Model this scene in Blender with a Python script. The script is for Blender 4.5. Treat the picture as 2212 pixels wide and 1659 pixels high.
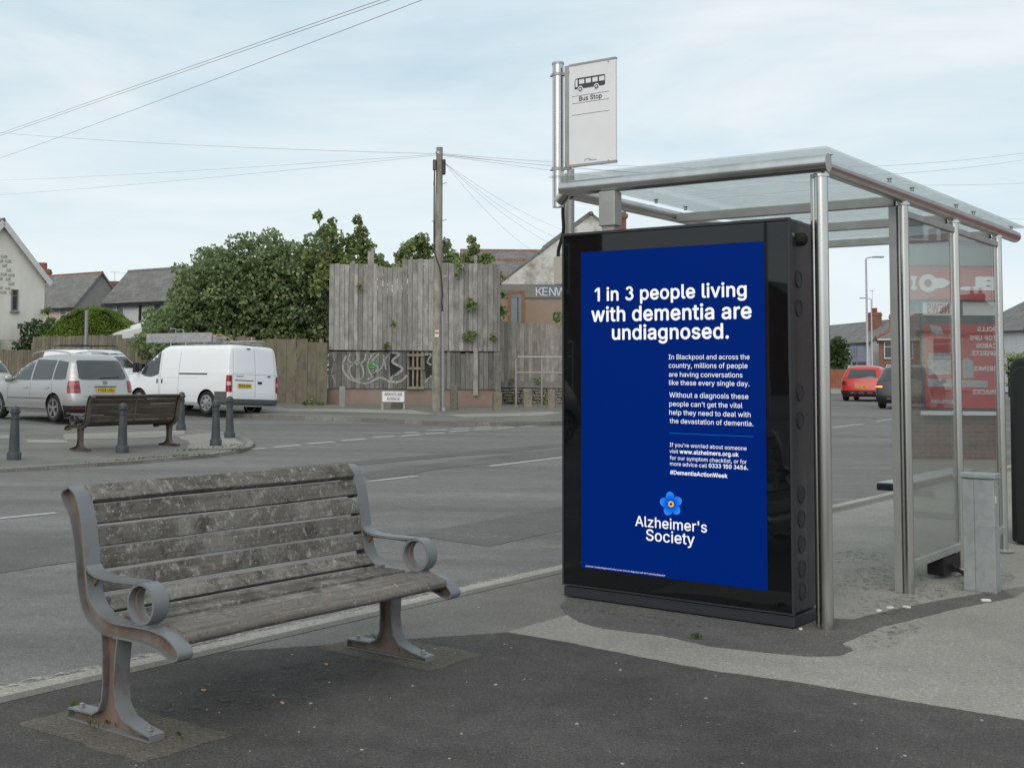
import bpy, bmesh, math, random
import numpy as np
from mathutils import Vector, Matrix
random.seed(7)
rnd = random.Random(11)
R = math.radians
for o in list(bpy.data.objects):
    bpy.data.objects.remove(o)
scene = bpy.context.scene
COL = scene.collection

# ------------------------------------------------------------ camera
PITCH, ROLL, PSI = R(3.495), R(0.482), 0.693
cam_d = bpy.data.cameras.new('camera')
cam = bpy.data.objects.new('camera', cam_d)
COL.objects.link(cam)
scene.camera = cam
cp, sp, cr, sr = math.cos(PITCH), math.sin(PITCH), math.cos(ROLL), math.sin(ROLL)
rx = Matrix(((1, 0, 0), (0, cp, sp), (0, -sp, cp)))
ry = Matrix(((cr, 0, sr), (0, 1, 0), (-sr, 0, cr)))
m = ry @ rx
right, fwd, up = m[0], m[1], m[2]
cam.matrix_world = Matrix(((right.x, up.x, -fwd.x, 0), (right.y, up.y, -fwd.y, 0), (right.z, up.z, -fwd.z, 1.5), (0, 0, 0, 1)))
cam_d.sensor_fit = 'HORIZONTAL'
cam_d.sensor_width = 36
cam_d.lens = 2661 / 2212 * 36
cam_d.shift_x = (1106 - 812) / 2212
cam_d.shift_y = (637 - 829.5) / 2212
cam_d.clip_end = 3000
cam_d.clip_start = .05

# ------------------------------------------------------------ light
SUN_EL, SUN_AZ = R(36), R(200)      # azimuth measured clockwise from +Y
world = bpy.data.worlds.new('World')
scene.world = world
world.use_nodes = True
wt = world.node_tree
wt.nodes.clear()
wo = wt.nodes.new('ShaderNodeOutputWorld')
bg = wt.nodes.new('ShaderNodeBackground')
bg.inputs[1].default_value = .1
sky = wt.nodes.new('ShaderNodeTexSky')
sky.sky_type = 'NISHITA'
sky.sun_disc = False
sky.sun_elevation = SUN_EL
sky.sun_rotation = SUN_AZ
sky.dust_density = 2.0
tc = wt.nodes.new('ShaderNodeTexCoord')
mp = wt.nodes.new('ShaderNodeMapping')
mp.inputs['Scale'].default_value = (1.0, 1.0, 4.4)
wt.links.new(tc.outputs['Generated'], mp.inputs[0])
nz = wt.nodes.new('ShaderNodeTexNoise')
nz.inputs['Scale'].default_value = 2.6
nz.inputs['Detail'].default_value = 5
nz.inputs['Roughness'].default_value = .58
nz.inputs['Distortion'].default_value = .4
wt.links.new(mp.outputs[0], nz.inputs['Vector'])
ramp = wt.nodes.new('ShaderNodeValToRGB')
ramp.color_ramp.elements[0].position = .33
ramp.color_ramp.elements[0].color = (.0, .0, .0, 1)
ramp.color_ramp.elements[1].position = .66
ramp.color_ramp.elements[1].color = (1, 1, 1, 1)
wt.links.new(nz.outputs[0], ramp.inputs[0])
# thin high cloud: pale blue veil to near white cloud
veil = wt.nodes.new('ShaderNodeMixRGB')
veil.inputs[1].default_value = (5.5, 7.1, 7.9, 1)
veil.inputs[2].default_value = (8.5, 9.0, 9.2, 1)
wt.links.new(ramp.outputs[0], veil.inputs[0])
sx = wt.nodes.new('ShaderNodeSeparateXYZ')
wt.links.new(tc.outputs['Generated'], sx.inputs[0])
hr = wt.nodes.new('ShaderNodeMapRange')
hr.inputs[1].default_value = 0.0
hr.inputs[2].default_value = .22
hr.inputs[3].default_value = .85
hr.inputs[4].default_value = .0
wt.links.new(sx.outputs[2], hr.inputs[0])
hz = wt.nodes.new('ShaderNodeMixRGB')
hz.inputs[2].default_value = (8.6, 9.4, 9.7, 1)
wt.links.new(hr.outputs[0], hz.inputs[0])
wt.links.new(veil.outputs[0], hz.inputs[1])
mixs = wt.nodes.new('ShaderNodeMixRGB')
mixs.inputs[0].default_value = .88
wt.links.new(sky.outputs[0], mixs.inputs[1])
wt.links.new(hz.outputs[0], mixs.inputs[2])
wt.links.new(mixs.outputs[0], bg.inputs[0])
wt.links.new(bg.outputs[0], wo.inputs[0])

sun_d = bpy.data.lights.new('sun', 'SUN')
sun_d.energy = 1.5
sun_d.angle = R(55)
sun_d.color = (1, .90, .79)
sun = bpy.data.objects.new('sun', sun_d)
COL.objects.link(sun)
sdir = Vector((math.sin(SUN_AZ) * math.cos(SUN_EL), math.cos(SUN_AZ) * math.cos(SUN_EL), math.sin(SUN_EL)))
sun.rotation_euler = sdir.to_track_quat('Z', 'Y').to_euler()
sun.location = (0, 0, 30)
scene.view_settings.view_transform = 'Standard'
scene.view_settings.look = 'None'
scene.view_settings.exposure = .12
scene.view_settings.gamma = 1
scene.view_settings.use_curve_mapping = False

# ------------------------------------------------------------ helpers
UV = R(90) - PSI
U = Vector((math.sin(PSI), math.cos(PSI), 0))
V = Vector((-U.y, U.x, 0))
TP = [(-1e4, 0), (0, 0), (20, 0), (24, .03), (29, .1), (34, .19), (45, .28), (60, .35), (100, .45), (400, .8), (1e5, .8)]
def T(Y):
    return float(np.interp(Y, [a for a, b in TP], [b for a, b in TP]))
def xy(u, v, z=None):
    p = U * u + V * v
    p.z = T(p.y) if z is None else z
    return p

def lin(c):
    return c / 12.92 if c <= .04045 else ((c + .055) / 1.055) ** 2.4
def rgb(r, g, b):
    return (lin(r / 255), lin(g / 255), lin(b / 255), 1)

class NT:
    """small node builder"""
    def __init__(s, name):
        s.m = bpy.data.materials.new(name)
        s.m.use_nodes = True
        s.t = s.m.node_tree
        s.t.nodes.clear()
        s.out = s.n('OutputMaterial')
        s.p = s.n('BsdfPrincipled')
        s.l(s.p.outputs[0], s.out.inputs[0])
    def n(s, k, **kw):
        x = s.t.nodes.new('ShaderNode' + k)
        for a, b in kw.items():
            setattr(x, a, b)
        return x
    def l(s, a, b):
        s.t.links.new(a, b)
    def coord(s, scale=(1, 1, 1), rot=(0, 0, 0), kind='Object'):
        c = s.n('TexCoord')
        mpp = s.n('Mapping')
        mpp.inputs['Scale'].default_value = scale
        mpp.inputs['Rotation'].default_value = rot
        if kind == 'World':
            g = s.n('NewGeometry')
            s.l(g.outputs['Position'], mpp.inputs[0])
        else:
            s.l(c.outputs[kind], mpp.inputs[0])
        return mpp.outputs[0]
    def noise(s, vec, scale, detail=4, rough=.55, dist=0):
        x = s.n('TexNoise')
        x.inputs['Scale'].default_value = scale
        x.inputs['Detail'].default_value = detail
        x.inputs['Roughness'].default_value = rough
        x.inputs['Distortion'].default_value = dist
        s.l(vec, x.inputs['Vector'])
        return x.outputs[0]
    def vor(s, vec, scale, feat='F1', out='Distance'):
        x = s.n('TexVoronoi', feature=feat)
        x.inputs['Scale'].default_value = scale
        s.l(vec, x.inputs['Vector'])
        return x.outputs[out]
    def ramp(s, fac, stops):
        x = s.n('ValToRGB')
        e = x.color_ramp.elements
        while len(e) < len(stops):
            e.new(.5)
        for i, (p, c) in enumerate(stops):
            e[i].position = p
            e[i].color = c if len(c) == 4 else (*c, 1)
        s.l(fac, x.inputs[0])
        return x.outputs[0]
    def mix(s, fac, a, b, mode='MIX'):
        x = s.n('MixRGB', blend_type=mode)
        for i, q in ((0, fac), (1, a), (2, b)):
            if isinstance(q, (int, float)):
                x.inputs[i].default_value = q if i == 0 else (q, q, q, 1)
            elif isinstance(q, tuple):
                x.inputs[i].default_value = q
            else:
                s.l(q, x.inputs[i])
        return x.outputs[0]
    def math(s, op, a, b=0.):
        x = s.n('Math', operation=op)
        for i, q in ((0, a), (1, b)):
            if isinstance(q, (int, float)):
                x.inputs[i].default_value = q
            else:
                s.l(q, x.inputs[i])
        return x.outputs[0]
    def bump(s, h, strength=.3, dist=.01):
        x = s.n('Bump')
        x.inputs['Strength'].default_value = strength
        x.inputs['Distance'].default_value = dist
        s.l(h, x.inputs['Height'])
        s.l(x.outputs[0], s.p.inputs['Normal'])
    def set(s, **kw):
        for k, q in kw.items():
            i = s.p.inputs[{'color': 'Base Color', 'rough': 'Roughness', 'metal': 'Metallic', 'spec': 'Specular IOR Level', 'coat': 'Coat Weight'}[k]]
            if hasattr(q, 'is_output') or isinstance(q, bpy.types.NodeSocket):
                s.l(q, i)
            else:
                i.default_value = q
        return s

G_ = lambda v: (v, v, v, 1)

def paint(name, c, rough=.4, metal=0, coat=0, dirt=.12, scale=6, spec=.5):
    n = NT(name)
    v = n.coord()
    f = n.noise(v, scale, 5, .6)
    f2 = n.ramp(f, [(.35, G_(1 - dirt)), (.65, G_(1))])
    n.set(color=n.mix(1, c, f2, 'MULTIPLY'), rough=n.ramp(f, [(.3, G_(min(1, rough * 1.3))), (.7, G_(rough * .85))]), metal=metal, coat=coat, spec=spec)
    return n.m

def asphalt(name, base, fleck, mott=.25, grain=170, lightfleck=.0, stretch=False):
    n = NT(name)
    v = n.coord(kind='World')
    vs = n.coord(scale=(.22, 1.4, 1), rot=(0, 0, -UV), kind='World')
    big = n.noise(vs if stretch else v, .55, 5, .6, .3)
    mid = n.noise(v, 5, 5, .65)
    g0 = n.noise(v, 42, 4, .75)
    g1 = n.noise(v, grain, 2, .7)
    vo = n.vor(v, grain * 1.1, out='Color')
    c = n.mix(n.ramp(g1, [(.35, G_(0)), (.68, G_(1))]), base, fleck)
    hs = n.n('SeparateColor')
    n.l(vo, hs.inputs[0])
    c = n.mix(n.ramp(hs.outputs[0], [(.9, G_(0)), (.98, G_(.35))]), c, tuple(min(1, q * 1.9) for q in fleck[:3]) + (1,))
    c = n.mix(1, c, n.ramp(big, [(.3, G_(1 - mott)), (.7, G_(1 + mott * .5))]), 'MULTIPLY')
    c = n.mix(1, c, n.ramp(mid, [(.25, G_(1 - mott * .6)), (.75, G_(1 + mott * .3))]), 'MULTIPLY')
    c = n.mix(1, c, n.ramp(g0, [(.3, G_(.78)), (.5, G_(1)), (.7, G_(1.24))]), 'MULTIPLY')
    if lightfleck:
        vv = n.vor(v, 16)
        pk = n.noise(v, 6, 2)
        c = n.mix(n.math('MULTIPLY', n.ramp(vv, [(.05, G_(lightfleck * 2.2)), (.13, G_(0))]), n.ramp(pk, [(.5, G_(0)), (.6, G_(1))])), c, (.27, .26, .24, 1))
    n.set(color=c, rough=.95, spec=.2)
    n.bump(g1, .22, .003)
    return n.m

def wood(name, a, b, axis='z', grain=30, moss=None, rand=.35, blotch=None):
    n = NT(name)
    sc = {'z': (grain, grain, 1.2), 'x': (1.2, grain, grain), 'y': (grain, 1.2, grain)}[axis]
    oi = n.n('ObjectInfo')
    v0 = n.coord(scale=sc)
    add = n.n('VectorMath', operation='ADD')
    cmb = n.n('CombineXYZ')
    rr = n.math('MULTIPLY', oi.outputs['Random'], 37.)
    for i in range(3):
        n.l(rr, cmb.inputs[i])
    n.l(v0, add.inputs[0]); n.l(cmb.outputs[0], add.inputs[1])
    v = add.outputs[0]
    g = n.noise(v, 1.6, 6, .65, .5)
    c = n.mix(n.ramp(g, [(.28, G_(0)), (.72, G_(1))]), a, b)
    vo = n.coord()
    add2 = n.n('VectorMath', operation='ADD')
    n.l(vo, add2.inputs[0]); n.l(cmb.outputs[0], add2.inputs[1])
    bl = n.noise(add2.outputs[0], 2.2, 5, .65)
    c = n.mix(1, c, n.ramp(bl, [(.3, G_(.68)), (.7, G_(1.18))]), 'MULTIPLY')
    # knots
    kn = n.vor(add2.outputs[0], 3.1)
    c = n.mix(n.ramp(kn, [(.02, G_(.75)), (.085, G_(0))]), c, tuple(q * .28 for q in a[:3]) + (1,))
    c = n.mix(1, c, n.ramp(oi.outputs['Random'], [(0, G_(1 - rand)), (1, G_(1 + rand * .5))]), 'MULTIPLY')
    if moss:
        ms = n.noise(add2.outputs[0], 1.1, 4, .6)
        c = n.mix(n.ramp(ms, [(.5, G_(0)), (.68, G_(.55))]), c, moss)
    if blotch:
        for scl, lo, hi, colr in blotch:
            q = n.noise(add2.outputs[0], scl, 6, .75, .2)
            c = n.mix(n.ramp(q, [(lo, G_(0)), (hi, G_(.85))]), c, colr)
    n.set(color=c, rough=.88, spec=.25)
    n.bump(g, .5, .004)
    return n.m

def leafmat(name, a, b, c3):
    n = NT(name)
    g = n.n('NewGeometry')
    rp = g.outputs['Random Per Island']
    c = n.ramp(rp, [(0, a), (.55, b), (1, c3)])
    v = n.coord(kind='World')
    c = n.mix(1, c, n.ramp(n.noise(v, .9, 3), [(.3, G_(.75)), (.7, G_(1.25))]), 'MULTIPLY')
    n.set(color=c, rough=.5, spec=.35)
    tr = n.n('BsdfTranslucent')
    n.l(c, tr.inputs[0])
    mx = n.n('MixShader')
    mx.inputs[0].default_value = .48
    n.l(n.p.outputs[0], mx.inputs[1]); n.l(tr.outputs[0], mx.inputs[2])
    n.l(mx.outputs[0], n.out.inputs[0])
    return n.m

def emis(name, c, s=1.):
    n = NT(name)
    n.set(color=(0, 0, 0, 1), rough=.3, spec=.04)
    n.p.inputs['Emission Color'].default_value = c
    n.p.inputs['Emission Strength'].default_value = s
    return n.m

def glassmat(name, tint=(.93, .965, .95, 1), dust=.07, dustc=G_(.55), boost=1.0, streak=True):
    n = NT(name)
    lw = n.n('LayerWeight'); lw.inputs[0].default_value = .5
    f = n.math('POWER', lw.outputs['Facing'], 5.)
    f = n.math('MULTIPLY', f, .95 * boost)
    f = n.math('ADD', f, .04)
    tr = n.n('BsdfTransparent'); tr.inputs[0].default_value = tint
    gl = n.n('BsdfGlossy'); gl.inputs['Roughness'].default_value = .0
    mx = n.n('MixShader')
    n.l(f, mx.inputs[0]); n.l(tr.outputs[0], mx.inputs[1]); n.l(gl.outputs[0], mx.inputs[2])
    df = n.n('BsdfDiffuse'); df.inputs[0].default_value = dustc
    tl = n.n('BsdfTranslucent'); tl.inputs[0].default_value = dustc
    dd = n.n('MixShader'); dd.inputs[0].default_value = .5
    n.l(df.outputs[0], dd.inputs[1]); n.l(tl.outputs[0], dd.inputs[2])
    m2 = n.n('MixShader')
    v = n.coord(scale=(3, 3, .8))
    q = n.noise(v, 2.2, 6, .7)
    n.l(n.ramp(q, [(.3, G_(dust * .5)), (.75, G_(dust * 1.8))]), m2.inputs[0])
    n.l(mx.outputs[0], m2.inputs[1]); n.l(dd.outputs[0], m2.inputs[2])
    n.l(m2.outputs[0], n.out.inputs[0])
    return n.m

def tag(o, label=None, cat=None, group=None, kind=None):
    if label: o['label'] = label
    if cat: o['category'] = cat
    if group: o['group'] = group
    if kind: o['kind'] = kind
    return o

def thing(name, label, cat, loc=(0, 0, 0), rz=0., group=None, rot=None):
    o = bpy.data.objects.new(name, None)
    o.empty_display_size = .2
    COL.objects.link(o)
    o.location = loc
    o.rotation_euler = rot if rot else (0, 0, rz)
    return tag(o, label, cat, group)

def setmat(me, mat):
    for mm in (mat if isinstance(mat, (list, tuple)) else [mat]):
        me.materials.append(mm)

def link(name, me, mat=None, parent=None, loc=None, rz=0., bevel=0., smooth=None, label=None):
    if mat is not None and not me.materials:
        setmat(me, mat)
    o = bpy.data.objects.new(name, me)
    COL.objects.link(o)
    if parent: o.parent = parent
    if loc is not None: o.location = loc
    if rz: o.rotation_euler = (0, 0, rz)
    if smooth is not None:
        me.polygons.foreach_set('use_smooth', [True] * len(me.polygons))
        me.set_sharp_from_angle(angle=R(smooth))
    if bevel:
        b = o.modifiers.new('bevel', 'BEVEL')
        b.width = bevel; b.segments = 2; b.limit_method = 'ANGLE'; b.angle_limit = R(40)
    if label: o['label'] = label
    return o

class MB:
    """collects shapes into one mesh"""
    def __init__(s):
        s.v = []; s.f = []
    def add(s, vs, fs):
        k = len(s.v)
        s.v += [tuple(p) for p in vs]
        s.f += [tuple(i + k for i in f) for f in fs]
        return s
    def box(s, x0, x1, y0, y1, z0, z1):
        return s.add([(x, y, z) for z in (z0, z1) for x, y in ((x0, y0), (x1, y0), (x1, y1), (x0, y1))],
                     [(3, 2, 1, 0), (4, 5, 6, 7), (0, 1, 5, 4), (1, 2, 6, 5), (2, 3, 7, 6), (3, 0, 4, 7)])
    def bar(s, a, b, w, h, up=(0, 0, 1)):
        a = Vector(a); b = Vector(b); d = (b - a).normalized()
        up = Vector(up)
        sd = d.cross(up)
        if sd.length < 1e-4: sd = d.cross(Vector((1, 0, 0)))
        sd.normalize(); u2 = sd.cross(d)
        vs = []
        for p in (a, b):
            for i, j in ((-1, -1), (1, -1), (1, 1), (-1, 1)):
                vs.append(p + sd * (i * w / 2) + u2 * (j * h / 2))
        return s.add(vs, [(0, 1, 2, 3), (7, 6, 5, 4), (0, 4, 5, 1), (1, 5, 6, 2), (2, 6, 7, 3), (3, 7, 4, 0)])
    def tube(s, pts, r, n=12, cap=True):
        pts = [Vector(p) for p in pts]
        rs = r if isinstance(r, (list, tuple)) else [r] * len(pts)
        rings = []
        for i, p in enumerate(pts):
            d = (pts[min(i + 1, len(pts) - 1)] - pts[max(i - 1, 0)]).normalized()
            ref = Vector((0, 0, 1)) if abs(d.z) < .9 else Vector((0, 1, 0))
            a = d.cross(ref).normalized(); b = a.cross(d)
            rings.append([p + (a * math.cos(t) + b * math.sin(t)) * rs[i] for t in [2 * math.pi * k / n for k in range(n)]])
        vs = [q for r_ in rings for q in r_]
        fs = []
        for i in range(len(pts) - 1):
            for k in range(n):
                a = i * n + k; b = i * n + (k + 1) % n
                fs.append((a, b, b + n, a + n))
        if cap:
            fs.append(tuple(range(n - 1, -1, -1)))
            fs.append(tuple((len(pts) - 1) * n + k for k in range(n)))
        return s.add(vs, fs)
    def lathe(s, prof, n=24, c=(0, 0, 0), axis='z'):
        c = Vector(c); vs = []; fs = []
        for r_, h in prof:
            for k in range(n):
                t = 2 * math.pi * k / n
                a, b = r_ * math.cos(t), r_ * math.sin(t)
                p = {'z': (a, b, h), 'y': (a, h, b), 'x': (h, a, b)}[axis]
                vs.append(c + Vector(p))
        for i in range(len(prof) - 1):
            for k in range(n):
                a = i * n + k; b = i * n + (k + 1) % n
                fs.append((a, b, b + n, a + n))
        fs.append(tuple(range(n - 1, -1, -1)))
        fs.append(tuple((len(prof) - 1) * n + k for k in range(n)))
        return s.add(vs, fs)
    def prism(s, poly, a, b, axis='x'):
        """poly in the plane perpendicular to axis, extruded a..b"""
        n = len(poly)
        def P(p, h): return {'x': (h, p[0], p[1]), 'y': (p[0], h, p[1]), 'z': (p[0], p[1], h)}[axis]
        vs = [P(p, a) for p in poly] + [P(p, b) for p in poly]
        fs = [tuple(range(n - 1, -1, -1)), tuple(range(n, 2 * n))] + [(i, (i + 1) % n, n + (i + 1) % n, n + i) for i in range(n)]
        return s.add(vs, fs)
    def strip(s, pts, th, a, b, axis='x', closed=False):
        """band of thickness th following a 2-d curve, extruded a..b"""
        P2 = [Vector(p) for p in pts]; n = len(P2)
        nor = []
        for i in range(n):
            if closed: d = P2[(i + 1) % n] - P2[i - 1]
            else: d = P2[min(i + 1, n - 1)] - P2[max(i - 1, 0)]
            d.normalize(); nor.append(Vector((-d.y, d.x)))
        def P(p, h): return {'x': (h, p[0], p[1]), 'y': (p[0], h, p[1]), 'z': (p[0], p[1], h)}[axis]
        vs = []
        for p, q in zip(P2, nor):
            o, i_ = p + q * th / 2, p - q * th / 2
            vs += [P(o, a), P(o, b), P(i_, b), P(i_, a)]
        fs = []
        for i in range(n if closed else n - 1):
            j = (i + 1) % n
            for k in range(4):
                fs.append((i * 4 + k, i * 4 + (k + 1) % 4, j * 4 + (k + 1) % 4, j * 4 + k))
        if not closed:
            fs += [(3, 2, 1, 0), tuple((n - 1) * 4 + k for k in range(4))]
        return s.add(vs, fs)
    def mesh(s, name):
        me = bpy.data.meshes.new(name)
        me.from_pydata(s.v, [], s.f)
        bm = bmesh.new(); bm.from_mesh(me)
        bmesh.ops.recalc_face_normals(bm, faces=bm.faces)
        bm.to_mesh(me); bm.free()
        return me
    def build(s, name, mat, parent=None, **kw):
        return link(name, s.mesh(name), mat, parent, **kw)

def copy_tree(o, parent=None):
    c = o.copy(); COL.objects.link(c); c.parent = parent
    for ch in list(o.children):
        copy_tree(ch, c)
    return c

def catmull(pts, k=6):
    P = [Vector(p) for p in pts]
    out = []
    for i in range(len(P) - 1):
        p0 = P[max(i - 1, 0)]; p1 = P[i]; p2 = P[i + 1]; p3 = P[min(i + 2, len(P) - 1)]
        for j in range(k):
            t = j / k
            out.append(.5 * ((2 * p1) + (p2 - p0) * t + (2 * p0 - 5 * p1 + 4 * p2 - p3) * t * t + (3 * p1 - p0 - 3 * p2 + p3) * t ** 3))
    out.append(P[-1])
    return out

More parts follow.
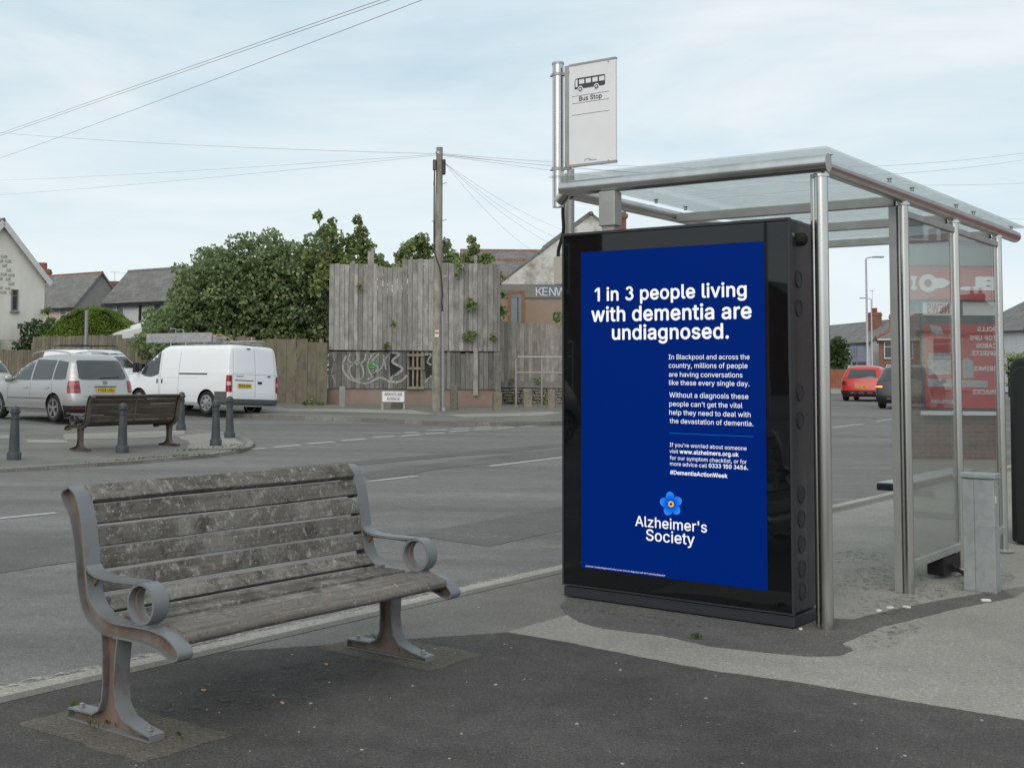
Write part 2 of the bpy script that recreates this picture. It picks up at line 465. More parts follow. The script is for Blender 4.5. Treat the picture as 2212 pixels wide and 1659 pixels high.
GLYPHS = {
' ': (188, []),
'#': (440, [[242,0,326,509,377,509,294,0],[10,140,19,192,400,192,391,140],[64,0,147,509,198,509,115,0],[40,316,49,368,429,368,421,316]]),
"'": (206, [[78,318,70,509,136,509,128,318]]),
',': (188, [[38,-119,68,71,137,71,84,-119]]),
'-': (453, [[337,244,337,188,114,188,114,244]]),
'.': (188, [[95,-4,78,-1,63,9,53,24,50,41,53,59,63,73,78,83,95,87,113,83,128,73,138,59,141,41,138,24,128,9,113,-1]]),
'0': (453, [[227,-7,174,1,130,24,95,62,69,113,53,178,48,254,53,330,69,395,95,447,130,484,174,508,227,516,279,508,323,484,358,447,384,395,400,330,405,254,400,178,384,113,359,62,323,24,279,1],[227,50,261,56,290,74,313,103,330,144,340,194,344,254,340,314,330,365,313,405,290,435,261,453,227,460,192,453,163,435,140,405,123,365,113,314,109,254,113,194,123,144,140,103,163,74,192,56]]),
'1': (330, [[256,509,256,0,192,0,192,448,189,448,66,358,66,427,178,509]]),
'2': (453, [[64,0,64,47,234,229,282,282,299,305,311,327,318,348,320,371,317,397,308,419,293,436,273,449,250,457,224,460,196,457,172,447,153,433,139,413,130,390,127,362,66,362,71,405,86,442,111,473,143,496,182,511,225,516,268,511,306,497,337,474,361,445,376,411,381,372,378,345,371,318,357,290,336,259,267,180,153,60,153,57,389,57,389,0]]),
'3': (430, [[82,427,102,463,134,491,172,510,215,516,258,510,296,491,328,463,348,427,357,386,352,345,335,307,306,276,269,254,227,245,222,304,246,310,268,322,284,339,294,360,297,383,292,406,280,426,262,442,240,452,215,456,190,452,168,442,150,426,138,406],[230,308,274,299,313,279,346,250,369,213,381,172,382,130,370,89,346,53,314,23,274,3,230,-6,185,-4,142,9,105,32,75,64,55,102,112,121,125,97,144,77,168,63,196,55,225,53,253,59,279,72,300,90,314,113,322,138,322,164,314,190,299,212,278,230,253,243,224,249]]),
'4': (453, [[40,105,40,158,247,509,311,509,109,166,109,163,413,163,413,105],[282,0,282,121,282,146,282,318,343,318,343,0]]),
'5': (453, [[221,-7,178,-2,140,11,108,32,83,60,66,93,60,130,122,130,127,108,138,89,154,73,173,60,196,52,221,50,250,53,276,64,298,82,314,104,324,131,328,162,324,193,314,221,297,244,275,262,248,273,218,277,192,275,167,268,145,258,128,246,67,253,96,509,366,509,366,452,151,452,134,301,136,301,155,315,178,325,203,331,229,334,263,330,294,321,321,306,345,285,364,260,379,231,388,199,391,163,385,117,369,76,343,41,309,15,268,-1]]),
'6': (453, [[226,-7,182,-1,142,15,109,40,84,74,69,115,64,162,68,199,80,239,102,285,137,340,252,509,322,509,151,261,145,261,154,275,165,288,179,299,196,307,214,312,235,314,278,309,316,295,346,271,370,240,384,201,389,157,384,112,368,73,343,39,310,14,271,-2],[226,48,254,52,279,63,299,79,314,101,324,128,327,157,324,187,314,213,299,235,279,251,254,262,226,265,198,262,174,252,153,235,138,214,128,188,125,158,128,128,138,102,153,79,174,63,198,52]]),
'7': (453, [[97,0,323,448,323,452,62,452,62,509,391,509,391,449,165,0]]),
'8': (453, [[226,-7,178,-2,136,11,101,33,74,62,57,96,52,135,55,166,65,195,81,220,101,241,125,256,153,265,153,267,119,282,93,308,76,342,70,380,75,417,90,450,114,477,146,498,184,511,226,516,269,511,306,498,337,477,361,450,377,417,382,380,376,342,359,308,333,282,300,267,300,265,327,256,351,241,372,220,387,195,397,166,401,135,395,96,378,62,352,33,317,11,275,-2],[226,49,258,52,285,60,307,74,323,91,333,113,337,139,333,165,322,189,305,208,283,223,256,232,226,235,196,232,169,223,147,208,130,189,119,165,115,139,119,113,129,91,145,74,167,60,195,52],[226,290,252,292,274,300,293,313,307,330,316,351,319,376,316,399,308,420,294,437,275,449,252,457,226,460,200,457,177,449,159,437,145,420,136,399,133,376,136,351,145,330,159,313,178,300,201,292]]),
'9': (453, [[226,516,271,510,310,494,343,468,368,434,384,393,389,347,385,309,373,270,350,224,315,168,200,0,130,0,301,248,307,248,299,234,287,221,273,210,257,202,238,196,218,195,175,199,137,214,106,237,83,269,68,307,64,352,69,397,85,436,110,469,143,494,182,510],[226,460,199,457,174,446,154,429,138,407,129,381,125,352,129,322,138,295,154,274,174,257,199,247,226,243,254,247,279,257,299,273,314,295,324,321,327,350,324,381,314,407,299,429,279,446,254,457]]),
'A': (480, [[16,0,201,509,276,509,463,0,395,0,287,302,264,372,232,478,245,478,213,371,191,302,85,0],[110,142,110,199,370,199,370,142]]),
'B': (456, [[60,0,60,509,241,509,289,504,329,491,359,469,381,442,394,410,398,374,395,344,387,320,373,301,356,286,336,275,315,267,315,262,339,257,363,245,385,227,402,203,414,173,418,136,413,100,400,67,377,39,344,18,301,4,247,0],[125,57,245,57,296,63,330,80,349,105,355,137,352,161,342,184,327,203,306,218,279,228,248,231,125,231],[125,285,238,285,265,288,288,296,308,309,323,326,333,348,336,372,330,403,313,429,283,446,240,452,125,452]]),
'C': (510, [[267,-7,205,1,150,25,104,63,70,115,48,179,40,254,48,329,70,393,104,445,150,484,205,508,267,516,305,513,340,504,373,490,402,471,427,447,448,418,463,385,473,348,408,348,401,373,389,395,375,413,357,428,337,440,315,449,292,454,267,456,223,450,184,432,150,403,125,364,109,314,103,254,109,194,125,145,151,105,184,76,223,59,267,53,292,55,315,60,337,69,357,81,375,96,389,114,401,136,408,160,473,160,463,124,448,91,428,62,402,38,373,19,341,5,305,-4]]),
'D': (502, [[219,0,96,0,96,57,215,57,272,63,318,81,354,110,379,149,394,198,399,255,394,312,379,361,354,399,320,428,275,446,221,452,93,452,93,509,225,509,294,501,353,478,377,461,399,441,418,418,433,391,455,329,462,255,455,181,433,119,417,92,398,68,376,48,351,31,291,8],[125,509,125,0,60,0,60,509]]),
'E': (419, [[60,0,60,509,372,509,372,452,125,452,125,286,355,286,355,229,125,229,125,57,375,57,375,0]]),
'F': (410, [[60,0,60,509,369,509,369,452,125,452,125,278,346,278,346,221,125,221,125,0]]),
'G': (520, [[269,-7,205,1,149,25,104,64,69,116,47,179,40,254,47,329,69,393,103,445,149,484,203,508,265,516,304,513,340,504,374,489,403,469,429,445,449,416,465,384,474,349,408,349,399,372,387,393,373,411,356,427,337,439,315,448,291,454,265,456,222,450,183,432,150,404,125,364,109,314,103,254,109,194,125,145,151,105,184,76,224,59,269,53,309,57,345,71,374,93,396,123,410,160,415,202,434,199,283,199,283,256,478,256,478,200,471,141,451,91,419,50,377,19,326,0]]),
'H': (517, [[60,0,60,509,125,509,125,289,392,289,392,509,457,509,457,0,392,0,392,232,125,232,125,0]]),
'I': (300, [[31,0,31,57,118,57,118,452,31,452,31,509,269,509,269,452,183,452,183,57,269,57,269,0]]),
'K': (467, [[104,145,104,216,139,261,174,303,212,344,364,509,448,509,231,276,228,276],[60,0,60,509,125,509,125,334,124,225,125,193,125,0],[372,0,188,259,228,309,449,0]]),
'L': (393, [[60,0,60,509,125,509,125,57,361,57,361,0]]),
'M': (628, [[60,0,60,509,152,509,277,187,287,159,299,123,311,84,322,49,307,49,318,83,330,121,342,158,352,187,476,509,568,509,568,0,504,0,504,291,504,327,505,369,506,413,507,457,513,457,498,409,482,363,467,322,456,291,342,0,286,0,170,291,159,321,145,361,129,408,112,457,119,457,120,416,121,372,122,328,122,291,122,0]]),
'N': (523, [[60,0,60,509,136,509,343,183,363,151,388,107,414,55,405,54,401,108,399,157,399,195,399,509,463,509,463,0,387,0,202,290,177,331,148,381,108,452,119,454,122,384,124,328,125,291,125,0]]),
'O': (533, [[267,-7,205,1,150,25,105,63,70,115,48,179,40,254,48,329,70,393,105,445,150,484,205,508,267,516,329,508,384,484,429,445,464,393,486,329,493,254,486,179,464,115,429,63,384,25,329,1],[267,53,310,59,349,76,383,105,408,144,425,194,430,254,425,314,408,365,383,404,349,433,310,450,267,456,223,450,184,433,151,404,125,364,109,314,103,254,109,194,125,144,151,105,184,76,223,59]]),
'P': (445, [[60,0,60,509,235,509,289,503,332,487,366,462,390,430,404,391,409,348,404,304,390,265,366,233,332,207,289,191,235,186,109,186,109,242,233,242,269,246,297,256,318,272,333,294,342,319,344,348,342,376,333,402,318,423,297,439,268,449,232,452,125,452,125,0]]),
'R': (449, [[60,0,60,509,236,509,290,504,333,489,367,465,390,433,405,395,409,352,405,309,390,271,367,240,333,217,289,203,236,198,96,198,96,255,234,255,269,258,298,267,319,281,334,300,342,324,345,352,342,380,334,405,319,425,298,440,269,449,233,452,125,452,125,0],[353,0,230,229,303,229,428,0]]),
'S': (447, [[224,-9,172,-4,128,9,91,31,64,60,46,96,38,137,104,137,110,110,123,88,142,71,166,59,194,52,224,49,257,52,286,60,311,74,329,92,341,114,346,139,342,161,332,179,316,193,296,205,245,222,184,239,128,260,86,289,71,307,60,326,54,348,52,372,58,413,75,448,102,476,138,498,180,511,227,516,275,511,316,498,351,476,377,449,394,415,401,378,337,378,326,412,302,437,267,453,225,459,194,456,167,448,145,435,129,418,118,398,115,376,119,352,131,334,148,319,169,308,212,293,264,279,312,264,336,252,359,238,379,220,395,198,405,171,408,139,403,99,386,64,360,34,323,11,278,-4]]),
'T': (449, [[32,452,32,509,417,509,417,452,257,452,257,0,193,0,193,452]]),
'U': (517, [[259,-8,203,-2,154,15,114,43,85,80,66,124,60,173,60,509,124,509,124,178,128,144,141,113,160,87,187,68,220,56,259,52,298,56,331,68,357,87,377,113,389,144,393,178,393,509,457,509,457,173,451,124,433,80,403,43,363,15,315,-2]]),
'V': (480, [[204,0,16,509,84,509,192,206,215,137,248,31,235,31,267,138,290,206,395,509,463,509,278,0]]),
'W': (686, [[155,0,16,509,82,509,163,196,175,145,187,94,197,40,189,40,200,94,211,145,224,196,306,509,380,509,462,196,474,145,486,94,497,40,488,40,499,94,510,145,523,196,603,509,670,509,530,0,455,0,368,323,351,391,336,475,350,475,335,395,318,323,230,0]]),
'Y': (472, [[203,0,203,208,16,509,91,509,192,344,222,292,250,230,224,230,251,293,280,344,381,509,455,509,268,208,268,0]]),
'a': (389, [[160,-9,126,-5,94,5,68,22,48,45,35,73,30,108,34,138,43,161,58,179,78,193,100,203,125,211,178,220,234,227,252,230,265,235,273,243,276,255,276,257,273,279,267,297,256,311,240,322,220,329,196,331,171,329,149,322,132,313,118,301,107,288,100,274,41,291,57,322,79,346,104,364,133,375,163,382,194,384,239,379,263,372,286,360,306,343,322,320,333,290,337,251,337,0,277,0,277,52,272,52,252,25,236,12,215,1,190,-6],[170,45,202,49,228,59,248,74,263,93,272,115,276,138,276,190,259,182,231,176,200,171,175,168,134,159,117,150,103,139,95,124,92,105,94,87,102,72,114,61,130,52,149,47]]),
'b': (424, [[229,-8,198,-5,172,4,153,17,138,31,118,59,112,59,112,0,53,0,53,509,114,509,114,319,118,319,137,346,152,360,171,373,197,381,229,384,274,378,313,361,345,332,370,293,385,245,390,189,385,133,370,84,346,45,313,16,274,-2],[220,47,253,51,279,66,301,88,316,117,325,151,328,189,325,227,316,261,301,290,280,311,253,325,220,330,188,325,161,312,140,291,125,263,116,229,113,189,116,150,125,115,140,86,162,65,188,51]]),
'c': (396, [[207,-8,159,-2,117,16,82,46,56,85,40,133,34,187,40,243,56,291,82,330,117,360,159,378,207,384,234,383,260,377,284,368,305,356,324,341,340,322,353,301,362,277,303,262,290,289,270,311,242,325,207,330,173,325,145,310,124,287,108,258,99,224,96,187,99,151,108,117,124,89,145,66,173,51,207,46,243,52,271,66,292,89,304,117,363,102,354,78,341,56,325,37,306,21,285,9,261,-1,235,-6]]),
'd': (424, [[195,-8,151,-2,111,16,79,45,55,84,39,133,34,189,39,245,55,293,79,332,112,361,151,378,196,384,228,381,253,373,272,360,287,346,306,319,311,319,311,509,372,509,372,0,313,0,313,59,307,59,287,31,272,17,252,4,227,-5],[205,47,236,51,263,65,284,86,299,115,309,150,312,189,309,229,300,263,284,291,263,312,237,325,205,330,172,325,145,311,124,290,108,261,99,227,96,189,99,151,109,117,124,88,145,66,172,51]]),
'e': (404, [[212,-8,161,-2,117,16,82,46,56,85,40,132,34,187,39,242,55,290,81,329,115,359,157,378,205,384,236,382,266,374,294,361,319,341,341,315,357,282,368,242,371,194,371,169,75,169,75,221,338,221,310,202,307,237,298,269,283,294,263,314,237,326,205,330,173,326,146,313,125,294,109,270,99,241,96,211,96,178,100,139,110,106,128,80,151,61,179,50,212,46,234,48,254,53,271,61,285,73,297,88,306,105,365,91,353,63,335,39,311,19,283,4,249,-5]]),
'f': (254, [[228,379,228,327,6,327,6,379],[81,0,81,432,84,461,96,486,113,505,135,519,161,527,187,530,222,527,243,521,227,468,215,472,195,474,171,470,154,460,145,443,142,419,142,0]]),
'g': (425, [[207,-151,168,-148,134,-140,105,-127,82,-110,64,-91,51,-69,101,-41,122,-66,136,-78,154,-88,178,-95,207,-97,249,-92,282,-75,295,-62,304,-47,310,-28,311,-6,311,68,306,68,287,41,272,28,252,16,227,8,195,5,152,10,113,27,80,53,55,90,39,136,34,191,39,246,55,293,80,332,112,361,152,378,196,384,228,382,253,373,273,360,288,346,308,319,313,319,313,379,372,379,372,-9,367,-54,350,-90,324,-117,291,-136,251,-147],[205,59,237,63,264,75,285,95,300,121,309,154,312,193,309,231,300,264,285,291,264,312,237,325,205,330,172,325,145,312,124,290,109,262,99,229,96,193,99,155,109,123,124,96,145,76,172,63]]),
'h': (410, [[114,227,114,0,53,0,53,509,114,509,114,287,102,287,124,332,152,362,187,379,227,384,264,380,295,369,321,349,341,321,353,285,357,240,357,0,296,0,296,235,290,275,273,304,246,323,210,329,184,326,161,317,141,303,126,283,117,257]]),
'i': (167, [[53,0,53,379,114,379,114,0],[84,443,67,446,54,455,44,468,41,483,44,499,54,512,67,521,84,524,100,521,114,512,123,499,126,483,123,468,114,455,100,446]]),
'j': (167, [[53,379,114,379,114,-30,111,-63,102,-90,86,-113,65,-129,37,-139,4,-143,-10,-143,-10,-87,2,-87,25,-83,40,-72,50,-54,53,-29],[83,443,67,446,53,455,44,468,41,483,44,499,53,512,67,521,83,524,100,521,114,512,123,499,126,483,123,468,114,455,100,446]]),
'k': (381, [[110,137,110,212,121,212,284,379,360,379,184,199,177,199],[53,0,53,509,114,509,114,0],[294,0,148,186,191,229,372,0]]),
'l': (189, [[139,-2,101,3,74,20,58,47,53,84,53,509,114,509,114,99,115,77,120,62,130,54,146,52,160,53,170,54,181,3,162,-1]]),
'm': (610, [[53,0,53,379,112,379,112,295,108,295,118,323,132,346,151,363,172,376,195,384,219,386,257,380,287,361,309,331,321,295,312,295,322,321,337,343,357,361,381,375,407,383,437,386,468,383,497,372,522,354,541,328,553,296,557,255,557,0,496,0,496,254,490,289,473,313,447,326,419,330,395,328,374,320,358,307,345,290,338,270,335,247,335,0,274,0,274,260,269,288,253,311,229,326,199,330,178,328,158,320,140,307,126,289,117,266,114,238,114,0]]),
'n': (410, [[114,227,114,0,53,0,53,379,112,379,112,287,102,287,124,332,152,362,187,379,227,384,264,380,295,369,321,349,341,321,353,285,357,240,357,0,296,0,296,235,290,275,273,304,246,323,210,329,184,326,161,317,141,303,126,283,117,257]]),
'o': (415, [[207,-8,159,-2,117,16,82,46,56,85,40,133,34,187,40,243,56,291,82,330,117,360,159,378,207,384,256,378,299,360,333,330,359,291,376,243,381,187,376,133,359,85,333,46,299,16,256,-2],[207,46,242,51,270,66,292,89,307,117,316,151,319,187,316,224,307,258,292,287,270,310,242,325,207,330,173,325,145,310,124,287,108,258,99,224,96,187,99,151,108,117,124,89,145,66,173,51]]),
'p': (424, [[53,-143,53,379,112,379,112,319,118,319,137,346,152,360,171,373,197,381,229,384,274,378,313,361,345,332,370,293,385,245,390,189,385,133,370,84,346,45,313,16,274,-2,229,-8,198,-5,173,4,153,17,138,31,118,59,114,59,114,-143],[220,47,253,51,279,66,301,88,316,117,325,151,328,189,325,227,316,261,301,290,280,311,253,325,220,330,188,325,161,312,140,291,125,263,116,229,113,189,116,150,125,115,140,86,162,65,188,51]]),
'r': (259, [[53,0,53,379,112,379,112,321,115,321,130,347,152,367,181,380,213,385,229,384,243,384,243,322,230,324,207,326,182,323,159,315,140,301,126,284,117,262,114,237,114,0]]),
's': (365, [[182,-8,145,-5,112,3,84,18,62,38,45,63,36,94,94,107,105,79,124,60,150,49,181,45,217,50,244,62,262,81,268,103,265,121,254,136,237,147,212,155,149,170,104,186,72,208,53,237,47,274,51,305,65,332,87,354,115,370,149,381,187,384,223,381,254,372,279,358,299,339,314,316,324,290,268,277,258,298,243,316,219,328,187,333,156,329,131,317,114,299,109,277,112,258,124,243,144,232,172,223,229,209,275,194,306,171,325,142,331,107,326,75,312,47,290,24,260,6,223,-5]]),
't': (227, [[204,379,204,327,6,327,6,379],[65,471,126,471,126,98,128,76,136,61,150,53,170,50,185,51,202,54,213,2,192,-3,168,-4,125,2,92,21,72,52,65,93]]),
'u': (410, [[182,-5,146,-1,115,11,89,31,69,59,57,95,53,139,53,379,114,379,114,144,119,105,137,75,164,56,200,50,226,53,249,62,268,77,283,97,293,122,296,153,296,379,357,379,357,0,298,0,298,92,307,92,286,47,257,17,222,0]]),
'v': (389, [[163,0,17,379,84,379,165,155,187,87,206,21,184,21,203,87,224,155,305,379,371,379,226,0]]),
'w': (567, [[138,0,23,379,87,379,170,90,252,379,316,379,398,90,480,379,545,379,429,0,368,0,284,285,199,0]]),
'y': (389, [[47,-139,61,-86,71,-87,88,-90,104,-89,118,-84,130,-74,141,-58,151,-36,163,-1,17,379,84,379,165,155,187,87,206,21,184,21,202,87,224,155,305,379,371,379,204,-58,191,-85,177,-107,159,-124,139,-136,117,-143,91,-145,65,-143]]),
'z': (380, [[42,0,42,46,254,323,48,323,48,379,333,379,333,331,126,56,339,56,339,0]]),
}

_tc = {}
def text_data(s, bold=0., spacing=0.):
    """flat lettering as vertices/faces, baseline at y 0, left edge at x 0"""
    key = (s, bold, spacing)
    if key in _tc: return _tc[key]
    layers = {}
    x = 0
    for ch in s:
        adv, cons = GLYPHS[ch]
        areas = []
        for c_ in cons:
            q = np.array(c_, float).reshape(-1, 2)
            areas.append(((q[:, 0] * np.roll(q[:, 1], -1) - np.roll(q[:, 0], -1) * q[:, 1]).sum() / 2, q))
        sg = 1 if areas and max(areas, key=lambda a: abs(a[0]))[0] > 0 else -1
        outers = [q for a, q in areas if a * sg > 0]
        for a, q in areas:
            if a * sg > 0:
                k = [i for i, o_ in enumerate(outers) if o_ is q][0]
            else:
                c0 = q.mean(0)
                ks = [i for i, o_ in enumerate(outers) if (o_.min(0) <= c0).all() and (c0 <= o_.max(0)).all()]
                k = ks[0] if ks else 0
            layers.setdefault(k, []).append((q + [x, 0]) / 1000)
        x += adv + spacing * 1000 + bold * 800
    V_, F_ = [], []
    lay = list(layers.items())
    if bold:      # heavier weight: the same outline laid down again a little to each side
        lay = [(k + 4 * j, [q + np.array([math.cos(a), math.sin(a)]) * bold for q in polys]) for k, polys in lay for j, a in enumerate(np.arange(8) * math.pi / 4)]
    for k, polys in lay:
        cu = bpy.data.curves.new('t', 'CURVE')
        cu.dimensions = '2D'; cu.fill_mode = 'BOTH'
        for q in polys:
            sp_ = cu.splines.new('POLY')
            sp_.points.add(len(q) - 1)
            for i in range(len(q)):
                sp_.points[i].co = (q[i, 0], q[i, 1], 0, 1)
            sp_.use_cyclic_u = True
        ob = bpy.data.objects.new('t', cu)
        COL.objects.link(ob)
        me = bpy.data.meshes.new_from_object(ob)
        n0 = len(V_)
        V_ += [(v.co[0], v.co[1], k) for v in me.vertices]
        F_ += [tuple(i + n0 for i in p.vertices) for p in me.polygons]
        bpy.data.objects.remove(ob); bpy.data.curves.remove(cu); bpy.data.meshes.remove(me)
    vs = np.array(V_)
    vs[:, 0] -= vs[:, 0].min()
    _tc[key] = (vs, F_)
    return vs, F_

def text_on(name, s, mat, parent, org, xd, yd, width=None, height=None, bold=0., spacing=0., center=False):
    """text whose baseline starts at org, running along xd, up along yd"""
    vs, fs = text_data(s, bold, spacing)
    w = vs[:, 0].max()
    sc = width / w if width else height / .517
    sy = (height / .517) if height else sc
    sx = sc if width else sy
    org, xd, yd = Vector(org), Vector(xd), Vector(yd)
    if center: org = org - xd * (w * sx / 2)
    nd = xd.cross(yd)
    pts = [tuple(org + xd * (a * sx) + yd * (b * sy) + nd * (.00006 * k)) for a, b, k in vs]
    me = bpy.data.meshes.new(name)
    me.from_pydata(pts, [], fs)
    return link(name, me, mat, parent)

# ============================================================ materials
M = {}
M['road'] = asphalt('road_asphalt', (.142, .138, .131, 1), (.235, .228, .216, 1), .3, 140, stretch=True)
M['road_dark'] = asphalt('road_patch', (.105, .101, .094, 1), (.18, .174, .162, 1), .2, 140)
M['pave'] = asphalt('pavement_worn', (.135, .13, .118, 1), (.235, .225, .205, 1), .25, 150, .05)
M['pave_dark'] = asphalt('pavement_dark', (.056, .053, .049, 1), (.118, .113, .104, 1), .42, 130, .3)
M['pave_mid'] = asphalt('pavement_patch', (.09, .086, .079, 1), (.16, .153, .142, 1), .3, 130, .1)
M['pave_light'] = asphalt('pavement_light', (.235, .222, .197, 1), (.34, .323, .29, 1), .2, 150, .0)
M['foot'] = asphalt('concrete_footing', (.095, .085, .07, 1), (.165, .15, .125, 1), .4, 90)
M['kerb'] = asphalt('kerb_pale', (.32, .30, .265, 1), (.43, .405, .365, 1), .3, 60)
M['kerb_grey'] = asphalt('kerb_grey', (.19, .185, .175, 1), (.29, .28, .265, 1), .3, 60)
def flakes(name, c, cover=.5, sc=14):
    n = NT(name)
    v = n.coord(kind='World')
    q = n.noise(v, sc, 7, .8)
    n.set(color=n.mix(n.noise(v, 60, 3), c, tuple(x * .8 for x in c[:3]) + (1,)), rough=.85)
    tr = n.n('BsdfTransparent'); mx = n.n('MixShader')
    n.l(n.ramp(q, [(1 - cover - .08, G_(0)), (1 - cover + .06, G_(.9))]), mx.inputs[0])
    n.l(tr.outputs[0], mx.inputs[1]); n.l(n.p.outputs[0], mx.inputs[2]); n.l(mx.outputs[0], n.out.inputs[0])
    return n.m
M['line'] = flakes('road_paint', G_(.52), .62)
M['line_faint'] = flakes('road_paint_faint', (.40, .37, .31, 1), .42)
M['gutter'] = flakes('gutter_paint', (.50, .47, .42, 1), .45, 16)
M['orange'] = flakes('orange_survey_paint', (.55, .16, .06, 1), .45)
M['dirtpatch'] = flakes('dirt_stain', (.085, .078, .066, 1), .40, 17)

# ============================================================ ground
def clip_cells(poly, ys):
    bm = bmesh.new()
    f = bm.faces.new([bm.verts.new((p[0], p[1], 0)) for p in poly])
    for y in ys:
        g = bm.verts[:] + bm.edges[:] + bm.faces[:]
        bmesh.ops.bisect_plane(bm, geom=g, plane_co=(0, y, 0), plane_no=(0, 1, 0))
    return bm
YS = [20, 24, 29, 34, 45, 60, 100, 400]
def slab(name, poly_uv, dz, mat, skirt=.14, parent=None, kind=None, isxy=False):
    pts = [(p[0], p[1]) if isxy else tuple(xy(p[0], p[1], 0))[:2] for p in poly_uv]
    bm = clip_cells(pts, YS)
    for v in bm.verts:
        v.co.z = T(v.co.y) + dz
    if skirt:
        be = [e for e in bm.edges if e.is_boundary]
        r_ = bmesh.ops.extrude_edge_only(bm, edges=be)
        for v in [x for x in r_['geom'] if isinstance(x, bmesh.types.BMVert)]:
            v.co.z -= skirt
    bmesh.ops.recalc_face_normals(bm, faces=bm.faces)
    me = bpy.data.meshes.new(name); bm.to_mesh(me); bm.free()
    o = link(name, me, mat, parent)
    if kind: o['kind'] = kind
    return o

def rough_edge(pts, step=.12, amp=.015, closed=True):
    out = []
    n = len(pts)
    for i in range(n if closed else n - 1):
        a = Vector(pts[i]); b = Vector(pts[(i + 1) % n]); L = (b - a).length
        k = max(1, int(L / step)) if L < 12 else 1
        for j in range(k):
            p = a.lerp(b, j / k)
            if 0 < j: p = p + Vector((rnd.uniform(-amp, amp), rnd.uniform(-amp, amp)))
            out.append(tuple(p))
    return out

road = slab('road', [(-900, -500), (900, -500), (900, 1500), (-900, 1500)], -.06, M['road'], 0, kind='structure', isxy=True)
pave = slab('pavement', [(-60, -60), (150, -60), (150, 4.95), (-60, 4.95)], 0, M['pave'], kind='structure')
tag(pave, 'worn grey pavement around the bench and bus shelter')
# the lighter concrete, the dark resurfaced strip in front and the dark trench fill round the kiosk
light_lo = [(6.034, 4.004), (6.036, 3.609), (5.976, 3.001), (5.958, 2.729), (6.020, 2.301), (6.018, 1.768), (6.029, 1.311)]
light_hi = [(6.703, 4.008), (6.550, 3.834), (6.482, 3.634), (6.537, 3.282), (6.461, 2.958), (6.508, 2.733), (6.577, 2.473), (6.713, 2.345), (6.901, 2.336), (7.022, 2.438), (7.589, 2.424), (8.471, 2.259), (9.273, 2.053)]
slab('pavement_patch', rough_edge([(-12, 4.86), (4.6, 4.86)] + light_lo + [(8, -12), (-12, -12)], .045, .006), .0016, M['pave_dark'], .0014, kind='structure')
slab('pavement_patch', rough_edge(light_lo + [(8.0, -12), (40, -12), (40, 2.2)] + light_hi[::-1], .045, .007), .0032, M['pave_light'], .0030, kind='structure')
dark_in = [(7.702, 2.716), (7.760, 2.620), (8.210, 2.547), (8.771, 2.413), (9.259, 2.267), (9.516, 2.190)]
dark = light_hi[:-1] + [(9.273, 2.053)] + dark_in[::-1] + [(7.5, 3.2), (7.55, 4.42), (6.929, 4.196)]
slab('pavement_patch', rough_edge(dark, .045, .008), .0048, M['pave_mid'], .0046, kind='structure')
slab('pavement_patch', rough_edge([(7.62, 4.5), (7.62, 2.72), (7.760, 2.620), (8.210, 2.547), (8.771, 2.413), (9.259, 2.267), (10.2, 2.0), (40, 2.0), (40, 4.7), (12, 4.75)], .1, .008), .0034, M['pave_light'], .003, kind='structure')
for (u, v, a, b) in ((9.0, 2.62, .34, .2), (8.3, 2.6, .5, .16), (9.9, 2.4, .6, .22), (4.3, 4.15, .85, .32), (9.5, 3.0, .7, .3), (8.6, 3.2, .5, .25), (10.4, 3.5, .6, .25), (7.4, 2.3, .5, .12), (6.9, 3.6, .12, .5)):
    pl = [(u + a * math.cos(t) * rnd.uniform(.7, 1.1), v + b * math.sin(t) * rnd.uniform(.7, 1.1)) for t in np.linspace(0, 6.28, 15)[:-1]]
    slab('dirt_stain', pl, .0075, M['dirtpatch'], 0, parent=pave)

def kerb_run(parent, pts_uv, w=.14, L=.915, top=.0, mat=None, jit=.004, flip=1):
    """stones laid end to end along a line; each one its own object"""
    P = [Vector(p) for p in pts_uv]
    seg = [(P[i + 1] - P[i]).length for i in range(len(P) - 1)]
    tot = sum(seg)
    def at(d):
        for i, s_ in enumerate(seg):
            if d <= s_ or i == len(seg) - 1:
                return P[i] + (P[i + 1] - P[i]) * (d / s_)
            d -= s_
    d = 0; cache = {}
    while d < tot - .2:
        e = min(d + L, tot)
        a, b = at(d + .004), at(e - .004)
        A, B = xy(a.x, a.y), xy(b.x, b.y)
        ln = round((B - A).length, 2)
        if ln not in cache:
            mb = MB().box(0, ln, 0, w * flip, -.2, top)
            cache[ln] = mb.mesh('kerbstone')
            setmat(cache[ln], mat)
        o = bpy.data.objects.new('kerbstone', cache[ln]); COL.objects.link(o)
        dv = B - A
        o.location = A + Vector((0, 0, rnd.uniform(-jit, 0)))
        o.rotation_euler = (0, -math.atan2(dv.z, math.hypot(dv.x, dv.y)), math.atan2(dv.y, dv.x) + rnd.uniform(-.002, .002))
        bv = o.modifiers.new('b', 'BEVEL'); bv.width = .012; bv.segments = 2
        o.parent = parent
        d = e
kerb_run(pave, [(-6, 4.952), (62, 4.952)], .135, .915, .001, M['kerb'])
slab('kerb_gutter', rough_edge([(-6, 5.09), (12, 5.09), (12, 5.22), (9, 5.28), (5, 5.30), (3, 5.36), (-6, 5.36)], .07, .03), -.054, M['gutter'], 0, parent=road)
slab('kerb_gutter', [(12, 5.09), (50, 5.09), (50, 5.22), (12, 5.22)], -.054, M['line_faint'], 0, parent=road)
slab('kerb_backing', rough_edge([(-6, 4.86), (60, 4.86), (60, 4.951), (-6, 4.951)], .2, .0), .003, M['pave'], 0, parent=pave)

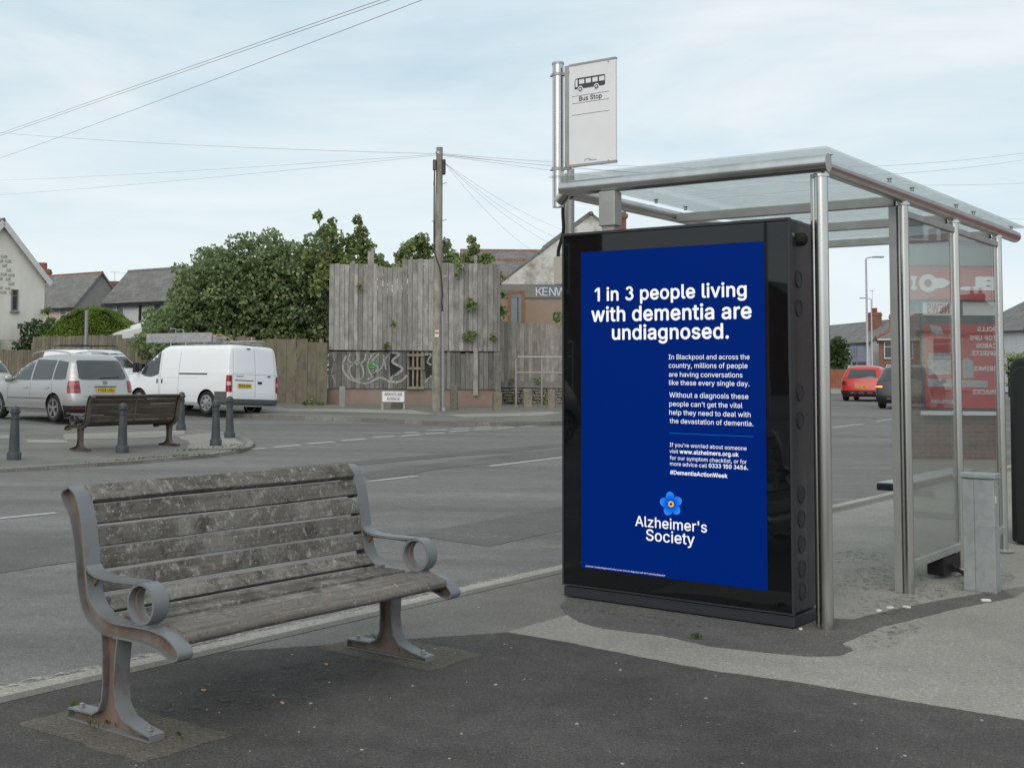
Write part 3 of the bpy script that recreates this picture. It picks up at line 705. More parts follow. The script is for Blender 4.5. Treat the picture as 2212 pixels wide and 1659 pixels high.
island_pts = [(-30, 16.0), (10.8, 15.98), (12.9, 15.85), (14.8, 16.0), (15.9, 16.4), (16.8, 17.0), (17.6, 17.75), (18.5, 18.9), (19.15, 20.2), (19.5, 21.6), (19.3, 22.6), (18.4, 23.4), (16.5, 23.9), (-30, 24.3)]
island = slab('pavement', island_pts, 0.0, M['pave'], kind='structure')
tag(island, 'pavement island with the far bench and bollards')
kerb_run(island, [(p[0], p[1]) for p in island_pts[:-1]], .13, .9, .0035, M['kerb_grey'])
slab('pavement_patch', rough_edge([(16.0, 16.75), (16.9, 17.35), (18.2, 19.0), (18.8, 20.3), (17.6, 20.2), (16.6, 18.6), (15.3, 17.2)], .2, .03), .006, M['pave_light'], 0, kind='structure')
slab('pavement_patch', rough_edge([(16.202, 22.185), (18.951, 21.355), (17.813, 20.070), (16.856, 19.993), (15.237, 20.782)], .3, .04), .006, M['pave_light'], 0, kind='structure')
slab('pavement_patch', rough_edge([(13.982, 21.793), (14.737, 21.806), (15.446, 22.689), (14.888, 23.211)], .3, .04), .006, M['pave_light'], 0, kind='structure')
slab('pavement_patch', rough_edge([(14.200, 20.544), (14.772, 19.997), (15.192, 20.644), (14.708, 21.283)], .3, .04), .006, M['pave_light'], 0, kind='structure')

far_pts = [(24.2, 60), (24.5, 24.8), (25.0, 22.4), (25.4, 20.4), (25.7, 19.0), (26.4, 17.8), (27.6, 17.0), (29.5, 16.6), (46, 16.3), (46, 60)]
farp = slab('pavement', far_pts, .05, M['pave'], kind='structure')
tag(farp, 'pavement on the far corner by the hoarding')
kerb_run(farp, far_pts[:-1], .14, .9, .054, M['kerb_grey'], flip=1)
slab('pavement_patch', rough_edge([(27.750, 26.984), (30.272, 23.641), (28.057, 21.078), (27.158, 24.505), (25.675, 25.719)], .3, .04), .056, M['pave_light'], 0, kind='structure')
slab('pavement_patch', rough_edge([(28.264, 20.905), (32.593, 20.057), (31.728, 19.158), (29.518, 18.768), (27.390, 19.634)], .3, .04), .056, M['pave_light'], 0, kind='structure')
# far beyond: pavement of the distant houses
slab('pavement', [(52, 24), (140, 24), (140, 60), (52, 60)], .05, M['pave_light'], kind='structure')

def dash(a, b, w=.1, mat=None, name='road_marking'):
    a, b = Vector(a), Vector(b); d = (b - a).normalized(); n_ = Vector((-d.y, d.x)) * w / 2
    slab(name, [tuple(a + n_), tuple(b + n_), tuple(b - n_), tuple(a - n_)], -.054, mat or M['line'], 0, parent=road)
for a, b in (((16.268, 16.950), (17.132, 16.967)), ((17.422, 17.044), (18.181, 17.054)), ((18.546, 17.183), (19.371, 17.189)), ((19.700, 17.287), (20.488, 17.283)), ((20.917, 17.426), (21.665, 17.403)),
             ((21.762, 17.312), (22.514, 17.315)), ((22.721, 17.363), (23.427, 17.316)), ((23.789, 17.456), (24.523, 17.385)), ((24.755, 17.420), (25.411, 17.322)), ((25.635, 17.375), (26.400, 17.335)), ((26.608, 17.279), (27.282, 17.211)), ((27.448, 17.200), (28.123, 17.152)),
             ((22.731, 17.969), (23.160, 17.926)), ((23.698, 18.033), (24.338, 17.936)), ((24.585, 17.963), (25.229, 17.885)), ((25.391, 17.868), (26.074, 17.774)), ((26.232, 17.764), (26.788, 17.668))):
    dash(a, b, .16)
for a, b in (((6.812, 11.145), (8.087, 11.147)), ((13.338, 11.175), (14.486, 11.207)), ((16.823, 11.516), (20.245, 11.717)), ((32.482, 11.434), (34.896, 11.431)), ((36.663, 11.644), (39.914, 11.963))):
    dash(a, b, .1)
dash((22.502, 21.622), (22.579, 19.329), .1, M['line_faint'])
dash((22.669, 25.633), (22.606, 23.522), .1, M['line_faint'])
dash((11.294, 9.034), (12.388, 9.027), .1, M['line_faint'])
dash((13.632, 9.149), (14.489, 9.100), .08, M['line_faint'])
dash((9.577, 7.373), (9.617, 6.538), .1, M['line_faint'])
dash((8.319, 6.216), (8.424, 6.083), .22, M['line_faint'])
dash((8.250, 6.820), (8.434, 6.800), .15, M['line_faint'])
dash((9.748, 6.921), (9.805, 6.465), .18, M['line_faint'])
dash((9.534, 6.014), (9.446, 5.853), .05, M['orange']); dash((9.446, 5.853), (9.542, 5.750), .05, M['orange'])
slab('road_patch', rough_edge([(13.492, 11.304), (16.231, 11.830), (19.728, 11.789), (21.373, 12.772), (17.951, 12.696), (14.514, 12.263)], .6, .05), -.056, M['road_dark'], 0, parent=road)
slab('road_patch', rough_edge([(9.2, 6.3), (12.6, 6.5), (12.5, 7.5), (9.3, 7.3)], .2, .02), -.0565, M['road_dark'], 0, parent=road)
slab('road_patch', rough_edge([(4.6, 8.2), (6.6, 8.25), (6.5, 9.4), (4.7, 9.3)], .2, .02), -.0565, M['road_dark'], 0, parent=road)
slab('road_patch', rough_edge([(14, 13.2), (30, 13.0), (30, 13.5), (14, 13.75)], .3, .03), -.0565, M['road_dark'], 0, parent=road)
# small litter, grit and leaves on the near pavement
mb = MB()
for i in range(330):
    u = rnd.uniform(1.8, 8.5); v = rnd.uniform(-1.5, 4.6)
    s_ = rnd.choice([.003, .004, .005, .006, .009]) * rnd.uniform(.7, 1.2)
    c = xy(u, v, .005); t0 = rnd.uniform(0, 6.28)
    ring = [(c.x + s_ * rnd.uniform(.5, 1.1) * math.cos(t0 + t), c.y + s_ * rnd.uniform(.5, 1.1) * math.sin(t0 + t)) for t in (0, 1.1, 2.3, 3.4, 4.6, 5.5)]
    mb.prism(ring, .001, .0045 + s_ * .12, 'z')
o = mb.build('litter_specks', paint('litter_speck', (.36, .34, .31, 1), .8))
tag(o, 'small pale specks of grit and litter scattered over the pavement', 'grit', kind='stuff')
def scrap(uvp, s_, mat, label, name='litter', cat='litter', n_=7):
    mb = MB(); ring = []
    for k in range(n_):
        t = 2 * math.pi * k / n_
        ring.append((s_ * rnd.uniform(.6, 1.1) * math.cos(t), s_ * .6 * rnd.uniform(.6, 1.1) * math.sin(t)))
    mb.prism(ring, .003, .005 + s_ * .35, 'z')
    p = xy(uvp[0], uvp[1], 0)
    o = mb.build(name, mat, None, loc=p, rz=rnd.uniform(0, 3), bevel=s_ * .1)
    tag(o, label, cat)
mb = MB()
for i in range(170):
    if i % 2: u = rnd.gauss(9.45, .32); v = rnd.gauss(2.55, .10)
    else: u = rnd.gauss(8.55, .28); v = rnd.gauss(2.72, .12)
    s_ = rnd.choice([.004, .005, .006, .008, .012]) * rnd.uniform(.8, 1.2)
    c = xy(u, v, 0); t0 = rnd.uniform(0, 6.28)
    mb.prism([(c.x + s_ * rnd.uniform(.5, 1.1) * math.cos(t0 + t), c.y + s_ * rnd.uniform(.5, 1.1) * math.sin(t0 + t)) for t in (0, 1.2, 2.6, 3.6, 4.9)], .003, .005 + s_ * .35, 'z')
tag(mb.build('rubble', paint('rubble_bits', (.34, .32, .28, 1), .9, dirt=.5, scale=20)), 'broken concrete crumbs round the foot of the second shelter post', 'rubble', kind='stuff')
tan = paint('tan_scrap', (.55, .33, .17, 1), .7)
whitep = paint('white_paper', (.7, .69, .66, 1), .8)
scrap((3.993, 4.338), .016, tan, 'orange tan crumb left of the two on the pavement under the bench')
scrap((4.074, 3.909), .018, tan, 'orange tan crumb in front of the bench, right of the other crumb')
scrap((4.748, 4.250), .014, tan, 'small tan scrap behind the crumbs, nearer the right bench foot')
scrap((7.239, 2.751), .022, whitep, 'crumpled white paper at the foot of the kiosk corner')
scrap((8.965, 2.162), .04, whitep, 'pale torn litter heap beside the grey cabinet foot')
for q, l in (((8.367, 2.491), 'pale paper scrap on the trench strip, nearest the shelter post'), ((8.282, 2.561), 'thin torn paper strip on the pavement inside the shelter'), ((8.123, 2.586), 'small paper flake among the scraps by the corner post')):
    scrap(q, .03, whitep, l)
scrap((3.786, -1.123)[:2] if False else (26.0, 16.95), .07, whitep, 'white and orange wrapper on the far kerb beside the telegraph pole')

# ============================================================ bench
iron = NT('grey_iron')
v = iron.coord()
f1 = iron.noise(v, 3.5, 6, .7)
f2 = iron.noise(v, 26, 4, .6)
c = iron.mix(iron.ramp(f1, [(.54, G_(0)), (.68, G_(.7))]), (.17, .18, .186, 1), (.11, .07, .048, 1))
g = iron.n('NewGeometry')
iron.set(color=iron.mix(iron.ramp(g.outputs['Pointiness'], [(.44, G_(.55)), (.5, G_(0))]), c, (.12, .085, .065, 1)), rough=iron.ramp(f2, [(.3, G_(.5)), (.7, G_(.36))]), metal=0, spec=.5)
iron.bump(f2, .12, .002)
M['iron'] = iron.m
web = NT('rusty_iron')
v = web.coord(scale=(1, 1, .4))
f1 = web.noise(v, 7, 6, .7)
web.set(color=web.ramp(f1, [(.3, (.10, .068, .05, 1)), (.5, (.165, .118, .09, 1)), (.72, (.2, .19, .18, 1))]), rough=.6)
M['web'] = web.m
M['slat'] = wood('weathered_slat', (.098, .088, .077, 1), (.215, .198, .178, 1), 'x', 46, rand=.22,
                 blotch=[(3.2, .5, .7, (.29, .275, .25, 1)), (7, .51, .66, (.055, .048, .041, 1)), (20, .55, .66, (.36, .345, .32, 1)), (55, .60, .66, (.52, .505, .48, 1))])
M['slat_front'] = wood('weathered_front_slat', (.095, .085, .074, 1), (.225, .205, .183, 1), 'x', 42, rand=.15,
                 blotch=[(8, .5, .65, (.33, .31, .285, 1)), (8, .51, .65, (.05, .044, .038, 1)), (12, .6, .68, (.42, .25, .19, 1)), (40, .6, .68, (.46, .44, .41, 1))])
M['bolt'] = paint('bolt_steel', (.35, .35, .34, 1), .4, .6)

# profile of the cast end in the plane across the bench: y towards the back, z up
Y0 = 3.74
outer = [(y - Y0, z) for y, z in [(4.513, .968), (4.524, .945), (4.505, .905), (4.462, .858), (4.432, .77), (4.405, .65), (4.385, .54), (4.352, .465), (4.29, .412), (4.215, .388), (4.13, .382), (4.03, .383), (3.92, .375), (3.85, .364), (3.80, .345), (3.768, .338)]]
inner = [(y - Y0, z) for y, z in [(4.47, .985), (4.425, .96), (4.393, .905), (4.366, .83), (4.345, .72), (4.325, .60), (4.298, .52), (4.235, .468), (4.145, .449), (4.03, .451), (3.92, .452), (3.83, .44), (3.768, .41), (3.735, .375), (3.742, .35)]]
oc = catmull(outer, 3); ic = catmull(inner, 3)
rail = [tuple(p) for p in oc] + [tuple(p) for p in ic[::-1]]
leg_o = [(y - Y0, z) for y, z in [(4.222, .392), (4.212, .30), (4.208, .2), (4.213, .12), (4.235, .075), (4.275, .055), (4.435, .05), (4.435, .0), (3.90, 0), (3.90, .03), (3.99, .045), (4.075, .07), (4.115, .115), (4.128, .2), (4.122, .30), (4.112, .386)]]
def inset(poly, d):
    P = [Vector(p) for p in poly]; n = len(P)
    A = sum(P[i].x * P[(i + 1) % n].y - P[(i + 1) % n].x * P[i].y for i in range(n))
    sgn = 1 if A > 0 else -1
    out = []
    for i in range(n):
        t = (P[(i + 1) % n] - P[i - 1]).normalized()
        out.append(P[i] + Vector((-t.y, t.x)) * d * sgn)
    return out
def tri_poly(mb, poly, x0, x1):
    bm = bmesh.new()
    vs = [bm.verts.new((0, p[0], p[1])) for p in poly]
    f = bm.faces.new(vs); f.normal_update()
    r_ = bmesh.ops.triangulate(bm, faces=[f])
    bm.verts.index_update()
    idx = {v_: i for i, v_ in enumerate(bm.verts)}
    n = len(poly)
    fs = [tuple(idx[q] for q in ff.verts) for ff in bm.faces]
    V3 = [(x0, p[0], p[1]) for p in poly] + [(x1, p[0], p[1]) for p in poly]
    F3 = [f_[::-1] for f_ in fs] + [tuple(i + n for i in f_) for f_ in fs] + [(i, (i + 1) % n, n + (i + 1) % n, n + i) for i in range(n)]
    bm.free()
    mb.add(V3, F3)
def make_end(W=.08):
    fl = MB(); wb = MB()
    for poly, d in ((rail, .0075), (leg_o, .0075)):
        mid = inset(poly, d / 2 + .001)
        fl.strip([tuple(p) for p in mid], d, -W / 2, W / 2, closed=True)
        tri_poly(wb, [tuple(p) for p in inset(poly, .006)], -.007, .007)
    # arm
    arm = [(y - Y0, z) for y, z in [(4.335, .655), (4.31, .634), (4.255, .620), (4.16, .617), (4.06, .619), (3.99, .622)]]
    fl.strip([tuple(p) for p in catmull(arm, 4)], .012, -W / 2, W / 2)
    gus = [(y - Y0, z) for y, z in [(4.335, .65), (4.27, .612), (4.305, .59), (4.325, .56)]]
    tri_poly(wb, gus, -.007, .007)
    armw = [(y - Y0, z) for y, z in [(4.27, .615), (4.06, .613), (4.04, .60), (4.10, .602), (4.2, .603), (4.29, .60)]]
    tri_poly(wb, armw, -.006, .006)
    c = (3.972 - Y0, .542)
    ringp = [(c[0] + .079 * math.cos(t), c[1] + .079 * math.sin(t)) for t in np.linspace(0, 2 * math.pi, 41)[:-1]]
    fl.strip(ringp, .012, -W / 2, W / 2, closed=True)
    ringw = [(c[0] + .069 * math.cos(t), c[1] + .069 * math.sin(t)) for t in np.linspace(0, 2 * math.pi, 41)[:-1]]
    wb.strip(ringw, .014, -.006, .006, closed=True)
    fl.prism([(c[0] - .045, .452), (c[0] + .045, .452), (c[0] + .022, .472), (c[0] - .022, .472)], -W / 2 + .004, W / 2 - .004)
    bl = MB()
    bl.lathe([(.016, 0), (.016, .004), (.011, .004), (.011, .016), (.004, .019)], 8)
    return fl.mesh('bench_end'), wb.mesh('web'), bl.mesh('bolt')
end_me, web_me, bolt_me = make_end()
for me_, mm in ((end_me, M['iron']), (web_me, M['web']), (bolt_me, M['bolt'])): setmat(me_, mm)
def inner_at(z):
    for i in range(len(ic) - 1):
        a, b = ic[i], ic[i + 1]
        if (a.y - z) * (b.y - z) <= 0 and abs(a.y - b.y) > 1e-6:
            t = (z - a.y) / (b.y - a.y); p = a.lerp(b, t); d = (a - b).normalized(); return p, d
    return ic[0], Vector((0, 1))
def plank_mesh(L, w, th, wob=.0012, nose=False, seed=0):
    """long board with a rounded section, slightly wavy; x along, y thickness, z width"""
    r_ = random.Random(seed)
    sec = []
    rr = min(th, w) * (.17 if not nose else .48)
    for cx_, cz, a0 in ((th / 2 - rr, w / 2 - rr, 0), (-th / 2 + rr, w / 2 - rr, 90), (-th / 2 + rr, -w / 2 + rr, 180), (th / 2 - rr, -w / 2 + rr, 270)):
        for k in range(4):
            t = R(a0 + 30 * k); sec.append((cx_ + rr * math.cos(t), cz + rr * math.sin(t)))
    n = len(sec); N = 26; mb = MB(); vs = []; fs = []
    ph = [r_.uniform(0, 6) for _ in range(4)]
    for i in range(N):
        x = L * i / (N - 1)
        dy = wob * math.sin(x * 5 + ph[0]); dz = wob * math.sin(x * 4 + ph[1])
        vs += [(x, a + dy + r_.uniform(-.0006, .0006), b + dz + r_.uniform(-.0008, .0008)) for a, b in sec]
    for i in range(N - 1):
        for k in range(n):
            fs.append((i * n + k, i * n + (k + 1) % n, (i + 1) * n + (k + 1) % n, (i + 1) * n + k))
    fs += [tuple(range(n - 1, -1, -1)), tuple((N - 1) * n + k for k in range(n))]
    mb.add(vs, fs)
    return mb.mesh('slat')
def make_bench(label, loc, rz, L=1.86, mats=None, middle=False):
    ironm, webm, slm, sfm = mats or (None,) * 4
    t = thing('park_bench', label, 'bench', loc, rz)
    for x in (.04, L + .0):
        for me_, nm in ((end_me, 'bench_end'), (web_me, 'web'), (bolt_me, 'bolt')):
            if nm == 'bench_end':
                if mats: me_ = me_.copy(); me_.materials[0] = ironm
                e = link(nm, me_, None, t, loc=(x, 0, 0), smooth=35, bevel=.0018)
            elif nm == 'bolt':
                for yy, zz in ((3.945, .037), (4.39, .05)):
                    link(nm, me_, None, e, loc=(0, yy - Y0, zz))
            else:
                if mats and nm == 'web': me_ = me_.copy(); me_.materials[0] = webm
                link(nm, me_, None, e)
    x0, x1 = .078, L - .038
    sl = slm or M['slat']; sf = sfm or M['slat_front']
    def put(L_, w, th, y, z, ang, mat, seed, nose=False, nm='slat'):
        me = plank_mesh(L_, w, th, seed=seed, nose=nose); setmat(me, mat)
        o = link(nm, me, None, t, loc=(x0, y, z), smooth=50)
        o.rotation_euler = (ang, 0, 0)
    # back: cap and five slats following the curve
    zs = [.500, .582, .677, .773, .868]
    for i, z in enumerate(zs):
        p, d = inner_at(z)
        nrm = Vector((d.y, -d.x))        # towards the back
        if nrm.x < 0: nrm = -nrm
        p = p + nrm * .020
        ang = math.atan2(-d.x, d.y)
        if ang > math.pi / 2: ang -= math.pi
        put(x1 - x0, (.070, .084, .0865, .0865, .083)[i], .030, p.x, p.y, ang, sl, i)
    put(x1 - x0, .085, .036, 4.433 - Y0, .948, R(-42), sl, 8, nm='slat')
    # seat boards: x along, lying flat (width along y)
    for y0, y1, z, a, th, ns in ((.432, .50, .452, -.22, .028, False), (.300, .419, .446, -.02, .03, False), (.174, .284, .437, .02, .03, False)):
        put(x1 - x0, y1 - y0, th, (y0 + y1) / 2, z, R(90) + a, sl, int(y0 * 100), ns)
    put(x1 - x0, .128, .046, .090, .430, R(90) + .32, sf, 77, True)
    # hidden bearers under the seat ends
    if middle:
        st = MB().strip([tuple(p + Vector((.045, 0))) for p in ic[3:28]], .008, L / 2 - .02, L / 2 + .02)
        st.build('middle_strap', ironm or M['iron'], t)
    return t
p = xy(3.30, Y0, 0)
make_bench('near park bench of weathered grey slats with grey cast iron ends', p, UV)
brown_iron = paint('brown_iron', (.11, .09, .075, 1), .5)
brown_web = paint('brown_iron_web', (.07, .055, .045, 1), .6)
b_sl = wood('brown_slat', (.075, .06, .048, 1), (.135, .112, .09, 1), 'x', 26, rand=.25)
fb = xy(15.72, 18.55, None)
make_bench('far brown park bench seen from behind between the bollards', fb, UV + math.pi, 2.1, (brown_iron, brown_web, b_sl, b_sl), True)
# concrete footings under the near feet, with weeds
for cu, cv, a, b in ((3.36, 4.13, .24, .40), (5.24, 4.16, .24, .38)):
    pl = rough_edge([(cu - a, cv - b), (cu + a, cv - b), (cu + a, cv + b), (cu - a, cv + b)], .06, .012)
    slab('bench_footing', pl, .0034, M['foot'], .0015, parent=pave)

# ---- weeds
M['weed'] = leafmat('weed_leaf', (.06, .11, .025, 1), (.10, .16, .04, 1), (.17, .2, .06, 1))
def weed(label, p, n, h, spread, cat='weed', name='weed', mat=None):
    mb = MB()
    for i in range(n):
        a = rnd.uniform(0, 6.28); r0 = rnd.uniform(0, spread); hh = h * rnd.uniform(.5, 1); ln = rnd.uniform(.2, .9) * hh
        b = Vector((r0 * math.cos(a), r0 * math.sin(a), 0)); a2 = rnd.uniform(0, 6.28)
        tip = b + Vector((math.cos(a2) * ln, math.sin(a2) * ln, hh))
        w = rnd.uniform(.1, .22) * hh * Vector((-math.sin(a2), math.cos(a2), 0))
        md = b.lerp(tip, .55) + Vector((0, 0, hh * .12))
        mb.add([b, md - w, tip, md + w], [(0, 1, 2, 3)])
    o = mb.build(name, mat or M['weed'], None, loc=p)
    tag(o, label, cat)
    return o
weed('yellow green weed growing behind the left foot of the near bench', xy(3.36, 4.47, .01), 6, .07, .01)
weed('tiny weed in front of the left foot of the near bench', xy(3.42, 3.86, .01), 14, .03, .02)
weed('grass blade weed at the right leg of the near bench', xy(5.2, 4.28, .02), 5, .09, .015)
weed('low weeds under the right foot of the near bench', xy(5.22, 4.12, .015), 26, .035, .07)
weed('moss and weeds round the left foot of the near bench', xy(3.33, 4.2, .015), 40, .03, .1)
weed('small bright green tuft at the edge of the trench fill below the kiosk', xy(*(6.589, 3.102), .01), 60, .03, .04)
for i, (a, l) in enumerate((((23.442, 23.478), ''),)): pass
mb = MB()
for q, n_, sp in (((12.723, 15.992), 25, .35), ((13.455, 16.066), 45, .3), ((14.166, 16.069), 45, .35), ((14.672, 15.866), 25, .2), ((15.220, 17.016), 40, .15), ((16.022, 17.076), 25, .2), ((15.857, 16.408), 60, .18), ((16.645, 17.353), 20, .1)):
    for k in range(n_):
        u = q[0] + rnd.gauss(0, sp); vv = q[1] + rnd.gauss(0, .05)
        b = xy(u, vv); b.z -= .0
        a2 = rnd.uniform(0, 6.28); hh = rnd.uniform(.015, .04)
        w = Vector((-math.sin(a2), math.cos(a2), 0)) * .015
        tip = b + Vector((math.cos(a2) * .05, math.sin(a2) * .05, hh))
        mb.add([b - w, b + w, tip], [(0, 1, 2)])
tag(mb.build('grass', M['weed']), 'thin grass growing along the kerb of the island', 'grass', kind='stuff')

# ============================================================ advertising kiosk
M['kiosk'] = paint('kiosk_charcoal', (.030, .031, .035, 1), .38, dirt=.2)
M['kiosk_plinth'] = paint('kiosk_plinth', (.022, .025, .033, 1), .5, dirt=.3)
M['gap'] = paint('dark_gap', (.006, .006, .006, 1), .7)
gb = NT('black_glass'); gb.set(color=(.004, .005, .006, 1), rough=.02, spec=.55); M['blackglass'] = gb.m
ks = thing('advertising_kiosk', 'tall charcoal digital advertising kiosk with a dark blue dementia poster', 'kiosk', xy(7.2, 2.776, 0), UV)
KW, KH = 1.566, 2.432
MB().box(.022, .25, 0, KW, .085, KH).build('body', M['kiosk'], ks, bevel=.02)
MB().box(.256, .42, .012, KW - .012, .085, KH - .004).build('back_section', M['kiosk'], ks, bevel=.01)
MB().box(.2515, .2545, .02, KW - .02, .09, KH - .02).build('seam', M['gap'], ks)
MB().box(.012, .40, .004, KW - .004, .011, .078).build('plinth', M['kiosk_plinth'], ks, bevel=.006)
MB().box(.004, .0215, .014, KW - .014, .098, KH - .018).build('glass_front', M['blackglass'], ks, bevel=.003)
fr = MB()
fr.box(.0, .02, -.001, .012, .085, KH); fr.box(.0, .02, KW - .012, KW + .001, .085, KH)
fr.box(.0, .02, .013, KW - .013, KH - .016, KH); fr.box(.0, .02, .013, KW - .013, .085, .096)
fr.build('front_frame', M['kiosk'], ks)
# round vent covers and lock knob down the side
for z in (2.02, 1.83, 1.25, 1.06, .63, .50, .375, .255, .14):
    pass
for py in (605, 667, 848, 908, 1066, 1119, 1173, 1226, 1275):
    q = {605: (7.389, 2.067), 667: (7.391, 1.893), 848: (7.396, 1.386), 908: (7.398, 1.219), 1066: (7.398, 0.781), 1119: (7.400, 0.635), 1173: (7.402, 0.486), 1226: (7.397, 0.341), 1275: (7.400, 0.207)}[py]
    mb = MB()
    mb.lathe([(.053, -.001), (.053, -.005), (.045, -.006), (.045, -.003)], 24, (.135, 0, q[1]), 'y')
    mb.build('vent_cover', M['kiosk_plinth'], ks, smooth=30)
q = (7.397, 2.308)
MB().lathe([(.04, -.001), (.042, -.02), (.036, -.045), (.02, -.055)], 20, (.13, 0, q[1]), 'y').build('lock_knob', M['gap'], ks, smooth=30)
MB().lathe([(.012, -.001), (.012, -.008)], 10, (.05, 0, 2.33), 'y').build('bolt', M['bolt'], ks)
# screen
BLUE = rgb(0, 33, 108)
scr_m = emis('screen_blue', BLUE, 1.0)
txt_m = emis('poster_white', (.88, .9, .95, 1), 1.)
sTL, sTR, sBL, sBR = (4.196, 2.296), (2.934, 2.298), (4.176, 0.217), (2.929, 0.209)
def kl(q): return q[0] - 2.776
xS = -.0
sc = MB().box(-.001, .004, kl(sTR), kl(sTL), (sBL[1] + sBR[1]) / 2, (sTL[1] + sTR[1]) / 2).build('poster_screen', scr_m, ks)
TX = -.0022
def ptext(s, a, b, bold=0., h=None, x=TX, mat=None):
    w = a[0] - b[0]
    return text_on('poster_text', s, mat or txt_m, sc, (x, kl(a), (a[1])), (0, -1, 0), (0, 0, 1), width=w, height=h, bold=bold)
BB = .016
L3 = ((4.090, 1.968), (3.044, 1.963)); L4 = ((4.117, 1.833), (3.014, 1.834)); L5 = ((3.964, 1.713), (3.160, 1.713))
for s, ab, z_ in (('1 in 3 people living', L3, 0), ('with dementia are', L4, 0), ('undiagnosed.', L5, 0)):
    ptext(s, ab[0], ab[1], BB)
for s, a, b in (('In Blackpool and across the', (3.562, 1.584), (3.030, 1.586)), ('country, millions of people', (3.562, 1.530), (3.043, 1.531)), ('are having conversations', (3.561, 1.474), (3.076, 1.476)),
                ('like these every single day.', (3.560, 1.422), (3.033, 1.423)), ('Without a diagnosis these', (3.559, 1.344), (3.040, 1.347)), ("people can't get the vital", (3.559, 1.289), (3.078, 1.292)),
                ('help they need to deal with', (3.560, 1.235), (3.027, 1.239)), ('the devastation of dementia.', (3.557, 1.182), (3.011, 1.185))):
    ptext(s, a, b)
for s, a, b, bd in (("If you're worried about someone", (3.558, 1.035), (3.054, 1.041), 0), ('visit ', (3.560, 0.995), (3.502, 0.996), 0), ('www.alzheimers.org.uk', (3.491, 0.995), (3.105, 0.997), .014),
                    ('for our symptom checklist, or for', (3.558, 0.954), (3.054, 0.959), 0), ('more advice call', (3.557, 0.917), (3.310, 0.918), 0), ('0333 150 3456.', (3.298, 0.919), (3.046, 0.918), .014),
                    ('#DementiaActionWeek', (3.557, 0.862), (3.177, 0.867), .014)):
    ptext(s.strip(), a, b, bd)
ptext("Alzheimer's", (3.801, 0.520), (3.313, 0.529), .006)
ptext('Society', (3.725, 0.436), (3.395, 0.449), .006)
ptext("Alzheimer's Society Registered Charity number 296645. Registered with the Fundraising Regulator", (4.165, 0.223), (3.595, 0.222))
la, lb = (3.560, 1.120), (3.009, 1.120)
MB().box(TX - .0004, TX, kl(lb), kl(la), la[1] - .0018, la[1] + .0006).build('divider_line', emis('poster_line', rgb(20, 120, 200), 1), sc)
# the five petalled flower
fc = (3.551, 0.676); fr_ = (3.476, 0.684)
cy, cz, rad = kl(fc), fc[1], abs(fc[0] - fr_[0])
petm = NT('petal_blue'); petm.set(color=(0, 0, 0, 1), rough=.4, spec=.1)
vv = petm.coord(); 
gd = petm.n('VectorMath', operation='DISTANCE'); petm.l(vv, gd.inputs[0]); gd.inputs[1].default_value = (TX - .001, cy, cz)
pc = petm.ramp(petm.math('DIVIDE', gd.outputs['Value'], rad), [(.15, rgb(0, 60, 150)), (.6, rgb(10, 105, 225)), (1, rgb(50, 140, 240))])
petm.l(pc, petm.p.inputs['Emission Color']); petm.p.inputs['Emission Strength'].default_value = 1
for k in range(5):
    a = R(98 + 72 * k)
    mb = MB(); pts = []
    for t in np.linspace(0, 2 * math.pi, 25)[:-1]:
        rr = rad * .42 * (1 + .06 * math.cos(3 * t))
        x_ = rad * .60 + rr * math.cos(t) * .98; y_ = rr * math.sin(t) * (1.0 if math.cos(t) > 0 else .82)
        pts.append((cy - (x_ * math.cos(a) - y_ * math.sin(a)), cz + x_ * math.sin(a) + y_ * math.cos(a)))
    mb.prism(pts, TX - .0006 - k * .0002, TX, 'x')
    mb.build('petal', petm.m, sc)
MB().lathe([(rad * .25, TX - .0026), (rad * .25, TX)], 18, (0, cy, cz), 'x').build('flower_eye', emis('flower_yellow', rgb(240, 185, 30), 1), sc)
MB().lathe([(rad * .12, TX - .0032), (rad * .12, TX)], 14, (0, cy, cz), 'x').build('flower_eye', scr_m, sc)

# ============================================================ bus shelter
st = NT('stainless_steel')
vv = st.coord(scale=(1, 1, .35))
f = st.noise(vv, 5, 3, .5)
st.set(color=st.ramp(f, [(.3, (.53, .515, .495, 1)), (.7, (.66, .645, .63, 1))]), metal=1., rough=st.ramp(f, [(.3, G_(.27)), (.75, G_(.2))]))
M['steel'] = st.m
M['alu'] = paint('grey_aluminium', (.40, .40, .39, 1), .42, .35, dirt=.2)
M['pane'] = glassmat('shelter_glass', dust=.05, boost=1.9)
M['roofglass'] = glassmat('roof_glass', tint=(.95, .975, .97, 1), dust=.12, dustc=(.78, .8, .79, 1), boost=.6)
sh = thing('bus_shelter', 'stainless steel and glass bus shelter behind the advertising kiosk', 'bus shelter', xy(7.344, 2.637, 0), UV)
ZT = 2.752
TR_ = .053
PU = [0, 1.585, 2.864, 4.207]
MB().tube([(-.05, -.06, ZT), (-.05, 1.76, ZT)], TR_, 20).build('roof_beam', M['steel'], sh, smooth=40)
MB().tube([(-.055, -.0, ZT - .004), (4.86, -.0, ZT - .004)], TR_ * .98, 20).build('roof_beam', M['steel'], sh, smooth=40)
MB().tube([(.02, 1.74, ZT - .02), (4.86, 1.74, ZT - .02)], .045, 16).build('roof_beam', M['steel'], sh, smooth=40)
MB().lathe([(.0551, -.066), (.0551, -.055)], 24, (-.05, 0, ZT), 'y').build('end_cap', M['steel'], sh, smooth=40)
for u_ in PU[1:]:
    MB().box(u_ - .03, u_ + .03, .05, 1.70, ZT - .075, ZT - .005).build('rafter', M['alu'], sh, bevel=.005)
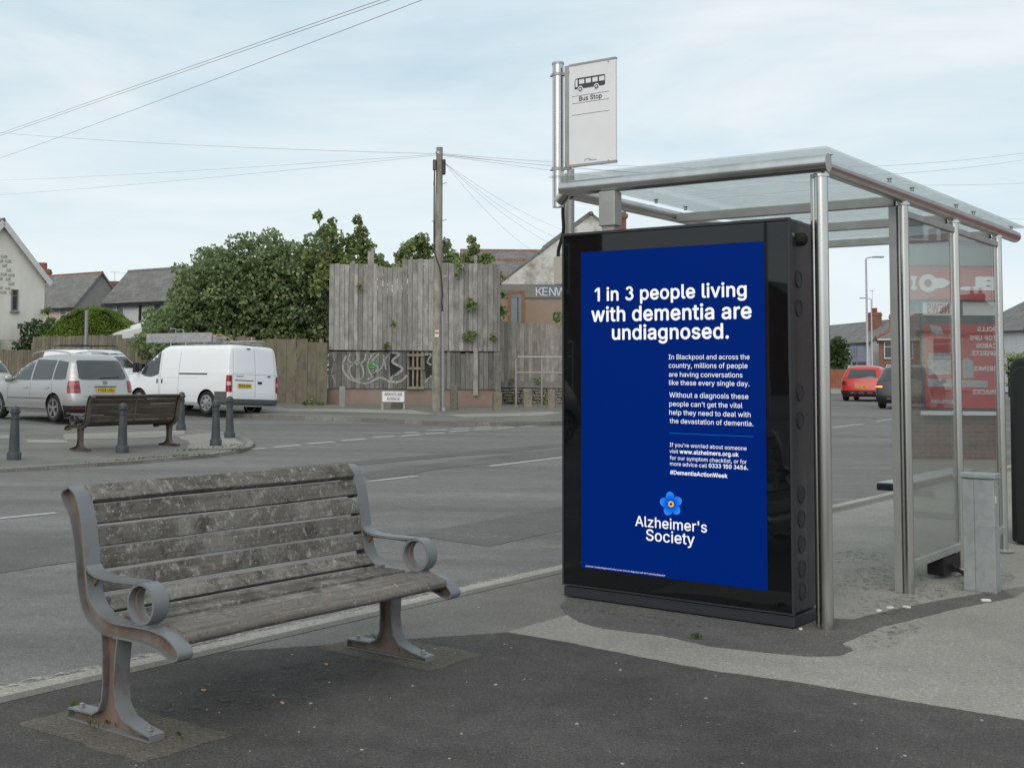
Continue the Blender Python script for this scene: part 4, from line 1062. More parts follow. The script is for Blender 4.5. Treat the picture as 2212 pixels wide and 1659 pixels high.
for i, u_ in enumerate(PU):
    post = MB().tube([(u_, 0, -.02), (u_, 0, ZT - .04)], .040 if i == 0 else .036, 20).build('post', M['steel'], sh, smooth=40)
    if i == 0:
        MB().tube([(u_ + .03, .052, -.02), (u_ + .03, .052, ZT - .05)], .022, 12).build('post_rib', M['steel'], post, smooth=40)
    if i == 1:
        MB().box(u_ - .025, u_ + .025, .038, .088, -.02, ZT - .08).build('post_rib', M['alu'], post)
    MB().lathe([(.05, ZT - .075), (.05, ZT - .058)], 16, (u_, 0, 0)).build('post_collar', M['steel'], post)
    MB().lathe([(.085, .012), (.085, .02), (.07, .026)], 16, (u_, 0, 0)).build('base_plate', M['alu'], post) if i > 1 else None
# roof glass: three sheets, clear of the tubes on small clamps
for a, b in ((-.10, 1.555), (1.565, 3.2), (3.21, 4.98)):
    MB().box(a, b, -.07, 1.84, ZT + .082, ZT + .092).build('roof_pane', M['roofglass'], sh)
    for x_ in (a + .25, b - .25):
        for y_ in (.0, 1.74):
            MB().lathe([(.012, ZT + .05), (.012, ZT + .079), (.022, ZT + .079), (.022, ZT + .081)], 10, (x_, y_, 0)).build('roof_clamp', M['bolt'], sh)
# side panes between the posts
for i, (a, b) in enumerate(((PU[1], PU[2]), (PU[2], PU[3]))):
    MB().box(a + .047, b - .045, -.005, .005, .222, 2.60).build('side_pane', M['pane'], sh)
    MB().box(a + .044, b - .043, -.022, .022, .165, .222).build('bottom_rail', M['alu'], sh, bevel=.004)
    MB().box(a + .044, b - .043, -.02, .02, 2.6, 2.645).build('top_rail', M['alu'], sh, bevel=.004)
# far end panel
MB().box(4.19, 4.225, .05, .82, .30, 2.67).build('end_pane', M['pane'], sh)
MB().box(4.175, 4.24, .82, .87, .0, 2.672).build('end_stile', M['alu'], sh, bevel=.004)
MB().box(4.18, 4.235, .045, .82, .24, .30).build('bottom_rail', M['alu'], sh, bevel=.004)
# perch seat along the inside
MB().box(1.99, 3.95, .13, .34, .655, .705).build('perch_seat', paint('dark_seat', (.02, .025, .035, 1), .35), sh, bevel=.01)
MB().box(2.0, 3.94, .135, .335, .707, .712).build('seat_top', paint('seat_top_grey', (.5, .5, .5, 1), .5), sh)
for x_ in (2.3, 3.6):
    MB().box(x_, x_ + .06, .03, .2, .60, .652).build('seat_bracket', M['alu'], sh)
# dark drip box at the foot of the third post
bx = MB().box(2.35, 2.75, -.02, .10, .03, .155)
bx.build('foot_box', M['gap'], sh, bevel=.01)
MB().tube([(2.45, -.04, .1), (2.6, -.07, .04), (2.72, -.08, .0)], .015, 8).build('bent_stay', M['gap'], sh)
# stub joining the beam to the kiosk
MB().box(-.10, .0, 1.33, 1.45, 2.47, ZT - .05).build('kiosk_bracket', M['alu'], sh, bevel=.006)
MB().box(-.085, -.02, 1.345, 1.435, 2.433, 2.47).build('bracket_foot', M['alu'], sh)

# ---- bus stop flag on its own pole at the left corner of the shelter
bs = thing('bus_stop_sign', 'white bus stop flag on a steel pole rising from the shelter corner', 'bus stop sign', xy(7.30, 4.434, 2.7), UV)
MB().tube([(0, 0, -.07), (0, 0, .925)], .039, 20).build('pole', M['steel'], bs, smooth=40)
MB().lathe([(.042, .925), (.042, .94), (.038, .943)], 20).build('pole_cap', M['alu'], bs)
MB().tube([(0, -.005, -.03), (0, -.045, .01), (0, -.075, ZT - 2.7 + .0)], .044, 16).build('elbow', M['steel'], bs, smooth=40)
for z in (.845, .185):
    c_ = MB().lathe([(.045, z), (.045, z + .02)], 20)
    c_.tube([(0, .04, z + .01), (0, .06, z + .01)], .008, 6)
    c_.box(-.012, .012, -.10, -.04, z, z + .02)
    c_.build('clamp', M['alu'], bs)
zs0, zs1 = 2.907 - 2.7, 3.598 - 2.7
flagm = paint('flag_white', (.78, .78, .80, 1), .35, dirt=.04)
fl = MB().box(-.012, .012, -.452, -.075, zs0, zs1).build('sign_panel', flagm, bs, bevel=.003)
MB().box(-.016, .016, -.095, -.062, zs0 - .01, zs1 + .006).build('edge_channel', M['alu'], bs)
MB().box(-.015, .015, -.452, -.096, zs1 - .002, zs1 + .012).build('top_channel', M['alu'], bs)
MB().box(-.0145, .0145, -.452, -.096, zs0 - .01, zs0 + .006).build('bottom_channel', M['alu'], bs)
ink = paint('sign_ink', (.05, .052, .065, 1), .5, dirt=0)
inkb = paint('sign_ink_blue', (.12, .22, .42, 1), .5, dirt=0)
def sgn(p): return (-.0135, p[0] - 4.434, p[1] - 2.7)
# sign crop scale .2652 from (1300,120)
l1a, l1b = (4.286, 3.466), (3.994, 3.481)
for a, b in (((-.120, .682), (-.405, .682)), ((-.120, .632), (-.405, .632)), ((-.120, .552), (-.405, .552))):
    MB().box(-.0134, -.0118, b[0], a[0], a[1], a[1] + .0022).build('printed_line', ink, fl)
text_on('lettering', 'Bus Stop', ink, fl, (-.0134, -.175, .646), (0, -1, 0), (0, 0, 1), width=.175, bold=.008)
# bus pictogram facing left
def pic(pts, x, mat, nm='bus_pictogram'):
    mb = MB(); mb.prism([(-.14 - .235 * a, .716 + .235 * b) for a, b in pts], x, x + .001, 'x'); return mb.build(nm, mat, fl)
pic([(0, .06), (.0, .27), (.03, .36), (.09, .38), (.95, .38), (1.0, .36), (1.0, .1), (.97, .06)], -.0134, ink)
for a in (.15, .37, .59, .81):
    pic([(a, .2), (a, .33), (a + .17, .33), (a + .17, .2)], -.0142, flagm)
pic([(.03, .12), (.03, .3), (.05, .34), (.10, .34), (.10, .12)], -.0142, flagm)
for a in (.19, .72):
    pic([(a + .085 * math.cos(t), .06 + .085 * math.sin(t)) for t in np.linspace(0, 6.28, 20)[:-1]], -.0142, flagm)
    pic([(a + .062 * math.cos(t), .05 + .062 * math.sin(t)) for t in np.linspace(0, 6.28, 20)[:-1]], -.0150, ink)
    pic([(a + .030 * math.cos(t), .05 + .030 * math.sin(t)) for t in np.linspace(0, 6.28, 14)[:-1]], -.0158, flagm)
mb = MB(); mb.strip([(-.215, .231), (-.23, .243), (-.25, .244), (-.265, .234)], .004, -.0134, -.012); mb.box(-.0134, -.012, -.31, -.25, .229, .233)
mb.build('operator_logo', inkb, fl)
for y_, z_ in ((-.40, .885), (-.40, .215)):
    MB().lathe([(.005, -.0165), (.005, -.012)], 8, (0, y_, z_), 'x').build('rivet', M['bolt'], fl)

# ---- feeder pole behind the kiosk with a black cable
fp = thing('feeder_pole', 'thin grey pole with a black cable rising behind the kiosk', 'pole', xy(8.0, 4.75, 0), UV)
MB().tube([(0, 0, -.02), (0, 0, 3.02)], .028, 14).build('pole_shaft', M['alu'], fp, smooth=40)
MB().tube([(.06, .07, 1.6), (.06, .07, 3.0)], .02, 10).build('conduit', paint('beige_conduit', (.5, .47, .4, 1), .6), fp, smooth=40)
MB().tube([tuple(p) for p in catmull([(-.03, .09, 2.36), (-.03, .085, 2.42), (-.03, .045, 2.55), (-.03, .05, 2.7), (-.03, .04, 2.8)], 5)], .013, 8).build('cable', M['gap'], fp, smooth=60)
MB().box(-.05, .05, .045, .12, 2.15, 2.36).build('junction_box', paint('beige_box', (.5, .46, .38, 1), .6), fp, bevel=.006)
MB().box(-.05, .03, -.16, -.11, 2.2, 2.33).build('clip_box', paint('brown_box', (.25, .17, .12, 1), .6), fp, bevel=.006)

# ============================================================ galvanised cabinet
gv = NT('galvanised_steel')
vv = gv.coord()
a_ = gv.vor(vv, 28, out='Color')
sp_ = gv.n('SeparateColor'); gv.l(a_, sp_.inputs[0])
c = gv.mix(sp_.outputs[0], (.25, .28, .295, 1), (.31, .34, .355, 1))
c = gv.mix(gv.ramp(gv.noise(vv, 3.5, 6, .7), [(.3, G_(.0)), (.75, G_(.6))]), c, (.40, .42, .42, 1))
gv.set(color=c, metal=.25, rough=.48)
M['galv'] = gv.m
cb = thing('utility_cabinet', 'small galvanised grey utility cabinet standing beside the shelter', 'cabinet', xy(9.30, 2.175, 0), UV)
MB().box(.0, .13, .002, .208, .0, .785).build('carcass', M['galv'], cb, bevel=.004)
MB().box(-.006, -.001, .006, .128, .012, .775).build('door', M['galv'], cb, bevel=.002)
MB().box(-.006, -.001, .132, .204, .012, .775).build('door', M['galv'], cb, bevel=.002)
MB().box(-.018, .145, -.008, .218, .787, .82).build('lid', M['galv'], cb, bevel=.005)
for z_ in (.74, .46):
    MB().lathe([(.008, -.004), (.008, .001)], 8, (.03, 0, z_), 'y').build('lock', M['bolt'], cb)
MB().box(.02, .045, -.001, .001, .62, .67).build('sticker', whitep, cb)

# ---- big black rounded cabinet at the right edge
bk = thing('black_cabinet', 'black round shouldered cabinet at the right edge just past the shelter', 'cabinet', xy(12.15, 2.45, T(11.4)), UV)
rub = paint('black_plastic', (.012, .013, .014, 1), .42, dirt=.3)
def rbox(x0, x1, y0, y1, z1, r_, taper=0.):
    pts = []
    for k in range(9):
        t = R(90 * k / 8); pts.append((y1 - r_ + r_ * math.sin(t), z1 - r_ + r_ * math.cos(t)))
    pts += [(y1 + taper, .02), (y0 - taper, .02)]
    for k in range(9):
        t = R(90 * k / 8); pts.append((y0 + r_ - r_ * math.cos(t), z1 - r_ + r_ * math.sin(t)))
    mb = MB(); mb.prism(pts, x0, x1); return mb
rbox(0, .8, 0, .25, 1.66, .10, .01).build('shell', rub, bk, smooth=35, bevel=.03)
rbox(-.03, -.001, .03, .22, 1.58, .08, .0).build('front_panel', rub, bk, smooth=35, bevel=.012)
rbox(.801, .83, .03, .22, 1.58, .08, .0).build('rear_panel', rub, bk, smooth=35, bevel=.012)
for z_ in (.4, .9):
    MB().lathe([(.012, .25), (.012, .27)], 8, (.3, 0, z_), 'y').build('bolt', M['bolt'], bk)

# ============================================================ bollards
M['bollard'] = paint('bollard_grey', (.052, .06, .068, 1), .5, dirt=.25, scale=4)
prof = [(.115, 0), (.118, .10), (.112, .118), (.092, .13), (.089, .15), (.068, .62), (.066, .66), (.078, .665), (.078, .685), (.066, .69), (.065, .745), (.082, .75), (.09, .77), (.088, .785), (.07, .79), (.072, .815), (.06, .85), (.035, .868), (.012, .873)]
bme = MB().lathe(prof[:6], 16); 
def make_bollard():
    t = thing('bollard', None, 'bollard', (0, 0, 0), 0, 'cast iron bollards round the island')
    MB().lathe(prof[:4], 16).build('base', M['bollard'], t, smooth=30)
    MB().lathe(prof[3:9], 16).build('shaft', M['bollard'], t, smooth=30)
    MB().lathe(prof[8:], 16).build('cap', M['bollard'], t, smooth=30)
    return t
b0 = make_bollard()
for i, (q, l) in enumerate((((11.733, 17.346), 'grey bollard at the far left edge in front of the silver car'), ((13.923, 17.326), 'grey bollard directly in front of the far bench'), ((18.992, 21.544), 'grey bollard at the right end of the far bench, behind it'),
                            ((16.306, 17.495), 'nearer of the two grey bollards at the island corner in front of the van'), ((18.010, 18.904), 'rightmost grey bollard, standing behind the corner pair'))):
    o = b0 if i == 0 else copy_tree(b0)
    o.location = xy(*q); o['label'] = l
    o.rotation_euler = (rnd.uniform(-.012, .012), rnd.uniform(-.012, .012), 0)

# ============================================================ vehicles
def S_(d, p):
    d = min(max(d, 0.), 1.)
    return (1 - (1 - d) ** p) ** (1 / p)
class Body:
    """car body lofted from horizontal slices; x forward from the tail, y left, z up"""
    def __init__(s, rows, rr, fr, pr=2.6, pf=2.3, k=9):
        # rows: z, rear x, front x, half width
        P = [Vector(r_) for r_ in rows]
        out = []
        for i in range(len(P) - 1):
            p0 = P[max(i - 1, 0)]; p1 = P[i]; p2 = P[i + 1]; p3 = P[min(i + 2, len(P) - 1)]
            for j in range(k):
                t = j / k
                c = .5 * ((2 * p1) + (p2 - p0) * t + (2 * p0 - 5 * p1 + 4 * p2 - p3) * t * t + (3 * p1 - p0 - 3 * p2 + p3) * t ** 3)
                c.x = p1.x + (p2.x - p1.x) * t
                out.append(c)
        out.append(P[-1])
        s.rows = np.array([tuple(c) for c in out]); s.rr, s.fr, s.pr, s.pf = rr, fr, pr, pf
    def at(s, z):
        return [float(np.interp(z, s.rows[:, 0], s.rows[:, i])) for i in (1, 2, 3)]
    def frz(s, z):
        return s.fr * float(np.interp(z, [.95, 1.25], [1, .42]))
    def side(s, x, z):
        a, b, w = s.at(z)
        return w * S_((x - a) / s.rr, s.pr) * S_((b - x) / s.frz(z), s.pf)
    def rear(s, y, z):
        a, b, w = s.at(z); q = min(abs(y) / w, .9999)
        return a + s.rr * (1 - (1 - q ** s.pr) ** (1 / s.pr))
    def front(s, y, z):
        a, b, w = s.at(z); q = min(abs(y) / w, .9999)
        return b - s.frz(z) * (1 - (1 - q ** s.pf) ** (1 / s.pf))
    def mesh(s):
        mb = MB(); N = 8; rings = []
        for z, a, b, w in s.rows:
            half = []
            for i in range(N):
                t = math.pi / 2 * i / N
                half.append((a + s.rr * (1 - math.cos(t) ** (2 / s.pr)), w * math.sin(t) ** (2 / s.pr)))
            x0, x1 = a + s.rr, b - s.frz(z)
            for i in range(9):
                half.append((x0 + (x1 - x0) * i / 8, w))
            for i in range(N - 1, 0, -1):
                t = math.pi / 2 * i / N
                half.append((b - s.frz(z) * (1 - math.cos(t) ** (2 / s.pf)), w * math.sin(t) ** (2 / s.pf)))
            half.append((b, 0))
            ring = [(x, y, z) for x, y in half] + [(x, -y, z) for x, y in half[-2:0:-1]]
            rings.append(ring)
        n = len(rings[0])
        vs = [p for r_ in rings for p in r_]
        fs = []
        for i in range(len(rings) - 1):
            for k in range(n):
                a = i * n + k; b = i * n + (k + 1) % n
                fs.append((a, b, b + n, a + n))
        fs.append(tuple(range(n - 1, -1, -1))); fs.append(tuple((len(rings) - 1) * n + k for k in range(n)))
        mb.add(vs, fs)
        return mb.mesh('body')
    def panel(s, kind, poly, off=.006, depth=.02, sg=1, step=.11):
        bm = bmesh.new()
        bm.faces.new([bm.verts.new((p[0], p[1], 0)) for p in poly])
        xs = [p[0] for p in poly]; ys = [p[1] for p in poly]
        for ax, lo, hi in ((0, min(xs), max(xs)), (1, min(ys), max(ys))):
            k = lo + step
            while k < hi - .02:
                co = (k, 0, 0) if ax == 0 else (0, k, 0); no = (1, 0, 0) if ax == 0 else (0, 1, 0)
                bmesh.ops.bisect_plane(bm, geom=bm.verts[:] + bm.edges[:] + bm.faces[:], plane_co=co, plane_no=no)
                k += step
        be = [e for e in bm.edges if e.is_boundary]
        r_ = bmesh.ops.extrude_edge_only(bm, edges=be)
        low = {x for x in r_['geom'] if isinstance(x, bmesh.types.BMVert)}
        for v_ in bm.verts:
            a, z = v_.co.x, v_.co.y; o_ = off - (depth if v_ in low else 0)
            if kind == 'side':
                v_.co = (a, sg * (s.side(a, z) + o_), z)
            elif kind == 'rear':
                v_.co = (s.rear(a, z) - o_, a, z)
            else:
                v_.co = (s.front(a, z) + o_, a, z)
        bmesh.ops.recalc_face_normals(bm, faces=bm.faces)
        me = bpy.data.meshes.new('p'); bm.to_mesh(me); bm.free(); return me
    def wrap(s, z0, z1, ymin, xmax, off=.008, sg=1, nz_=5, end='rear', depth=.02):
        """strip round a corner: from y=ymin on the tail to x=xmax on the side"""
        mb = MB(); rows_ = []
        for i in range(nz_ + 1):
            z = z0 + (z1 - z0) * i / nz_; w = s.at(z)[2]; pts = []
            ys = np.linspace(ymin, w * .97, 9)
            for y in ys:
                pts.append((s.rear(y, z) if end == 'rear' else s.front(y, z), y))
            xa = pts[-1][0]
            for x in np.linspace(xa, xmax, 7)[1:]:
                pts.append((x, s.side(x, z)))
            q = []
            for k in range(len(pts)):
                a = Vector(pts[max(k - 1, 0)]); b = Vector(pts[min(k + 1, len(pts) - 1)]); d = (b - a).normalized()
                nrm = Vector((-d.y, d.x)) if end == 'rear' else Vector((d.y, -d.x))
                if nrm.y < -1e-6 and abs(nrm.x) < .5: nrm = -nrm
                q.append((Vector(pts[k]) + nrm * off, Vector(pts[k]) - nrm * (depth - off), z))
            rows_.append(q)
        n = len(rows_[0]); vs = []; fs = []
        for q in rows_:
            vs += [(a.x, sg * a.y, z) for a, b, z in q]
        k0 = len(vs)
        for q in rows_:
            vs += [(b.x, sg * b.y, z) for a, b, z in q]
        for i in range(nz_):
            for k in range(n - 1):
                a = i * n + k; fs.append((a, a + 1, a + n + 1, a + n))
        loop = [k for k in range(n)] + [i * n + n - 1 for i in range(1, nz_ + 1)] + [nz_ * n + k for k in range(n - 2, -1, -1)] + [i * n for i in range(nz_ - 1, 0, -1)]
        for i in range(len(loop)):
            a, b = loop[i], loop[(i + 1) % len(loop)]
            fs.append((a, b, b + k0, a + k0))
        mb.add(vs, fs); return mb.mesh('w')

M['carglass'] = None
cg = NT('car_glass'); cg.set(color=(.045, .052, .052, 1), rough=.05, spec=.8); M['carglass'] = cg.m
M['tyre'] = paint('tyre_rubber', (.016, .016, .016, 1), .8)
M['rim'] = paint('wheel_silver', (.38, .38, .38, 1), .35, .5, dirt=.3)
M['rimdark'] = paint('wheel_dark', (.02, .02, .02, 1), .6)
M['trim'] = paint('black_trim', (.018, .018, .02, 1), .55)
M['greytrim'] = paint('grey_bumper', (.10, .10, .105, 1), .6, dirt=.2)
M['arch'] = paint('arch_liner', (.006, .006, .006, 1), .9)
def lens(name, c, e=0):
    n = NT(name); n.set(color=c, rough=.12, spec=.6, coat=.5)
    if e: n.p.inputs['Emission Color'].default_value = c; n.p.inputs['Emission Strength'].default_value = e
    return n.m
M['red'] = lens('red_lens', (.30, .012, .014, 1)); M['clear'] = lens('clear_lens', (.55, .5, .5, 1)); M['smoked'] = lens('smoked_lens', (.10, .01, .012, 1)); M['lit'] = lens('lit_lens', (1, .22, .05, 1), 2.5); M['head'] = lens('headlamp', (.5, .52, .54, 1))
M['yellow'] = paint('plate_yellow', (.68, .47, .02, 1), .45, dirt=.1)
M['crease'] = paint('body_crease', (.38, .39, .41, 1), .5)
M['seam'] = paint('panel_seam', (.10, .10, .105, 1), .7)
chrome = paint('chrome', (.6, .6, .6, 1), .15, 1., dirt=.05)
def carpaint(name, c, metal=0., rough=.3):
    n = NT(name); n.set(color=c, rough=rough, metal=metal, coat=.6, spec=.5); n.p.inputs['Coat Roughness'].default_value = .08
    return n.m
def wheel_meshes(r_, w, style):
    ty = MB().lathe([(r_ * .66, -w / 2 + .01), (r_ * .9, -w / 2), (r_ * .97, -w / 2 + .025), (r_, -w / 4), (r_, w / 4), (r_ * .97, w / 2 - .025), (r_ * .9, w / 2), (r_ * .66, w / 2 - .01)], 28, axis='y').mesh('wheel')
    rm = MB()
    rm.strip([(r_ * .65 * math.cos(t), r_ * .65 * math.sin(t)) for t in np.linspace(0, 6.283, 29)[:-1]], .02, -w / 2, w / 2 + .004, axis='y', closed=True)
    if style == 'alloy':
        for k in range(5):
            for dlt in (-.13, .13):
                a = 2 * math.pi * k / 5 + .3; b = a + dlt
                rm.bar((r_ * .1 * math.cos(a), w / 2 - .012, r_ * .1 * math.sin(a)), (r_ * .63 * math.cos(b), w / 2 - .002, r_ * .63 * math.sin(b)), .02, r_ * .085, up=(0, 1, 0))
        rm.lathe([(r_ * .16, w / 2 - .02), (r_ * .14, w / 2 + .002), (.01, w / 2 + .004)], 16, axis='y')
    else:
        rm.lathe([(r_ * .64, w / 2 - .01), (r_ * .5, w / 2 + .008), (r_ * .4, w / 2 - .006), (r_ * .22, w / 2 + .01), (.01, w / 2 + .012)], 24, axis='y')
    rm = rm.mesh('rim')
    dk = MB().lathe([(r_ * .64, w / 2 - .05), (.01, w / 2 - .05)], 20, axis='y')
    if style != 'alloy':
        for k in range(7):
            a = 2 * math.pi * k / 7
            dk.lathe([(r_ * .085, w / 2 - .02), (r_ * .085, w / 2 + .009)], 10, (r_ * .46 * math.cos(a), 0, r_ * .46 * math.sin(a)), axis='y')
    dk = dk.mesh('wheel_recess')
    setmat(ty, M['tyre']); setmat(rm, M['rim']); setmat(dk, M['rimdark'])
    return ty, rm, dk
def vehicle(name, label, cat, body, loc, rz, pm, axles, wr, track, style='alloy', group=None, rot=None):
    t = thing(name, label, cat, loc, rz, group, rot)
    me = body.mesh(); me.materials.append(pm); me.materials.append(M['arch'])
    tmp = bpy.data.objects.new('tmp', me); COL.objects.link(tmp)
    cut = MB()
    for x in axles:
        for sg in (-1, 1):
            cut.lathe([(wr * 1.13, sg * (track - .22)), (wr * 1.13, sg * (track + .5))], 28, (x, 0, wr * 1.02), axis='y')
    cm = cut.mesh('cut'); cm.materials.append(pm); cm.materials.append(M['arch'])
    cm.polygons.foreach_set('material_index', [1] * len(cm.polygons))
    co = bpy.data.objects.new('cut', cm); COL.objects.link(co)
    b = tmp.modifiers.new('b', 'BOOLEAN'); b.object = co; b.operation = 'DIFFERENCE'; b.solver = 'EXACT'
    dg = bpy.context.evaluated_depsgraph_get()
    res = bpy.data.meshes.new_from_object(tmp.evaluated_get(dg))
    bpy.data.objects.remove(tmp); bpy.data.objects.remove(co)
    o = link('body', res, None, t, smooth=32)
    ty, rm, dk = wheel_meshes(wr, .2, style)
    for x in axles:
        for sg in (1, -1):
            w_ = link('wheel', ty, None, t, loc=(x, sg * (track - .1), wr), smooth=35)
            if sg < 0: w_.rotation_euler = (0, 0, math.pi)
            link('rim', rm, None, w_, smooth=35); link('wheel_recess', dk, None, w_)
    return t
def plate(t, body, y, z, text, mat=None, end='rear', tilt=.015):
    x = body.rear(y, z) - .012 if end == 'rear' else body.front(y, z) + .012
    sx_ = -1 if end == 'rear' else 1
    p = MB().box(min(x, x + sx_ * .012), max(x, x + sx_ * .012), y - .26, y + .26, z - .055, z + .055).build('number_plate', mat or M['yellow'], t)
    text_on('plate_text', text, M['arch'], p, (x + sx_ * .0135, y, z - .036), (0, sx_ * -1. * -sx_ * (-1 if end == 'rear' else 1) if False else (-1 if end == 'rear' else 1), 0), (0, 0, 1), width=.44, height=.072, bold=.01, center=True)
    return p

# --- silver people carrier
tb = Body([(.2, .10, 4.30, .80), (.30, .02, 4.36, .85), (.45, -.01, 4.40, .885), (.62, .0, 4.38, .893), (.8, .04, 4.28, .89), (.92, .07, 4.02, .88), (1.0, .10, 3.55, .862), (1.06, .12, 3.25, .845), (1.25, .21, 2.85, .79), (1.42, .30, 2.5, .73), (1.53, .39, 2.15, .67), (1.59, .50, 1.9, .60), (1.63, .75, 1.6, .46), (1.645, 1.0, 1.4, .30)], .34, .7, 3.0, 2.4)
sil = carpaint('silver_car_paint', (.43, .43, .425, 1), .5, .34)
tp = xy(19.55, 25.0)
tour = vehicle('silver_car', 'silver people carrier parked at the left edge, seen from its tail', 'car', tb, tp, UV + R(90) - R(5), sil, (.92, 3.6), .325, .88)
tour.scale = (1.05, 1.05, 1.05)
def P_(t, me, name, mat, parent=None, **kw):
    return link(name, me, mat, parent or t, smooth=40, **kw)
for sg in (1, -1):
    P_(tour, tb.panel('side', [(.42, 1.03), (.52, 1.43), (.98, 1.47), (.98, 1.01), (.6, 1.01)], sg=sg), 'side_window', M['carglass'])
    P_(tour, tb.panel('side', [(1.05, 1.005), (1.05, 1.475), (1.95, 1.49), (1.95, .99)], sg=sg), 'side_window', M['carglass'])
    P_(tour, tb.panel('side', [(2.03, .985), (2.03, 1.488), (2.24, 1.475), (2.52, 1.33), (2.98, 1.03), (2.9, .985)], sg=sg), 'side_window', M['carglass'])
    P_(tour, tb.panel('side', [(1.25, .545), (1.25, .565), (3.1, .555), (3.1, .535)], sg=sg, off=.012), 'side_moulding', M['seam'])
    P_(tour, tb.panel('side', [(1.0, .30), (1.0, .325), (3.3, .325), (3.3, .30)], sg=sg, off=.02), 'sill_strip', chrome)
    for x0_ in (.995, 1.99, 3.08):
        P_(tour, tb.panel('side', [(x0_, .36), (x0_ + .008, .36), (x0_ + .008, .98), (x0_, .98)], sg=sg, off=.0015, depth=.004), 'door_seam', M['seam'])
    for x0_ in (1.12, 2.12):
        P_(tour, tb.panel('side', [(x0_, .80), (x0_, .83), (x0_ + .2, .83), (x0_ + .2, .80)], sg=sg, off=.03), 'door_handle', sil)
    P_(tour, tb.wrap(.70, .985, .66, .30, off=.008, sg=sg), 'tail_light', M['smoked'])
    P_(tour, tb.wrap(.72, .80, .67, .29, off=.011, sg=sg), 'light_lens', M['red'])
    P_(tour, tb.wrap(.87, .96, .67, .27, off=.011, sg=sg), 'light_lens', M['red'])
    P_(tour, tb.wrap(.235, .40, .0, .50, off=.012, sg=sg), 'lower_bumper', M['trim'])
    P_(tour, tb.wrap(.33, .355, .42, .1, off=.016, sg=sg), 'reflector', M['red'])
    MB().tube([tuple(p) for p in catmull([(.72, sg * .56, 1.60), (.85, sg * .575, 1.665), (1.6, sg * .60, 1.70), (2.3, sg * .57, 1.66), (2.5, sg * .55, 1.57)], 4)], .016, 8).build('roof_rail', sil, tour, smooth=50)
    mr = MB().lathe([(.02, .86), (.09, .90), (.10, 1.0), (.05, 1.06)], 12, (2.95, 0, 1.02), axis='y') if sg > 0 else MB().lathe([(.02, -.86), (.09, -.90), (.10, -1.0), (.05, -1.06)], 12, (2.95, 0, 1.02), axis='y')
    mr.build('wing_mirror', sil, tour, smooth=50)
P_(tour, tb.panel('rear', [(-.66, 1.06), (-.60, 1.02), (.60, 1.02), (.66, 1.06), (.60, 1.44), (.55, 1.475), (-.55, 1.475), (-.60, 1.44)], off=.014), 'rear_window', M['carglass'])
P_(tour, tb.panel('front', [(-.68, 1.08), (.68, 1.08), (.56, 1.52), (-.56, 1.52)]), 'windscreen', M['carglass'])
P_(tour, tb.panel('rear', [(-.62, .60), (.62, .60), (.62, .607), (-.62, .607)], off=.0015, depth=.004), 'hatch_seam', M['seam'])
P_(tour, tb.panel('rear', [(-.30, .685), (.30, .685), (.33, .84), (-.33, .84)], off=-.004, depth=.004), 'plate_recess', sil)
P_(tour, tb.panel('rear', [(-.30, .84), (.30, .84), (.30, .862), (-.30, .862)], off=.02), 'hatch_handle', M['seam'])
plate(tour, tb, 0, .765, 'FY08 UGU')
em = MB(); x_ = tb.rear(0, .94) - .008
em.strip([(.055 * math.cos(t), .94 + .055 * math.sin(t)) for t in np.linspace(0, 6.283, 21)[:-1]], .009, x_ - .012, x_, closed=True)
for a, b in (((-.03, .972), (-.012, .93)), ((-.012, .93), (0, .955)), ((0, .955), (.012, .93)), ((.012, .93), (.03, .972)), ((-.02, .972), (-.002, .935 + .045)), ((.02, .972), (.002, .98)), ((-.042, .955), (-.024, .905)), ((-.024, .905), (0, .945)), ((0, .945), (.024, .905)), ((.024, .905), (.042, .955))):
    em.bar((x_ - .008, a[0], a[1]), (x_ - .008, b[0], b[1]), .007, .007)
em.build('badge', chrome, tour)
MB().bar((tb.rear(.1, 1.05) - .02, .12, 1.05), (tb.rear(-.45, 1.09) - .03, -.42, 1.07), .015, .02).build('wiper', M['trim'], tour)
MB().box(.46, .48, .66, .86, .12, .34).build('mud_flap', M['trim'], tour)

